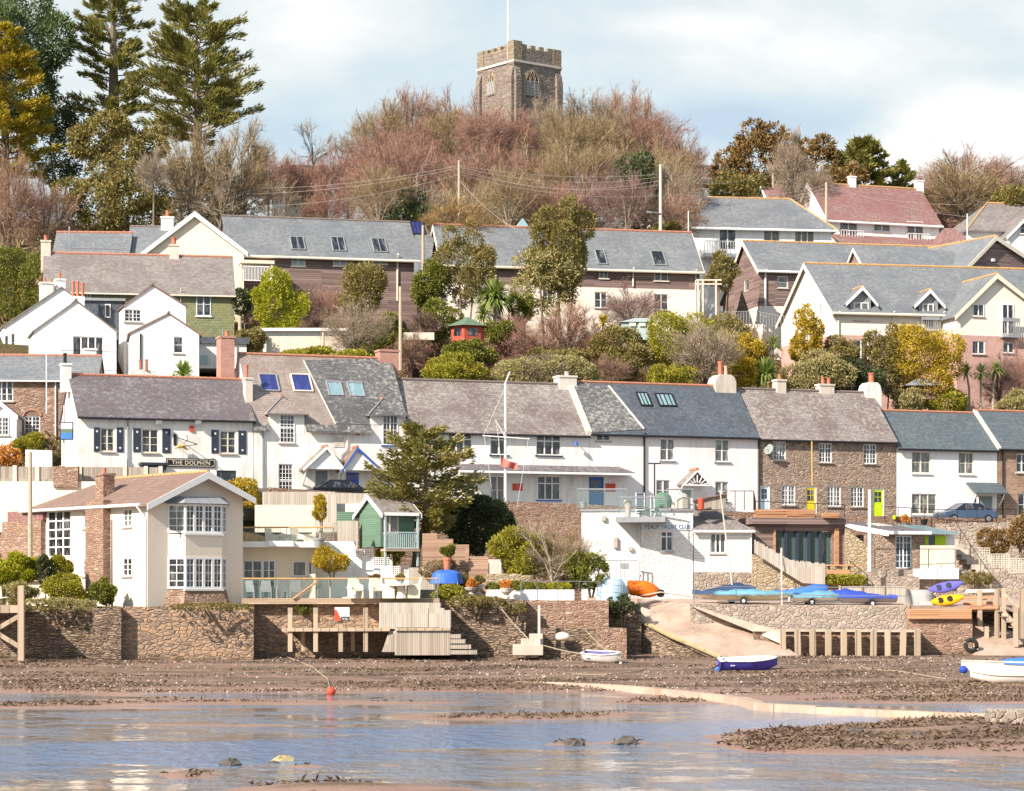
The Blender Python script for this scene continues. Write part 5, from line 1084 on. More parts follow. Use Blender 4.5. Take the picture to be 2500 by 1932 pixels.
def baybox(y0, y1, m, name, e=0, e2=0):
    s0, s1, z0, z1 = f.rect(410, y0, 552, y1); i = .75
    lo = [f.W(s0-e, z0, 0), f.W(s0+i-e, z0, .74+e), f.W(s1-i+e, z0, .74+e), f.W(s1+e, z0, 0)]; hi = [f.W(s0-e2, z1, 0), f.W(s0+i-e2, z1, .74+e2), f.W(s1-i+e2, z1, .74+e2), f.W(s1+e2, z1, 0)]
    w = MB(); w.add(lo+hi, [(0, 1, 5, 4), (1, 2, 6, 5), (2, 3, 7, 6), (3, 2, 1, 0), (4, 5, 6, 7)]); w.build(name, m, rt)
baybox(1306, 1361, 'house_cream_render', 'bay_panel'); baybox(1440, 1500, 'stone_red', 'bay_base', .45, .0); baybox(1214, 1231, 'lead', 'bay_roof', .3, -.1)
g.finish()

# annexe with roof terrace to the right of the cream house
T = thing('annexe', 'low cream annexe with French windows and a roof terrace behind glass', 'house', P(700, 1462, 152))
f = Fac((XP(590, 150.5), 150.5), (XP(770, 151), 151), ZP(1470, 150.5), ZP(1337, 150.5))
for r in ((594, 1368, 640, 1462), (641, 1368, 672, 1462)): win(T, f, r, 2, 1, 4, name='french_window', sill=None)
win(T, f, (714, 1370, 748, 1408), 1, 1, 1, gm='glass_room'); win(T, f, (752, 1370, 763, 1405), 1, 1, 1, sill=None)
w = MB(); f.wall(w, f.zb, f.zt, .2); f.box(w, 0, f.L, f.zb, f.zt, -5, -.21); w.build('wall', 'cream_render', T)
w = MB(); f.box(w, -.3, f.L+1, f.zt, f.zt+.35, -5, .9); w.build('flat_roof', 'white_paint', T); w = MB(); f.box(w, f.sat(655), f.sat(715), f.zt+.05, f.zt+.38, .91, 1.5); w.build('canopy', 'white_paint', T)
zz = f.zt+.35
def balustrade(label, pts, h, rail, n=1, group=None):
    """glass panels between posts with a wooden hand rail"""
    T = thing('glass_balustrade', label, 'balustrade', (V(pts[0])+V(pts[-1]))/2, group); up = V((0, 0, h))
    for a, b in zip(pts, pts[1:]):
        a, b = V(a), V(b); k = max(1, int((b-a).length/1.6)); d = (b-a)/k
        for i in range(k):
            w = MB(); p = a+d*i; q = p+d*.97; w.poly([p+V((0, 0, .06)), q+V((0, 0, .06)), q+up, p+up]); w.build('glass_panel', 'clear_glass', T)
    w = MB(); w.tube([V(p)+up for p in pts], .05, 6); w.build('handrail', rail, T)
    for p in pts: w = MB(); w.tube([V(p), V(p)+up], .03, 5); w.build('post', 'steel', T)
    return T
y = 149.7; balustrade('teal glass balustrade round the upper roof terrace', [(XP(592, y), y, zz), (XP(700, y), y, zz), (XP(814, y), y, zz)], ZP(1288, y)-zz, 'ridge_orange')
w = MB(); y = 144.2; w.box(XP(590, y), XP(1073, y), y, 148, ZP(1475, y), ZP(1461, y)); w.build('timber_deck', 'wood_deck', None, label='long lower timber deck over the sea wall and boathouse', cat='deck')
z = ZP(1461, 144.3); balustrade('long glass balustrade along the lower deck', [(XP(x, 144.3), 144.3, z) for x in (592, 634, 775, 920, 1068)], ZP(1413, 144.3)-z, 'ridge_orange')
w = MB(); w.tube([P(715, 1463, 144.1), P(775, 1420, 144.1)], .06); w.build('handrail', 'wood_orange', None, label='sloping orange wooden handrail at the deck steps', cat='handrail')
# garden walls and fences
fw = [(748, 868, 1322, 1464, 152.5, 'white wall block behind the small round tree'), (868, 912, 1342, 1464, 152.4, 'white stepped garden wall, topmost lattice panel'), (912, 958, 1362, 1464, 152.3, 'white stepped garden wall, middle lattice panel'), (958, 999, 1383, 1464, 152.2, 'white stepped garden wall, lowest lattice panel')]
for x0, x1, yt, yb, Y, l in fw:
    blk('garden_wall', l, 'garden wall', x0, x1, yt+(0 if x0 == 748 else 20), yb, Y, .3, 'clean_white_render')
    if x0 != 748:
        T = thing('trellis', l.replace('white stepped garden wall,', 'white trellis on the stepped garden wall,').replace(' lattice panel', ' one'), 'trellis', P((x0+x1)/2, yt+20, Y)); w = MB(); f = Fac((XP(x0, Y), Y), (XP(x1, Y), Y), 0, 0); za, zb = ZP(yt+19, Y), ZP(yt, Y)
        for k in range(9): s = f.L*k/8; f.box(w, s-.02, s+.02, za, zb, -.03, 0)
        for k in range(5): q = za+(zb-za)*k/4; f.box(w, 0, f.L, q-.02, q+.02, -.02, .01)
        w.build('lattice', 'white_paint', T); w = MB(); f.box(w, f.L-.14, f.L, za, zb+.2, -.12, .03); w.build('post', 'cream_paint', T)
blk('fence', 'short brown lattice-topped fence right of the white stepped wall', 'fence', 1000, 1062, 1386, 1440, 150.5, .12, 'wood_silver')
blk('fence', 'smooth cream panel fence behind the upper roof terrace', 'fence', 622, 768, 1233, 1300, 158, .15, 'wood_cream'); blk('fence', 'tall weathered board fence between the cream panels and the green summerhouse', 'fence', 768, 822, 1208, 1300, 157.6, .15, 'wood_silver')
blk('fence', 'lattice-topped board fence left of the green summerhouse', 'fence', 824, 874, 1272, 1345, 154.5, .12, 'wood_silver'); blk('fence', 'grey street fence hiding the dark parked car', 'fence', 640, 818, 1201, 1236, 159.6, .12, 'wood_silver'); blk('fence', 'low grey board fence on the street above the green summerhouse', 'fence', 818, 1034, 1204, 1230, 160.5, .12, 'wood_silver', yt2=1206)
blk('garden_wall', 'grey-white street retaining wall above the green summerhouse', 'garden wall', 818, 900, 1230, 1262, 160.2, .4, 'old_white_render')
for x0, x1, yt, yb, Y, l in ((1031, 1067, 1303, 1390, 151.6, 'tallest'), (1066, 1106, 1316, 1400, 151.2, 'second'), (1107, 1145, 1330, 1420, 150.8, 'third'), (1144, 1192, 1359, 1452, 150.4, 'lowest')):
    blk('hurdle', {'tallest': 'tallest wicker hurdle beside the conifer trunk', 'second': 'wicker hurdle just right of the tallest one', 'third': 'wicker hurdle behind the terracotta pot', 'lowest': 'lowest wicker hurdle above the stone urns'}[l], 'hurdle', x0, x1, yt, yb, Y, .1, 'wicker')
T = thing('fence', 'long grey panel fence between the pub and the cream house', 'fence', P(190, 1175, 158.5))
w = MB(); f = Fac((XP(-60, 158.5), 158.5), (XP(398, 159.8), 159.8), 0, 0); f.box(w, 0, f.L, ZP(1176, 158.5), ZP(1139, 158.5), -.08, 0); w.build('panel', 'wood_grey', T)
for px in (-8, 36, 91, 150, 195, 305, 356, 392): s = f.sat(px); w = MB(); f.box(w, s-.13, s+.13, ZP(1205, 158.5), ZP(1136, 158.5), -.1, .08); w.build('post', 'pole_pale', T)
blk('garden_wall', 'cream rendered wall below the grey panel fence', 'garden wall', -80, 330, 1176, 1300, 158.3, .4, 'cream_render'); blk('garden_wall', 'short reddish stone pier in the grey panel fence', 'garden wall', 130, 190, 1139, 1190, 158.1, .6, 'stone_red')
blk('garden_wall', 'white yard wall left of the pub', 'garden wall', 62, 126, 1098, 1150, 160.5, .4, 'old_white_render', yt2=1100)
w = MB(); pts = [a+V((-.1, -.15, .05)) for a, b in rp[2:]]
for a, b in zip(pts, pts[1:]):
    d = (b-a).normalized(); w.slab([V((a.x, a.y, 2)), V((b.x, b.y, 2)), b, a], V((-d.y*.6, d.x*.6, 0)))
w.build('street_wall', 'stone_red', None, label='long rubble retaining wall holding up the street', cat='retaining wall')
# green summerhouse
h = House('summerhouse', 'green boarded summerhouse with a little veranda', 'summerhouse', 929, 1012, 151.8, 1312, 1246, 1213, yaw=24, d=3.7, wm='wood_green', rm='slate_dull', ridge=None, og=.15, oe=.75, sub=.6); f = h.f
win(h.root, f, (931, 1255, 974, 1304), 2, 1, 1, sill=None, fm='cream_paint', gm='glass_room', name='glazed_door'); h.barge('white_paint', True, .16); s = f.L
w = MB(); f.box(w, 0, s, h.ze-.35, h.ze-.15, .72, .8); w.build('fascia', 'white_paint', h.root)
for q in (.05, s-.05): w = MB(); f.box(w, q-.06, q+.06, h.zb-1.2, h.ze-.2, .6, .72); w.build('post', 'leaf_sage' if 0 else 'shed_blue', h.root)
w = MB(); z0, z1 = ZP(1336, 151), ZP(1301, 151)
for k in range(16): q = .1+(s-.2)*k/15; f.box(w, q-.03, q+.03, z0, z1, .62, .68)
f.box(w, 0, s, z1, z1+.07, .6, .7); f.box(w, 0, s, z0-.08, z0, .6, .7); w.build('veranda_rail', 'shed_blue', h.root); w = MB(); f.box(w, 0, s, z0-.25, z0-.1, 0, .9); w.build('veranda_floor', 'wood_deck', h.root); h.finish()
blk('shed', 'dark green boarded shed behind the summerhouse', 'shed', 822, 868, 1250, 1300, 156, 2, 'wood_green')
# ---------------------------------------------------------------- clubhouse on the quay, boat store, studio
T = thing('quay_clubhouse', 'white stone clubhouse on the quay with dark lettering and a roof terrace', 'clubhouse', P(1600, 1445, 160))
Yc = 158.0; fa = Fac((XP(1420, 159), 159), (XP(1566, 158.6), 158.6), 3, ZP(1249, 159)); fb = Fac((XP(1565, Yc), Yc), (XP(1692, Yc+.6), Yc+.6), 3, ZP(1247, Yc))
w = MB(); fa.wall(w, 3, fa.zt); w.slab([fa.W(0, 3, -9), fa.W(0, fa.zt, -9), fa.W(0, fa.zt, -.2), fa.W(0, 3, -.2)], (fa.L, 0, 0)); w.build('wall', 'clean_white_render', T)
win(T, fb, (1613, 1297, 1643, 1346), 2, 1, 1, top=.25); w = MB(); fb.wall(w, 3, fb.zt, .25); fb.box(w, 0, fb.L, 3, fb.zt, -12, -.26); w.build('wall', 'stone_white', T)
w = MB(); s0, s1, z0, z1 = fb.rect(1567, 1279, 1691, 1294); fb.box(w, s0, s1, z0, z1, .0, .06); o = w.build('name_board', 'pale_blue_paint', T); text('YEALM YACHT CLUB', fb, 1629, 1286.5, 112, 'navy_paint', o, .065, h=10)
w = MB(); fb.box(w, -.1, fb.L+.1, fb.zt, fb.zt+.14, -12, .12); fa.box(w, -.1, fa.L, fa.zt, fa.zt+.14, -9, .1); w.build('terrace_slab', 'lead', T)
w = MB(); a, b = fa.sat(1508), fa.sat(1628); fa.box(w, a, b, ZP(1277, 158), ZP(1264, 158), .0, 2.4); w.build('balcony_slab', 'lead', T)
for px, y0, y1 in ((1503, 1312, 1338), (1540, 1336, 1345), (1474, 1260, 1272)): s0, s1, z0, z1 = fa.rect(px-5, y0, px+5, y1); w = MB(); fa.box(w, s0, s1, z0, z1, 0, .25); w.build('vent', 'sill_stone', T)
s0, s1, z0, z1 = fa.rect(1516, 1375, 1534, 1388); w = MB(); fa.box(w, s0, s1, z0, z1, 0, .04); w.build('grille', 'lead', T)
w = MB(); z0, z1 = ZP(1418, 157.3), ZP(1370, 157.3)
for k in range(10): x = XP(1478, 157.3)+(XP(1561, 157.3)-XP(1478, 157.3))*k/9; w.box(x-.025, x+.025, 157.25, 157.3, z0, z1)
w.box(XP(1478, 157.3), XP(1561, 157.3), 157.24, 157.31, z1, z1+.06); w.build('steel_railing', 'steel', None, label='plain railing in front of the white clubhouse door', cat='railing')
k = House('', '', '', 1694, 1836, 158.6, 1442, 1294, 1253, yaw=6, d=5.4, wm='wood_white', rm='slate_dull', ridge=None, og=.12, oe=.3, hr=1.9, root=T, sub=1, bands=[(1397, 'stone_quay')])
win(T, k.f, (1734, 1302, 1772, 1351), 3, 1, 1, top=.0); k.gutter('white_paint', .09); k.pipe(1833, 1297, 1400, 'white_paint'); k.finish()
z = fa.zt+.14; y = 158.9
balustrade('clear glass balustrade along the clubhouse terrace left of the blue door', [(XP(1409, 159), 159, z), (XP(1475, 159), 159, z), (XP(1530, 159), 159, z)], ZP(1195, 159)-z, 'lead')
zb = ZP(1264, 158); balustrade('clear glass balustrade on the projecting clubhouse balcony', [(XP(1511, 157), 157, zb), (XP(1568, 157), 157, zb), (XP(1625, 157), 157, zb)], ZP(1215, 157)-zb, 'lead')
balustrade('clear glass balustrade at the right end of the clubhouse terrace', [(XP(1628, 157.9), 157.9, z), (XP(1692, 158.3), 158.3, z)], ZP(1195, 158)-z, 'lead')
def lounger(px, y0, y1, Y, wpx, label):
    T = thing('folding_chair', label, 'chair', P(px, y1, Y), 'striped folding chairs on the clubhouse balcony'); w = MB(); wd = XP(px+wpx, Y)-XP(px, Y); h = ZP(y0, Y)-ZP(y1, Y); x = XP(px, Y); z = ZP(y1, Y)
    for k in range(9): q = z+h*(.1+.9*k/9); w.box(x-wd/2, x+wd/2, Y+.02*k, Y+.05+.02*k, q, q+h*.05)
    w.build('slats', 'cover_navy', T); w = MB()
    for s in (-1, 1): w.beam(V((x+s*wd/2, Y, z)), V((x+s*wd/2, Y+.2, z+h)), .05)
    w.build('frame', 'white_paint', T); w = MB(); w.box(x-wd/2, x+wd/2, Y-.45, Y, z+.4, z+.45); w.build('seat', 'white_paint', T)
lounger(1563, 1203, 1262, 157.6, 20, 'wide blue and white striped folding chair on the balcony'); lounger(1593, 1210, 1262, 157.7, 8, 'blue and white striped folding chair seen edge-on on the balcony')
w = MB(); w.tube([P(1598, 1220, 159), P(1598, 1133, 159)], .05); w.tube([P(1583, 1132, 159), P(1614, 1132, 159)], .05); w.build('terrace_lamp', 'navy_paint', None, label='thin dark T-shaped lamp post on the clubhouse terrace', cat='lamp post')
T = thing('barbecue', 'dark green covered barbecue on the clubhouse terrace', 'barbecue', P(1618, 1240, 159)); w = MB(); c = P(1618, 1240, 159); w.lathe(c, [(.55, 0), (.6, .5), (.5, .8), (.2, 1.0)], 9); w.build('cover', 'wood_green', T)
T = thing('barbecue', 'pale covered barbecue on the clubhouse terrace', 'barbecue', P(1665, 1240, 159)); w = MB(); w.lathe(P(1665, 1242, 159), [(.5, 0), (.5, .6), (.35, .9), (.1, 1.0)], 8); w.build('cover', 'leaf_sage' if 0 else 'granite', T)
w = MB(); w.lathe(P(1711, 1244, 158.6), [(.2, 0), (.2, .7), (.17, .72)], 12); w.build('barrel', 'red_paint', None, label='bright red cylinder in front of the wooden terrace store', cat='barrel')
T = thing('terrace_store', 'weathered wooden lean-to store on the clubhouse terrace', 'store', P(1735, 1244, 160)); w = MB(); w.slab([P(1697, 1244, 159.5), P(1772, 1244, 159.5), P(1772, 1208, 159.5), P(1697, 1224, 159.5)], (0, 1.2, 0)); w.build('walls', 'wood_grey', T); w = MB(); w.slab([P(1693, 1224, 159.3), P(1774, 1207, 159.3), P(1774, 1204, 159.3), P(1693, 1221, 159.3)], (0, 1.7, 0)); w.build('roof', 'wood_brown', T)
def rail(label, pts, h, m='steel', n=None, bars=1, r=.025, group=None, name='railing'):
    w = MB(); up = V((0, 0, h)); pts = [V(p) for p in pts]
    for a, b in zip(pts, pts[1:]):
        for k in range(bars): w.tube([a+up*(1-k*.45), b+up*(1-k*.45)], r, 5)
        c = n or max(1, int((b-a).length/1.5))
        for i in range(c+1): p = a+(b-a)*i/c; w.tube([p, p+up], r, 5)
    return w.build(name, m, None, label=label, cat='railing', group=group)
rail('dark railing at the street edge in front of the stone cottages', [P(1772, 1246, 160), P(1840, 1246, 160), P(1845, 1268, 172), P(2062, 1275, 174)], 1.25, 'black_paint', 3)
rail('thin dark railing along the street by the parked blue saloon', [P(2160, 1272, 178), P(2290, 1280, 179), P(2480, 1278, 181)], 1.05, 'black_paint', 4)
rail('steel railing along the edge of the quay in front of the covered dinghies', [P(1695, 1477, 148.9), P(1797, 1477, 148.9), P(1905, 1477, 148.9), P(2060, 1479, 148.9), P(2212, 1480, 148.9)], 1.1, 'steel', 1, 2)
rail('steel railing along the garden wall beside the pale upturned boat', [P(1272, 1466, 145.6), P(1312, 1466, 145.6), P(1362, 1466, 145.6), P(1414, 1466, 145.6), P(1465, 1466, 145.6)], 1.12, 'steel', 1, 1)
T = thing('boat_store', 'timber-clad boat store with dark folding doors on the quay', 'boat store', P(1950, 1420, 160))
f = Fac((XP(1842, 160), 160), (XP(2064, 161.2), 161.2), 3, ZP(1280, 160)); a, b, z0, z1 = f.rect(1890, 1297, 2031, 1380); f.holes.append((a, b, z0, z1))
w = MB(); f.wall(w, ZP(1382, 160), f.zt, .3); w.build('wall', 'wood_clad', T)
w = MB(); f.box(w, 0, f.L, 3, ZP(1382, 160), -6, 0); w.build('plinth', 'stone_gold', T)
w = MB(); f.box(w, a-.3, b+.3, z0-.1, z1+.1, -4.2, -4); f.box(w, a-.4, a-.3, z0-.1, z1, -4, -.3); f.box(w, b+.3, b+.4, z0-.1, z1, -4, -.3); f.box(w, a-.3, b+.3, z1+.1, z1+.2, -4, -.3); w.build('inner_wall', 'curtain_wall', T)
w = MB(); f.box(w, -.3, f.L+.1, f.zt, f.zt+.42, -6, .5); w.build('flat_roof', 'wood_clad', T)
for q in (.2, .4, .6, .8): s = a+(b-a)*q; w = MB(); f.box(w, s-.09, s+.09, z0, z1, -.5, .05); o = w.build('folding_door', 'navy_paint', T)
w = MB(); f.box(w, a, b, z0, z1, -.2, -.19); w.build('glass_panel', 'clear_glass', T)
w = MB(); f.box(w, f.sat(2036), f.sat(2046), z0, z1+.2, .01, .2); w.build('door_post', 'wood_orange', T); w = MB(); f.box(w, f.sat(1888), f.sat(1893), z0, z1+.1, .01, .1); w.build('door_post', 'wood_orange', T)
w = MB(); c = f.W(f.sat(1927), z0, -2); w.lathe(c, [(.5, 0), (.6, .7), (.35, 1.4), (.1, 1.6)], 9); w.build('covered_bundle', 'red_paint', None, label='dark red covered bundle inside the boat store', cat='bundle')
T2 = thing('surfboard', 'pale surfboard leaning inside the boat store doors', 'surfboard', f.W(f.sat(2020), z0, -1)); w = MB(); w.tube([f.W(f.sat(2008), z0, -1), f.W(f.sat(2016), z0+1, -1.2), f.W(f.sat(2027), z0+2.1, -1.4)], [.15, .32, .06], 8); w.build('deck', 'boat_cream', T2)
rr = random.Random(4); 
for i, (x0, x1, yt, l) in enumerate(((1842, 1922, 1255, 'stack of orange planks on the left of the boat store roof'), (1916, 1992, 1256, 'stack of orange planks in the middle of the boat store roof'), (2008, 2050, 1263, 'small stack of orange planks on the right of the boat store roof'))):
    T3 = thing('plank_stack', l, 'planks', P((x0+x1)/2, 1277, 160)); n = int((1278-yt)/4.2); zt = f.zt+.42
    for k in range(n): w = MB(); w.beam(V((XP(x0+rr.uniform(0, 4), 160), 160.2+rr.uniform(0, .1), zt+.055+k*.11)), V((XP(x1-rr.uniform(0, 4), 160), 160.4+rr.uniform(0, .1), zt+.055+k*.11)), .5, .1); w.build('plank', 'wood_orange', T3)
T = thing('paling_fence', 'sloping paling fence of upright boards in front of the boat store', 'fence', P(1930, 1430, 157)); w = MB(); n = 40
for k in range(n):
    px = 1843+(2012-1843)*k/(n-1); yt = 1318+(px-1843)*.58 if px < 1930 else 1368+(px-1930)*.11; yb = 1352+(px-1843)*.62 if px < 1960 else 1424+(px-1960)*.06; yt += rr.uniform(-2, 2); x = XP(px, 157); w.box(x-.055, x+.055, 156.97+rr.uniform(0, .03), 157, ZP(yb, 157), ZP(yt, 157))
w.build('boards', 'wood_silver', T, ); w = MB(); w.beam(P(1843, 1340, 157.06), P(1930, 1386, 157.06), .08); w.beam(P(1930, 1390, 157.06), P(2012, 1395, 157.06), .08); w.build('fence_rail', 'wood_grey', T)
blk('garden_wall', 'sloping rubble bank wall below the paling fence', 'garden wall', 1838, 2014, 1352, 1450, 157.6, 1, 'stone_gold', yt2=1420, jag=.05)
blk('garden_wall', 'weedy low stone terrace wall below the boat store', 'garden wall', 2012, 2245, 1408, 1440, 158.5, 1.5, 'stone_quay', jag=.08)
T = thing('slatted_bench', 'low orange timber table on the terrace by the boat store', 'bench', P(2050, 1410, 158)); w = MB(); w.box(XP(2016, 158), XP(2098, 158), 157.8, 158.6, ZP(1382, 158), ZP(1379, 158)); w.build('top', 'wood_orange', T); w = MB(); w.box(XP(2020, 158), XP(2076, 158), 158, 158.4, ZP(1402, 158), ZP(1392, 158)); w.build('seat', 'wood_orange', T)
for px in (2024, 2072): w = MB(); post(w, px, 1382, 1414, 158.1, .12); w.build('leg', 'wood_brown', T)
rail('dark handrail running down beside the orange table', [P(2076, 1398, 158), P(2118, 1432, 157)], .7, 'black_paint', 2)
blk('garden_wall', 'stone ramp wall between the boat store and the studio', 'garden wall', 2064, 2122, 1290, 1420, 160.6, 4, 'stone_gold', yt2=1335)
# studio
T = thing('studio', 'small stone studio with a low slate roof and white French doors', 'studio', P(2200, 1410, 160))
f = Fac((XP(2130, 160), 160), (XP(2258, 160.6), 160.6), 3, ZP(1304, 160)); win(T, f, (2186, 1308, 2226, 1388), 2, 2, 5, name='french_window', sill=None, fm='pale_blue_paint')
w = MB(); f.wall(w, ZP(1392, 160), f.zt, .2); f.box(w, 0, f.L, ZP(1392, 160), f.zt, -4, -.21); w.build('wall', 'stone_cottage', T); w = MB(); f.box(w, -.3, f.L+3, 3, ZP(1391, 160), -4, .5); w.build('plinth', 'stone_quay', T)
w = MB(); zt = f.zt+.05; q = [f.W(-1.0, zt+.75, -4.5), f.W(f.L-1.8, zt+.75, -4.5), f.W(f.L+.2, zt, .7), f.W(.9, zt, .7)]; w.slab(q, (0, 0, .12)); o = w.build('roof', 'slate_purple', T)
w = MB(); w.slab([q[3]+V((0, -.03, -.08)), q[2]+V((0, -.03, -.08)), q[2]+V((0, -.03, .13)), q[3]+V((0, -.03, .13))], (0, -.08, 0)); w.slab([q[0]+V((-.03, 0, -.2)), q[3]+V((-.03, 0, -.2)), q[3]+V((-.03, 0, .13)), q[0]+V((-.03, 0, .13))], (-.08, 0, 0)); w.build('fascia', 'white_paint', o)
w = MB(); q0 = [q[0]*(1-t)+q[1]*s+(q[0]-q[0]) for t, s in ()]; 
def lerp4(a, b): top = q[0]+(q[1]-q[0])*a; bot = q[3]+(q[2]-q[3])*a; return top+(bot-top)*b+V((0, 0, .14))
w.slab([lerp4(.42, .25), lerp4(.72, .25), lerp4(.72, .5), lerp4(.42, .5)], (0, 0, .05)); w.build('skylight', 'granite', o)
f2 = Fac((XP(2252, 160.9), 160.9), (XP(2336, 161.6), 161.6), 3, ZP(1304, 161)); w = MB(); f2.box(w, 0, f2.L, ZP(1332, 161), f2.zt, -3, -.3); w.build('lean_to_wall', 'clean_white_render', T)
w = MB(); w.slab([f2.W(-.6, f2.zt+.6, -3), f2.W(f2.L-1.2, f2.zt+.6, -3), f2.W(f2.L, f2.zt, .5), f2.W(-.3, f2.zt, .5)], (0, 0, .08)); w.build('lean_to_roof', 'glass_pale', T)
for x0, x1 in ((2254, 2270), (2286, 2312)): 
    a, b, z0, z1 = f2.rect(x0, 1308, x1, 1331); w = MB(); f2.box(w, a, b, z0, z1, -.3, -.2); o = w.build('lime_shutter', 'lime_paint', T)
a, b, z0, z1 = f2.rect(2270, 1308, 2286, 1331); w = MB(); f2.box(w, a, b, z0, z1, -.29, -.25); w.build('window', 'glass', T)
blk('fence', 'pale timber screen beside the studio French doors', 'fence', 2247, 2334, 1332, 1390, 159.9, .15, 'wood_cream'); blk('garden_wall', 'short bright white wall under the studio screen', 'garden wall', 2232, 2341, 1389, 1414, 159.6, .5, 'clean_white_render')
rail('dark railing in front of the pale timber screen', [P(2136, 1388, 158.8), P(2332, 1388, 159)], 1.25, 'black_paint', 3)
w = MB(); w.tube([P(2123, 1396, 157.5), P(2123, 1196, 157.5)], [.12, .09], 8); w.build('white_mast', 'white_paint', None, label='plain white mast standing between the boat store and the studio', cat='mast')
w = MB(); w.tube([P(1909, 1480, 149.2), P(1908, 1338, 149.2)], .06, 6); w.build('pennant_pole', 'pole_pale', None, label='thin pale pole on the quay in front of the paling fence', cat='pole')
T = thing('panel_fence', 'boarded fence panels on the quay behind the royal blue boat cover', 'fence', P(2130, 1475, 154.5))
w = MB(); w.box(XP(2048, 154.5), XP(2212, 154.5), 154.45, 154.5, ZP(1478, 154.5), ZP(1432, 154.5)); w.build('boards', 'wood_silver', T)
for px in (2050, 2104, 2158, 2211): w = MB(); post(w, px, 1430, 1478, 154.4, .12); w.build('post', 'wood_post', T)
# right hand retaining walls, stairs, stage
blk('garden_wall', 'big rubble retaining wall below the parked blue saloon', 'retaining wall', 2296, 2640, 1278, 1420, 174.5, 2, 'stone_quay', jag=.05, yt2=1270)
blk('garden_wall', 'stone side wall of the stairway right of the studio', 'garden wall', 2338, 2640, 1395, 1480, 160, 1.5, 'stone_quay', jag=.06, yt2=1420)
T = thing('stairway', 'stone steps climbing past the studio towards the street', 'stairs', P(2380, 1420, 163))
for k in range(9): w = MB(); zt = ZP(1412, 161)-.1+k*.34; w.box(XP(2404-k*9, 162), XP(2432-k*9, 162), 161+k*.5, 166, zt-.34, zt); w.build('tread', 'concrete', T)
rail('rusty handrail of the stone steps right of the studio', [P(2420, 1435, 160.4), P(2320, 1285, 166)], .8, 'black_paint', 4)
for i, (x0, x1, yt, yb, Y, l) in enumerate(((2386, 2416, 1338, 1375, 166, 'highest lattice panel on the bank right of the steps'), (2414, 2464, 1353, 1385, 165.5, 'middle lattice panel on the bank right of the steps'), (2462, 2520, 1364, 1398, 165, 'lowest lattice panel on the bank at the right edge'))):
    T = thing('trellis', l, 'trellis', P((x0+x1)/2, yb, Y)); f = Fac((XP(x0, Y), Y), (XP(x1, Y), Y), 0, 0); za, zb = ZP(yb, Y), ZP(yt, Y); w = MB(); n = int(f.L/.16)
    for k in range(n+1): s = f.L*k/n; f.box(w, s-.025, s+.025, za, zb, -.03, 0)
    for k in range(7): q = za+(zb-za)*k/6; f.box(w, 0, f.L, q-.025, q+.025, -.02, .01)
    w.build('lattice', 'pole_pale', T)
sheet('ramp', [P(2376, 1592, 146.5), P(2530, 1612, 145.5), P(2530, 1560, 150), P(2374, 1512, 152)], 'slip', 1.2)
T = thing('landing_stage', 'timber landing stage and stair on stout posts at the right edge', 'jetty', P(2440, 1580, 149))
for px, y0, y1 in ((2392, 1440, 1530), (2434, 1438, 1560), (2450, 1436, 1575), (2480, 1482, 1580), (2494, 1440, 1560), (2408, 1530, 1570)): w = MB(); post(w, px, y0, y1, 149 if px < 2460 else 147.5, .28); w.build('post', 'wood_post', T, bevel=.02)
w = MB(); w.box(XP(2366, 149), XP(2436, 149), 148.8, 152, ZP(1488, 149), ZP(1479, 149)); w.build('deck', 'wood_orange', T)
for y in (1444, 1460, 1474): w = MB(); w.beam(P(2352, y, 150.5), P(2436, y-2, 149.5), .06, .2); w.build('slat', 'wood_orange' if y != 1444 else 'pole_pale', T)
w = MB(); w.beam(P(2440, 1486, 149), P(2530, 1580, 147), .1, .32); w.build('stringer', 'wood_post', T); w = MB(); w.beam(P(2448, 1448, 149), P(2530, 1520, 147), .1, .14); w.build('handrail', 'wood_post', T)
for k in range(7): p = P(2442+k*12, 1492+k*13, 148.8-k*.25); w = MB(); w.box(p.x-.2, p.x+.2, p.y-.1, p.y+1.2, p.z-.05, p.z+.02); w.build('tread', 'wood_grey', T)
w = MB(); c = P(2371, 1576, 146.6)
n = 18; pts = [c+V((.33*math.cos(2*math.pi*k/n), .08*math.sin(2*math.pi*k/n), .33*math.sin(2*math.pi*k/n))) for k in range(n+1)]; w.tube(pts, .13, 8); w.build('tyre', 'rubber', None, smooth=True, label='black tyre hung on the wall end by the right-hand ramp', cat='tyre')
# ---------------------------------------------------------------- boats
def hull(L, B, D, flare=.55, n=12, m=7, tr=.72, sheer=.28, inset=0.0, up=0):
    rings = []
    for i in range(n+1):
        t = i/n; hb = B/2*(tr+(1-tr)*math.sin(math.pi*min(1, t/.9)*.5+.0)) if t < .45 else B/2*max(.02, math.cos((t-.45)/.55*math.pi/2)**.62)
        hb = max(.015, hb-inset); zg = D*(1+sheer*(t**2.2)+.06*(1-t)); zk = (.0+D*.55*max(0, t-.72)**1.5/.15)+up; zk = min(zk, zg*.85); ring = []
        for j in range(m+1):
            a = j/m; y = hb*(a**flare); z = zk+(zg-zk)*(a**1.7); ring.append((t*L-L/2, y, z))
        rings.append([(x, -y, z) for x, y, z in ring[::-1]]+ring[1:])
    return rings
def loft(w, rings, cap0=True):
    n = len(rings[0]); vs = [p for r in rings for p in r]; fs = [(i*n+j, i*n+j+1, (i+1)*n+j+1, (i+1)*n+j) for i in range(len(rings)-1) for j in range(n-1)]
    if cap0: fs.append(tuple(range(n)))
    w.add(vs, fs)
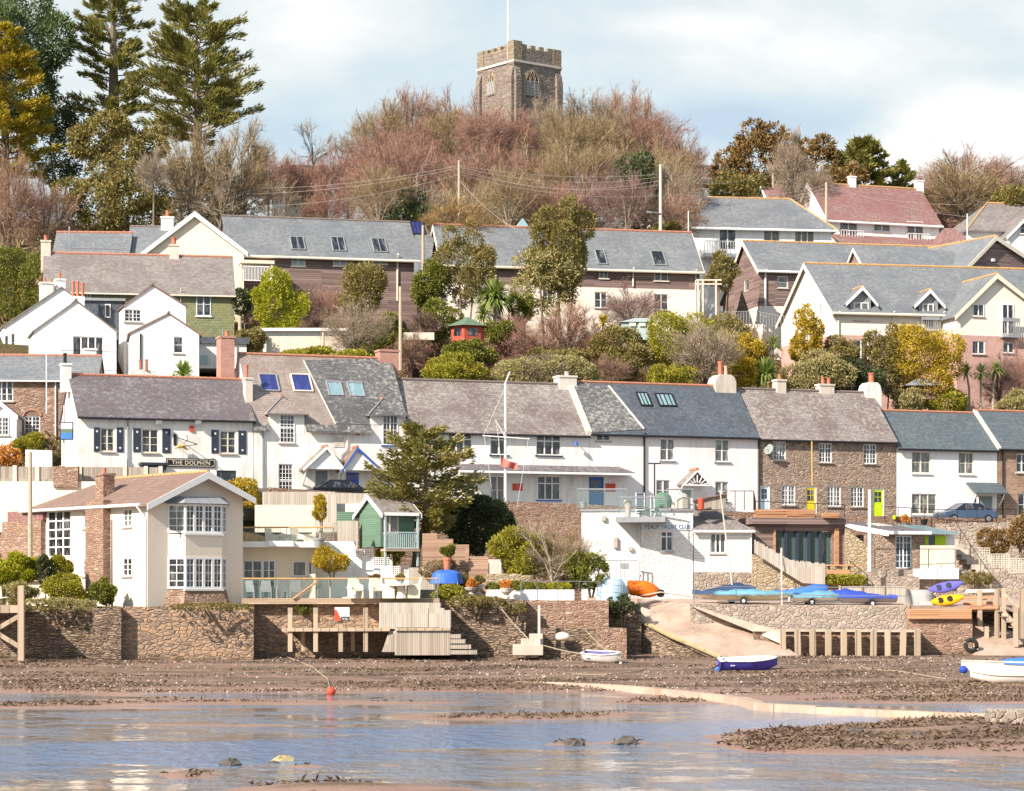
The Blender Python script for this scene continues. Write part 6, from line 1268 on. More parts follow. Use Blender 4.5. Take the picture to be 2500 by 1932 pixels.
def dinghy(label, L, B, D, outer, inner, rim, loc, rz, heel=0, pitch=0, thw=2, cat='dinghy', name='rowing_boat', extra=None):
    T = thing(name, label, cat)
    w = MB(); ro = hull(L, B, D); loft(w, ro); w.build('hull', outer, T, smooth=True)
    w = MB(); ri = hull(L*.95, B, D*1.0, inset=.07, up=.1, tr=.7); loft(w, ri); w.build('lining', inner, T, smooth=True)
    w = MB()
    for k in (0, -1): w.tube([V(r[k])+V((0, 0, .01)) for r in ro], .04, 6)
    w.tube([V(ro[0][0]), V(ro[0][-1])], .04, 6); w.build('gunwale', rim, T, smooth=True)
    for k in range(thw): x = -L*.3+k*L*.32; hb = B*.4; w = MB(); w.box(x-.12, x+.12, -hb, hb, D*.62, D*.68); w.build('thwart', rim, T)
    T.location = loc; T.rotation_euler = (heel, pitch, rz); return T
p = mudhit(1470, 1620); dinghy('small white dinghy with a dark purple lining tilted on the mud', 2.3, 1.15, .5, 'boat_white', 'boat_purple', 'boat_white', p+V((0, .3, .02)), R(-24), R(10), R(4))
p = mudhit(1828, 1638); T = dinghy('blue rowing boat with a white rim lying on the mud below the slipway', 3.25, 1.45, .58, 'boat_blue', 'boat_white', 'boat_white', p+V((0, .4, -.02)), R(6), R(9), R(0))
def buoy(px, py, r, m, label, sq=.85, z=None):
    p = mudhit(px, py); w = MB(); w.lathe((p.x, p.y, p.z-.04 if z is None else z), [(r*.3, 0), (r*.8, r*.3*sq), (r, r*sq), (r*.85, r*1.5*sq), (r*.45, r*1.9*sq), (r*.1, r*2*sq)], 12); w.build('buoy', m, None, smooth=True, label=label, cat='buoy')
buoy(1752, 1640, .16, 'cover_blue', 'small bright blue buoy by the bow of the blue rowing boat'); buoy(808, 1699, .24, 'red_paint', 'red-orange buoy at the water edge', .9, WZ-.05); buoy(1516, 1622, .1, 'stone_buoy', 'small pale buoy behind the white dinghy'); buoy(1764, 1601, .22, 'stone_buoy', 'round cream buoy at the foot of the slipway')
w = MB(); a, b = mudhit(1738, 1632), P(1768, 1608, mudhit(1768, 1640).y); w.tube([a, (a+b)/2-V((0, 0, .12)), b], .035, 5); w.build('chain', 'rubber', None, label='dark mooring chain at the bow of the blue rowing boat', cat='chain')
p = mudhit(2460, 1668); T = thing('motor_boat', 'white boat under a blue cover, part hidden by the right edge', 'boat'); w = MB(); ro = hull(6.4, 2.1, .98, tr=.8, sheer=.25); loft(w, ro); w.build('hull', 'boat_white', T, smooth=True)
w = MB(); w.tube([V(r[-1]) for r in ro], .05); w.tube([V(r[0]) for r in ro], .05); w.tube([V(r[3])*1.0+V((0, -.03, 0)) for r in ro[1:-1]], .03); w.tube([V(r[-4])+V((0, .03, 0)) for r in ro[1:-1]], .03); w.build('rubbing_strake', 'boat_cream', T, smooth=True)
w = MB(); cr = []
for i in range(9):
    r = ro[i]; a, b = V(r[0]), V(r[-1]); m = (a+b)/2; h = .34*math.sin(math.pi*(i+1.5)/11.5)+.05; cr.append([tuple(a+(m-a)*0+V((0, -.03, -.12))), tuple(a+V((0, -.02, .06))), tuple(a*.5+m*.5+V((0, 0, h*.8))), tuple(m+V((0, 0, h))), tuple(b*.5+m*.5+V((0, 0, h*.8))), tuple(b+V((0, .02, .06))), tuple(b+V((0, .03, -.12)))])
loft(w, cr); w.add(cr[-1], [tuple(range(7))]); w.build('cover', 'cover_blue', T, smooth=True)
w = MB(); w.lathe((3.1, .35, .55), [(.1, 0), (.2, .1), (.22, .25), (.1, .4)], 10); w.build('bow_fender', 'cover_royal', T, smooth=True)
T.location = p+V((.85, 0, -.1)); T.rotation_euler = (R(6), 0, R(180-8))
def covered(label, x0, x1, yb, Y, hm, cm, hh=.5, ch=.45, rz=0, mast=None, over=0, B=1.5, peak=.4):
    L = XP(x1, Y)-XP(x0, Y); T = thing('dinghy', label, 'dinghy', group='covered dinghies on the quay'); w = MB(); ro = hull(L, B, hh, tr=.8, sheer=.12); loft(w, ro); w.build('hull', hm, T, smooth=True)
    w = MB(); cr = []
    for i in range(13):
        r = ro[i]; a, b = V(r[0]), V(r[-1]); m = (a+b)/2; t = i/12; h = ch*max(.12, 1-abs(t-peak)*1.7)+.04*math.sin(i*2.3)
        cr.append([tuple(a+V((0, -.04, -.16+.04*math.sin(i*3)))), tuple(a+V((0, -.04, .03))), tuple(a*.5+m*.5+V((0, 0, h*.55))), tuple(m+V((0, 0, h))), tuple(b*.5+m*.5+V((0, 0, h*.55))), tuple(b+V((0, .04, .03))), tuple(b+V((0, .04, -.16+.04*math.cos(i*3))))])
    loft(w, cr); w.add(cr[-1], [tuple(range(7))]); w.build('cover', cm, T, smooth=True)
    for s in (-1, 1):
        c = V((-L*.12, s*B*.42, -.05)); w = MB(); w.tube([c-V((0, .06, 0)), c+V((0, .06, 0))], .22, 14); o = w.build('trolley_wheel', 'rubber', T); w = MB(); w.tube([c-V((0, .07, 0)), c+V((0, .07, 0))], .1, 10); w.build('hub', 'pale_blue_paint', o)
    w = MB(); w.beam(V((-L*.45, 0, -.08)), V((L*.5, 0, .02)), .07); w.build('trolley_bar', 'steel', T)
    z = ZP(yb, Y); T.location = (XP((x0+x1)/2, Y), Y, z+.22); T.rotation_euler = (0, 0, rz); return T
covered('dinghy under a navy cover with its mast up, nearest the slipway', 1690, 1845, 1471, 152.4, 'boat_cream', 'cover_navy', .42, .6, R(172), peak=.3)
w = MB(); w.tube([P(1789, 1440, 152.2), P(1758, 1198, 152.8)], [.06, .035], 6); w.build('mast', 'pole_pale', None, label='slim raked mast of the navy-covered dinghy', cat='mast')
covered('dinghy with a pale teal cover over a cream hull', 1742, 1935, 1474, 150.9, 'boat_cream', 'cover_teal', .42, .26, R(-5))
covered('dinghy under a bright blue cover in the middle of the quay', 1890, 2020, 1468, 152.8, 'boat_paleblue', 'cover_blue', .4, .45, R(-8), peak=.8)
covered('dinghy with a white hull and faded blue-green cover', 1925, 2062, 1477, 150.6, 'boat_white', 'cover_teal', .36, .3, R(4), peak=.6)
covered('dinghy under a long royal blue cover, last before the rail end', 2022, 2188, 1480, 150.8, 'boat_grey', 'cover_royal', .4, .42, R(-176), peak=.75)
def kayak(label, x0, x1, yc, Y, m, tilt, hp=.36):
    L = XP(x1, Y)-XP(x0, Y); T = thing('kayak', label, 'kayak', group='kayaks on the wall'); w = MB(); rings = []
    for i in range(15):
        t = i/14; s = max(.03, math.sin(math.pi*t)**.6); rings.append([((t-.5)*L, hp*s*math.cos(a), .17*max(.25, s)*math.sin(a)+.16*(2*t-1)**2) for a in [2*math.pi*k/12 for k in range(13)]])
    loft(w, rings, False); w.build('hull', m, T, smooth=True)
    for q in (-.2, .08): w = MB(); w.lathe((q*L, 0, .12), [(.17, 0), (.2, .045), (.12, .06)], 12); w.build('hatch', 'navy_paint' if m != 'yellow_plastic' else 'rubber', T)
    T.location = P((x0+x1)/2, yc, Y); T.rotation_euler = (R(62), R(-tilt), R(4)); return T
kayak('purple-blue sit-on kayak leaning on top of the orange one', 2264, 2353, 1434, 150.2, 'purple_plastic', 12); T = kayak('yellow-orange sit-on kayak propped below the purple one', 2270, 2354, 1466, 149.8, 'yellow_plastic', 10)
w = MB(); w.tube([V((-.98, 0, .02)), V((-.55, 0, 0))], [.2, .3], 10); w.build('nose', 'orange_plastic', T)
def upturned(label, x0, x1, yt, yb, Y, m, rz, ribs=False, roll=180, name='upturned_boat', clink=0):
    L = XP(x1, Y)-XP(x0, Y); H = ZP(yt, Y)-ZP(yb, Y); T = thing(name, label, 'boat'); w = MB(); ro = hull(L, H*1.7, H, tr=.85, sheer=.15, m=8); loft(w, ro); w.build('hull', m, T, smooth=not clink)
    w = MB()
    for k in ((2, 4, 6, 10, 12, 14) if clink else (0, -1)): w.tube([V(r[k]) for r in ro], .035, 5)
    w.build('strake' if clink else 'gunwale', 'boat_paleblue' if clink else m, T); T.location = P((x0+x1)/2, yt, Y); T.rotation_euler = (R(roll), 0, R(rz)); return T
upturned('pale blue-grey clinker boat turned over at the head of the slipway', 1458, 1534, 1411, 1464, 150.5, 'boat_paleblue', -4, clink=1)
upturned('grey dinghy turned over beside the kayaks', 2214, 2285, 1440, 1482, 151.5, 'boat_grey', 12); upturned('second grey dinghy lying low under the kayaks', 2230, 2292, 1468, 1490, 150, 'boat_grey', 186)
p = P(1572, 1462, 153); T = dinghy('bright orange dinghy on a trolley at the top of the slipway', 2.0, 1.1, .6, 'orange_plastic', 'orange_plastic', 'orange_plastic', p+V((-.1, 0, .3)), R(-6), R(-62), R(10), 1)
w = MB(); c = P(1613, 1449, 152.4); w.tube([c-V((0, .08, 0)), c+V((0, .08, 0))], .26, 14); o = w.build('spare_wheel', 'rubber', None, label='black trolley wheel beside the orange dinghy', cat='wheel')
w = MB(); w.tube([P(1565, 1455, 152.2), P(1612, 1446, 152.2), P(1690, 1458, 153)], .04); w.build('trolley', 'pole_pale', None, label='thin trolley pole under the orange dinghy', cat='trolley')
# ---------------------------------------------------------------- cars
def car(label, px0, px1, ybase, Y, body, yaw, name='parked_car'):
    L = 4.5; T = thing(name, label, 'car', group='cars parked on the street')
    pr = [(-2.2, .35), (2.15, .35), (2.24, .6), (2.15, .78), (1.25, .95), (-1.6, .98), (-2.15, .9), (-2.28, .6)]; w = MB(); w.slab([V((x, -.86, z)) for x, z in pr], (0, 1.72, 0)); w.build('body', body, T, bevel=.06)
    b = [(1.3, .93), (-1.75, .96)]; r = [(.45, 1.44), (-.95, 1.43)]; base = [V((b[0][0], -.8, b[0][1])), V((b[1][0], -.8, b[1][1])), V((b[1][0], .8, b[1][1])), V((b[0][0], .8, b[0][1]))]; top = [V((r[0][0], -.6, r[0][1])), V((r[1][0], -.6, r[1][1])), V((r[1][0], .6, r[1][1])), V((r[0][0], .6, r[0][1]))]
    w = MB(); w.add(base+top, [(0, 1, 5, 4), (1, 2, 6, 5), (2, 3, 7, 6), (3, 0, 4, 7)]); w.build('windows', 'glass', T)
    w = MB(); w.slab([t-V((0, 0, .02)) for t in top], (0, 0, .06)); 
    for s in (0, 3):
        for k in (0, 1): w.beam(base[(0, 1)[k] if s == 0 else (3, 2)[k]], top[(0, 1)[k] if s == 0 else (3, 2)[k]], .09, .05)
        y = base[s].y; w.beam(V((-.2, y*1.0, .95)), V((-.2, y*.76, 1.43)), .08, .05)
    w.build('roof', body, T)
    for x in (-1.4, 1.42):
        for y in (-.86, .86): c = V((x, y, .32)); w = MB(); w.tube([c-V((0, .1, 0)), c+V((0, .1, 0))], .32, 16); o = w.build('wheel', 'rubber', T); w = MB(); w.tube([c-V((0, .115, 0)), c+V((0, .115, 0))], .2, 10); w.build('rim', 'steel', o)
    for y in (-.6, .6): w = MB(); w.box(2.12, 2.25, y-.2, y+.2, .62, .76); w.build('headlight', 'glass_curtain', T)
    T.location = (XP((px0+px1)/2, Y), Y, ZP(ybase, Y)); T.rotation_euler = (0, 0, R(yaw)); return T
car('metallic blue saloon parked in front of the white cottage', 2290, 2424, 1278, 181.4, 'car_blue', 198); car('dark car whose roof shows above the grey street fence', 785, 880, 1226, 165.5, 'car_dark', 20)
# ---------------------------------------------------------------- poles, wires, masts, flag
def pole(label, px, y0, y1, Y, r=.14, m='pole_wood', name='utility_pole', arms=()):
    T = thing(name, label, 'pole', P(px, y1, Y)); a, b = P(px, y1, Y), P(px-.5, y0, Y); a.x = b.x+(a.x-b.x)*.6; w = MB(); w.tube([a, b], [r, r*.75], 8); w.build('shaft', m, T)
    for y, x0, x1 in arms: w = MB(); w.beam(P(x0, y, Y-.15), P(x1, y, Y-.15), .1); w.build('crossarm', m, T)
    return T
pole('tall plain wooden pole in front of the bare trees under the church', 1121, 392, 560, 219); pole('grey utility pole with a lamp arm right of the church hill', 1613, 402, 600, 222, .16, 'pole_pale')
w = MB(); w.tube([P(1613, 521, 221.8), P(1580, 518, 221.8)], .06); w.beam(P(1590, 519, 221.8), P(1578, 518, 221.8), .3, .12); w.build('lamp_arm', 'steel', bpy.data.objects['utility_pole.001'])
pole('yellowish pole rising from the garden behind the red brick chimney', 978, 700, 905, 186, .15, 'pole_wood'); pole('wooden pole between the two slate-roofed houses', 1033, 550, 690, 206, .14, 'pole_wood')
pole('short pole on the hill beside the brown cypress', 1888, 405, 480, 250, .14, 'pole_wood'); pole('wooden pole in front of the red-roofed house', 2018, 446, 545, 231, .15, 'pole_wood'); pole('small lamp post in the garden behind the cottage pair', 790, 812, 900, 186, .12, 'pole_wood', 'lamp_post'); pole('stubby wooden post beside the yellow-green bush', 586, 772, 850, 191, .17, 'pole_wood')
pole('weathered pole beside the left end of the cream house', 74, 1104, 1360, 143.6, .15, 'pole_wood'); pole('thin white flagpole in front of the brick cottage', 114, 852, 1010, 172, .05, 'white_paint', 'flagpole'); pole('thin pale pole at the right edge behind the timber gable', 2362, 522, 640, 228, .06, 'white_paint'); pole('thin mast left of the hipped white house', 1681, 515, 600, 223.5, .05, 'white_paint'); pole('dark slim post at the left of the small fence by the red brick chimney', 545, 800, 860, 186.5, .07, 'steel')
WR = [((1121, 404, 219), (1613, 425, 222), .6), ((1121, 408, 219), (1613, 432, 222), .9), ((1121, 412, 219), (1613, 440, 222), 1.3), ((1121, 418, 219), (1613, 452, 222), 1.0), ((1121, 426, 219), (1613, 478, 222), .8), ((1121, 404, 219), (620, 460, 225), .5), ((1121, 410, 219), (600, 474, 225), .5), ((1121, 426, 219), (620, 505, 225), .6), ((620, 465, 225), (150, 500, 222), .4), ((620, 480, 225), (170, 512, 222), .4), ((1121, 440, 219), (1260, 560, 212), .4), ((1613, 470, 222), (2018, 452, 231), .8), ((1613, 480, 222), (2018, 460, 231), .9), ((2018, 460, 231), (2350, 500, 231), .4), ((2018, 452, 231), (2362, 530, 231), .4), ((1888, 412, 250), (1720, 448, 232), .5), ((1613, 500, 222), (2018, 470, 231), .7)]
for i, (a, b, s) in enumerate(WR):
    p, q = P(*a), P(*b); pts = [p+(q-p)*t-V((0, 0, s*4*t*(1-t))) for t in [k/10 for k in range(11)]]; w = MB(); w.tube(pts, .016, 4); w.build('overhead_wire', 'wire', None, label='thin overhead wire strung between the hillside poles', cat='wire', group='overhead wires')
T = thing('flag_mast', 'white yacht flagstaff with a yardarm and a drooping red flag', 'flagpole', P(1233, 1240, 160)); w = MB(); w.tube([P(1234, 1250, 160), P(1234, 935, 160)], [.10, .08], 10); w.build('pole', 'white_paint', T)
w = MB(); w.tube([P(1234, 935, 160), P(1245, 908, 160)], .05); w.build('topmast', 'white_paint', T); w = MB(); w.tube([P(1178, 1064, 159.8), P(1293, 1072, 159.8)], .035); w.build('yardarm', 'white_paint', T); w = MB(); w.tube([P(1232, 1064, 159.8), P(1210, 1026, 159.4)], .05); w.build('gaff', 'white_paint', T)
for a, b in (((1182, 1064), (1205, 1225)), ((1290, 1072), (1262, 1240)), ((1212, 1028), (1222, 1120)), ((1234, 945), (1180, 1064))): w = MB(); w.tube([P(*a, 159.8), P(*b, 159.8)], .01, 4); w.build('stay', 'white_paint', T)
w = MB(); pts = []; nx = 9
for i in range(nx): t = i/(nx-1); pts.append((P(1223+t*42, 1113+18*t*(1.2-t)+14*t, 159.6+.15*math.sin(t*9)), P(1222+t*40, 1138+10*t, 159.6+.15*math.sin(t*9+1))))
for a, b in zip(pts, pts[1:]): w.slab([a[0], b[0], b[1], a[1]], (0, .02, 0))
w.build('flag', 'flag_red', T)
w = MB(); w.tube([P(1983, 1185, 176.5), P(1982, 1078, 176.5)], .05); w.build('cable_pole', 'gold', None, label='thin yellow cable pole in front of the stone cottages', cat='pole')
# pub sign on its post
T = thing('hanging_sign', 'framed painted harbour sign on a post at the corner of the pub', 'sign', P(158, 1140, 160.5)); w = MB(); w.tube([P(155, 1140, 160.5), P(157, 990, 160.5)], .06); w.build('post', 'pole_pale', T)
f = Fac((XP(147, 160.3), 160.3), (XP(179, 160.1), 160.1), 0, 0); z0, z1 = ZP(1075, 160.3), ZP(1031, 160.3); w = MB(); f.box(w, 0, f.L, z0, z1, -.05, .03); o = w.build('frame', 'black_paint', T); H = z1-z0; L = f.L
for a, b, m, n in ((.06, .40, 'cover_blue', 'painted_water'), (.40, .62, 'felt_green', 'painted_hills'), (.62, .94, 'pale_blue_paint', 'painted_sky')): w = MB(); w.poly([f.W(.06, z0+H*a, .04), f.W(L-.06, z0+H*a, .04), f.W(L-.06, z0+H*b, .04), f.W(.06, z0+H*b, .04)]); w.build(n, m, o)
# ---------------------------------------------------------------- garden furniture and small things
def pot(label, px, yt, yb, Y, wpx, m, top=None, name='flower_pot', urn=False):
    T = thing(name, label, 'plant pot', P(px, yb, Y)); r = (XP(px+wpx/2, Y)-XP(px-wpx/2, Y))/2; h = ZP(yt, Y)-ZP(yb, Y); w = MB()
    w.lathe(P(px, yb, Y), [(r*.6, 0), (r*.6, h*.12), (r*.3, h*.3), (r*.8, h*.6), (r, h*.95), (r, h)] if urn else [(r*.65, 0), (r*.9, h*.8), (r, h*.82), (r, h), (r*.8, h+.001)], 14); w.build('pot', m, T)
    return T
def armchair(label, px, yb, Y, m, rz, s=1, group=None):
    T = thing('garden_chair', label, 'chair', group=group); w = MB(); w.box(-.3, .3, -.3, .3, .36, .44); w.build('seat', m, T)
    w = MB(); w.slab([V((-.3, .26, .42)), V((.3, .26, .42)), V((.27, .36, 1.0)), V((-.27, .36, 1.0))], (0, .05, 0)); w.build('backrest', m, T)
    for x in (-.31, .27): w = MB(); w.slab([V((x, -.3, 0)), V((x, .3, 0)), V((x, .34, .72)), V((x, -.28, .62))], (.05, 0, 0)); w.build('side', m, T)
    T.location = P(px, yb, Y); T.rotation_euler = (0, 0, R(rz)); T.scale = (s, s, s); return T
for i, (px, l) in enumerate(((668, 'left cream armchair on the upper roof terrace'), (692, 'cream armchair in the middle of the upper roof terrace'), (727, 'cream armchair facing the middle one on the upper roof terrace'), (752, 'right cream armchair on the upper roof terrace'))): armchair(l, px, 1336, 150.6, 'furniture_cream', (60, -20, 40, -70)[i], 1.15, 'cream armchairs on the roof terrace')
for i, (px, l) in enumerate(((618, 'dark garden chair at the left end of the deck table'), (652, 'second dark garden chair along the deck table'), (686, 'third dark garden chair along the deck table'), (722, 'dark garden chair nearest the small round tree'))): armchair(l, px, 1461, 144.6, 'grey_paint', (150, 175, 200, 185)[i], 1.05, 'dark chairs on the lower deck')
for px, l in ((868, 'cream lounge chair on the lower deck, left'), (920, 'cream lounge chair on the lower deck beside the other'), (952, 'cream dining chair left of the deck table'), (1008, 'cream dining chair right of the deck table')): armchair(l, px, 1461, 143.8, 'furniture_cream', 20 if px < 950 else (80 if px < 1000 else -80), 1.2, 'cream chairs on the lower deck')
T = thing('garden_table', 'round cream table on the lower deck', 'table', P(980, 1461, 143.6)); w = MB(); w.lathe(P(980, 1461, 143.6)+V((0, 0, .74)), [(.8, 0), (.8, .05)], 18); w.build('top', 'furniture_cream', T); w = MB(); w.lathe(P(980, 1461, 143.6), [(.35, 0), (.25, .3), (.25, .74)], 10); w.build('pedestal', 'furniture_cream', T)
pot('grey tub holding a small clipped tree on the upper roof terrace', 778, 1314, 1338, 149.9, 30, 'lead'); pot('tall terracotta pot holding the clipped ball by the wicker hurdles', 1092, 1362, 1394, 149.6, 22, 'terracotta'); pot('stone urn of orange foliage, left of the pair by the hurdles', 1149, 1434, 1452, 146.6, 30, 'granite', urn=True, name='stone_urn'); pot('stone urn of green foliage, right of the pair by the hurdles', 1168, 1427, 1452, 147.2, 30, 'granite', urn=True, name='stone_urn'); pot('stone urn on the white parapet with an orange ball', 1236, 1436, 1461, 146, 32, 'granite', urn=True, name='stone_urn')
pot('lime green bucket by the street railing', 2184, 1259, 1268, 178.2, 10, 'lime_paint', name='bucket'); pot('dark tub with a yellow top by the street railing', 2256, 1268, 1282, 178.2, 20, 'black_paint', name='tub'); pot('white plant pot left of the two deck planters', 915, 1416, 1432, 149.5, 12, 'white_paint'); pot('white plant pot right of the two deck planters', 977, 1416, 1432, 149.5, 12, 'white_paint'); pot('grey pot by the glass on the clubhouse terrace', 1424, 1226, 1240, 160.2, 18, 'lead'); pot('grey pot of dry flowers on the balcony', 1533, 1222, 1264, 157.5, 20, 'granite')
blk('parapet', 'low white parapet behind the railing in the middle garden', 'garden wall', 1186, 1402, 1440, 1466, 147, .3, 'clean_white_render'); blk('garden_wall', 'low stone garden terrace wall under the lime bush', 'garden wall', 1186, 1300, 1402, 1442, 150, .5, 'stone_gold', jag=.06); blk('garden_wall', 'pale garden block left of the lime bush', 'garden wall', 1192, 1224, 1366, 1402, 152, .5, 'stone_pale')
w = MB(); c = P(1091, 1425, 148.4); n = 22
for r0, z0, r1, z1 in ((1.0, 0, .88, .62), (.88, .62, .5, .8)):
    for k in range(n):
        q = [2*math.pi*(k+i)/n for i in (0, 1)]; rk = [1+.05*math.sin(5*a)+.03*math.sin(13*a) for a in q]; w.poly([c+V((r0*rk[0]*math.cos(q[0]), r0*rk[0]*math.sin(q[0]), z0)), c+V((r0*rk[1]*math.cos(q[1]), r0*rk[1]*math.sin(q[1]), z0)), c+V((r1*rk[1]*math.cos(q[1]), r1*rk[1]*math.sin(q[1]), z1)), c+V((r1*rk[0]*math.cos(q[0]), r1*rk[0]*math.sin(q[0]), z1))])
w.lathe(c+V((0, 0, .79)), [(.52, 0), (.1, .05)], 12); w.build('covered_table', 'tarp_blue', None, label='round garden table under a bright blue tarpaulin', cat='tarpaulin')
# hillside garden buildings
T = thing('garden_pavilion', 'small red hexagonal summerhouse with a green felt roof', 'summerhouse', P(1140, 832, 190)); c = P(1142, 840, 190); w = MB(); r = 1.35
hexp = lambda r, z: [c+V((r*math.cos(R(60*k+20)), r*math.sin(R(60*k+20)), z)) for k in range(6)]
w.slab(hexp(r, 0), (0, 0, 1.35)); w.build('wall', 'wood_red', T); w = MB(); w.add(hexp(1.75, 1.3)+[c+V((0, 0, 2.1))], [(k, (k+1) % 6, 6) for k in range(6)]+[tuple(range(5, -1, -1))]); w.build('roof', 'felt_green', T)
p = hexp(r, 0); f = Fac(p[3][:2], p[4][:2], 0, 0); w = MB(); f.box(w, .3, f.L-.3, c.z+.55, c.z+1.1, -.01, .03); w.build('window', 'glass', T)
f = Fac(p[4][:2], p[5][:2], 0, 0); w = MB(); f.box(w, .3, f.L-.3, c.z+.55, c.z+1.1, -.01, .03); w.build('window', 'glass', T)
blk('outbuilding', 'long low white outbuilding behind the bare fruit tree', 'outbuilding', 642, 846, 806, 860, 193, 3, 'old_white_render'); blk('outbuilding_roof', '', '', 636, 850, 801, 808, 192.6, 3.6, 'white_paint', parent=bpy.data.objects['outbuilding'])
for i, (x0, x1, l) in enumerate(((650, 700, 'leftmost'), (701, 752, 'second'), (753, 805, 'third'), (806, 860, 'rightmost'))): blk('fence', l+' lattice-topped fence panel in front of the white outbuilding', 'fence', x0, x1, 822, 885, 190.5, .1, 'wood_cream', group='lattice-topped fence panels')
blk('fence', 'pale lattice fence left of the red summerhouse', 'fence', 985, 1060, 812, 830, 191, .1, 'wood_cream')
T = thing('garden_shed', 'pale blue garden shed with a curved roof below the timber-clad house', 'shed', P(1560, 800, 201)); blk('wall', '', '', 1518, 1610, 785, 830, 201, 2.5, 'shed_blue', parent=T); w = MB(); w.slab([P(1514, 786, 200.8), P(1614, 786, 200.8), P(1580, 777, 200.8), P(1548, 777, 200.8)], (0, 3, 0)); w.build('roof', 'shed_blue', T)
for x in (1536, 1560, 1592): w = MB(); f = Fac((XP(x, 200.9), 200.9), (XP(x+16, 200.9), 200.9), 0, 0); f.box(w, 0, f.L, ZP(797, 201), ZP(789, 201), 0, .04); w.build('window', 'cream_paint', T)
T = thing('garden_shed', 'grey shed roof behind the big golden bush', 'shed', P(2255, 940, 195)); w = MB(); w.slab([P(2208, 941, 195), P(2300, 941, 195), P(2268, 924, 195), P(2240, 924, 195)], (0, 3, 0)); w.build('roof', 'lead', T); blk('wall', '', '', 2214, 2294, 941, 975, 195.3, 2.4, 'wood_brown', parent=T)
blk('garden_wall', 'pale ramp wall with a railing below the timber house', 'garden wall', 1765, 1862, 792, 850, 207, .6, 'pale_cream_render'); rail('grey balcony railing below the timber house', [P(1768, 793, 206.8), P(1850, 793, 206.8), P(1935, 808, 206)], 1.1, 'lead', 12)
T = thing('pergola', 'white timber pergola between the two slate-roofed buildings', 'pergola', P(1725, 765, 208))
for px in (1704, 1716, 1748): w = MB(); post(w, px, 684, 770, 208, .14); w.build('post', 'pole_pale', T)
for y in (684, 694): w = MB(); w.beam(P(1700, y, 208), P(1762, y, 208), .12); w.build('beam', 'pole_pale', T)
# ---------------------------------------------------------------- planting
def hy(px, Y): return max(Y, TY(px)+9.6+(Y-183)*.35) if 180 < Y < 205 else Y    # keep garden plants behind the terrace
def unit(a): return a/np.maximum(np.linalg.norm(a, axis=-1, keepdims=True), 1e-6)
def kites(c, d, L, Wd, rg):
    """leaf-like quads: base points c, long axes d, lengths L, widths Wd"""
    n = len(c); L = np.broadcast_to(np.asarray(L, float), (n,))[:, None]; Wd = np.broadcast_to(np.asarray(Wd, float), (n,))[:, None]
    w = unit(np.cross(d, rg.normal(size=(n, 3))))*Wd*.5; m = c+d*L*.45
    v = np.stack([c, m+w, c+d*L, m-w], 1).reshape(-1, 3); return v, np.arange(4*n).reshape(n, 4)
def slivers(c, d, L, Wd, rg, bend=None):
    n = len(c); L = np.broadcast_to(np.asarray(L, float), (n,))[:, None]; Wd = np.broadcast_to(np.asarray(Wd, float), (n,))[:, None]
    w = unit(np.cross(d, rg.normal(size=(n, 3))))*Wd*.5
    v = np.stack([c-w, c+w, c+d*L], 1).reshape(-1, 3); return v, np.arange(3*n).reshape(n, 3)
def lumps(x0, x1, z0, z1, dy, k, rg, s=.42):
    """ellipsoids filling a box: one core and k lumps round it (local, y centred)"""
    cx, cz, rx, rz = (x0+x1)/2, (z0+z1)/2, (x1-x0)/2, (z1-z0)/2; nc = int(rx/rz/1.15); E = [(cx, 0, cz-rz*.12, rx*.62, dy*.62, rz*.68)] if nc < 2 else [(cx+rx*(2*(q+.5)/nc-1), 0, cz-rz*.1, rx/nc*1.25, dy*.75, rz*.9) for q in range(nc)]
    for _ in range(int(k*1.6)):
        d = unit(rg.normal(size=3)*np.array([1, 1, .8])); f = s*rg.uniform(.45, 1.15); f2 = f*rg.uniform(.7, 1.25); E.append((cx+d[0]*rx*(1.06-f), d[1]*dy*(1-f), cz+d[2]*rz*(1.06-f2), rx*f, dy*f, rz*f2))
    return np.array(E)
def crown(E, n, leaf, rg, per=26, loose=.16, up=.25, elong=None):
    K = max(6, n//per); pr = (E[:, 3]*E[:, 5])**.9; i = rg.choice(len(E), K*2, p=pr/pr.sum()); d = unit(rg.normal(size=(K*2, 3))); e = E[i]
    c = e[:, :3]+d*e[:, 3:]*rg.uniform(.72, 1.03, (K*2, 1))
    q = ((c[:, None, :]-E[None, :, :3])/E[None, :, 3:]); ins = ((q**2).sum(-1) < .72).any(1); keep = np.where(~ins)[0][:K]; c, d = c[keep], d[keep]; K = len(c)
    nr = unit(d); r = np.minimum(E[:, 3:].min()*.55, loose+.0*K)
    C = np.repeat(c, per, 0); D = np.repeat(nr, per, 0); N = len(C); off = rg.normal(size=(N, 3)); off -= D*(off*D).sum(1, keepdims=True)*.55
    pos = C+off*r; dirs = unit(D*.55+off*.35+rg.normal(size=(N, 3))*.55+np.array([0, 0, up]))
    return kites(pos, dirs, leaf[0]*rg.uniform(.6, 1.3, N), leaf[1]*rg.uniform(.7, 1.2, N), rg)
SEED = [100]
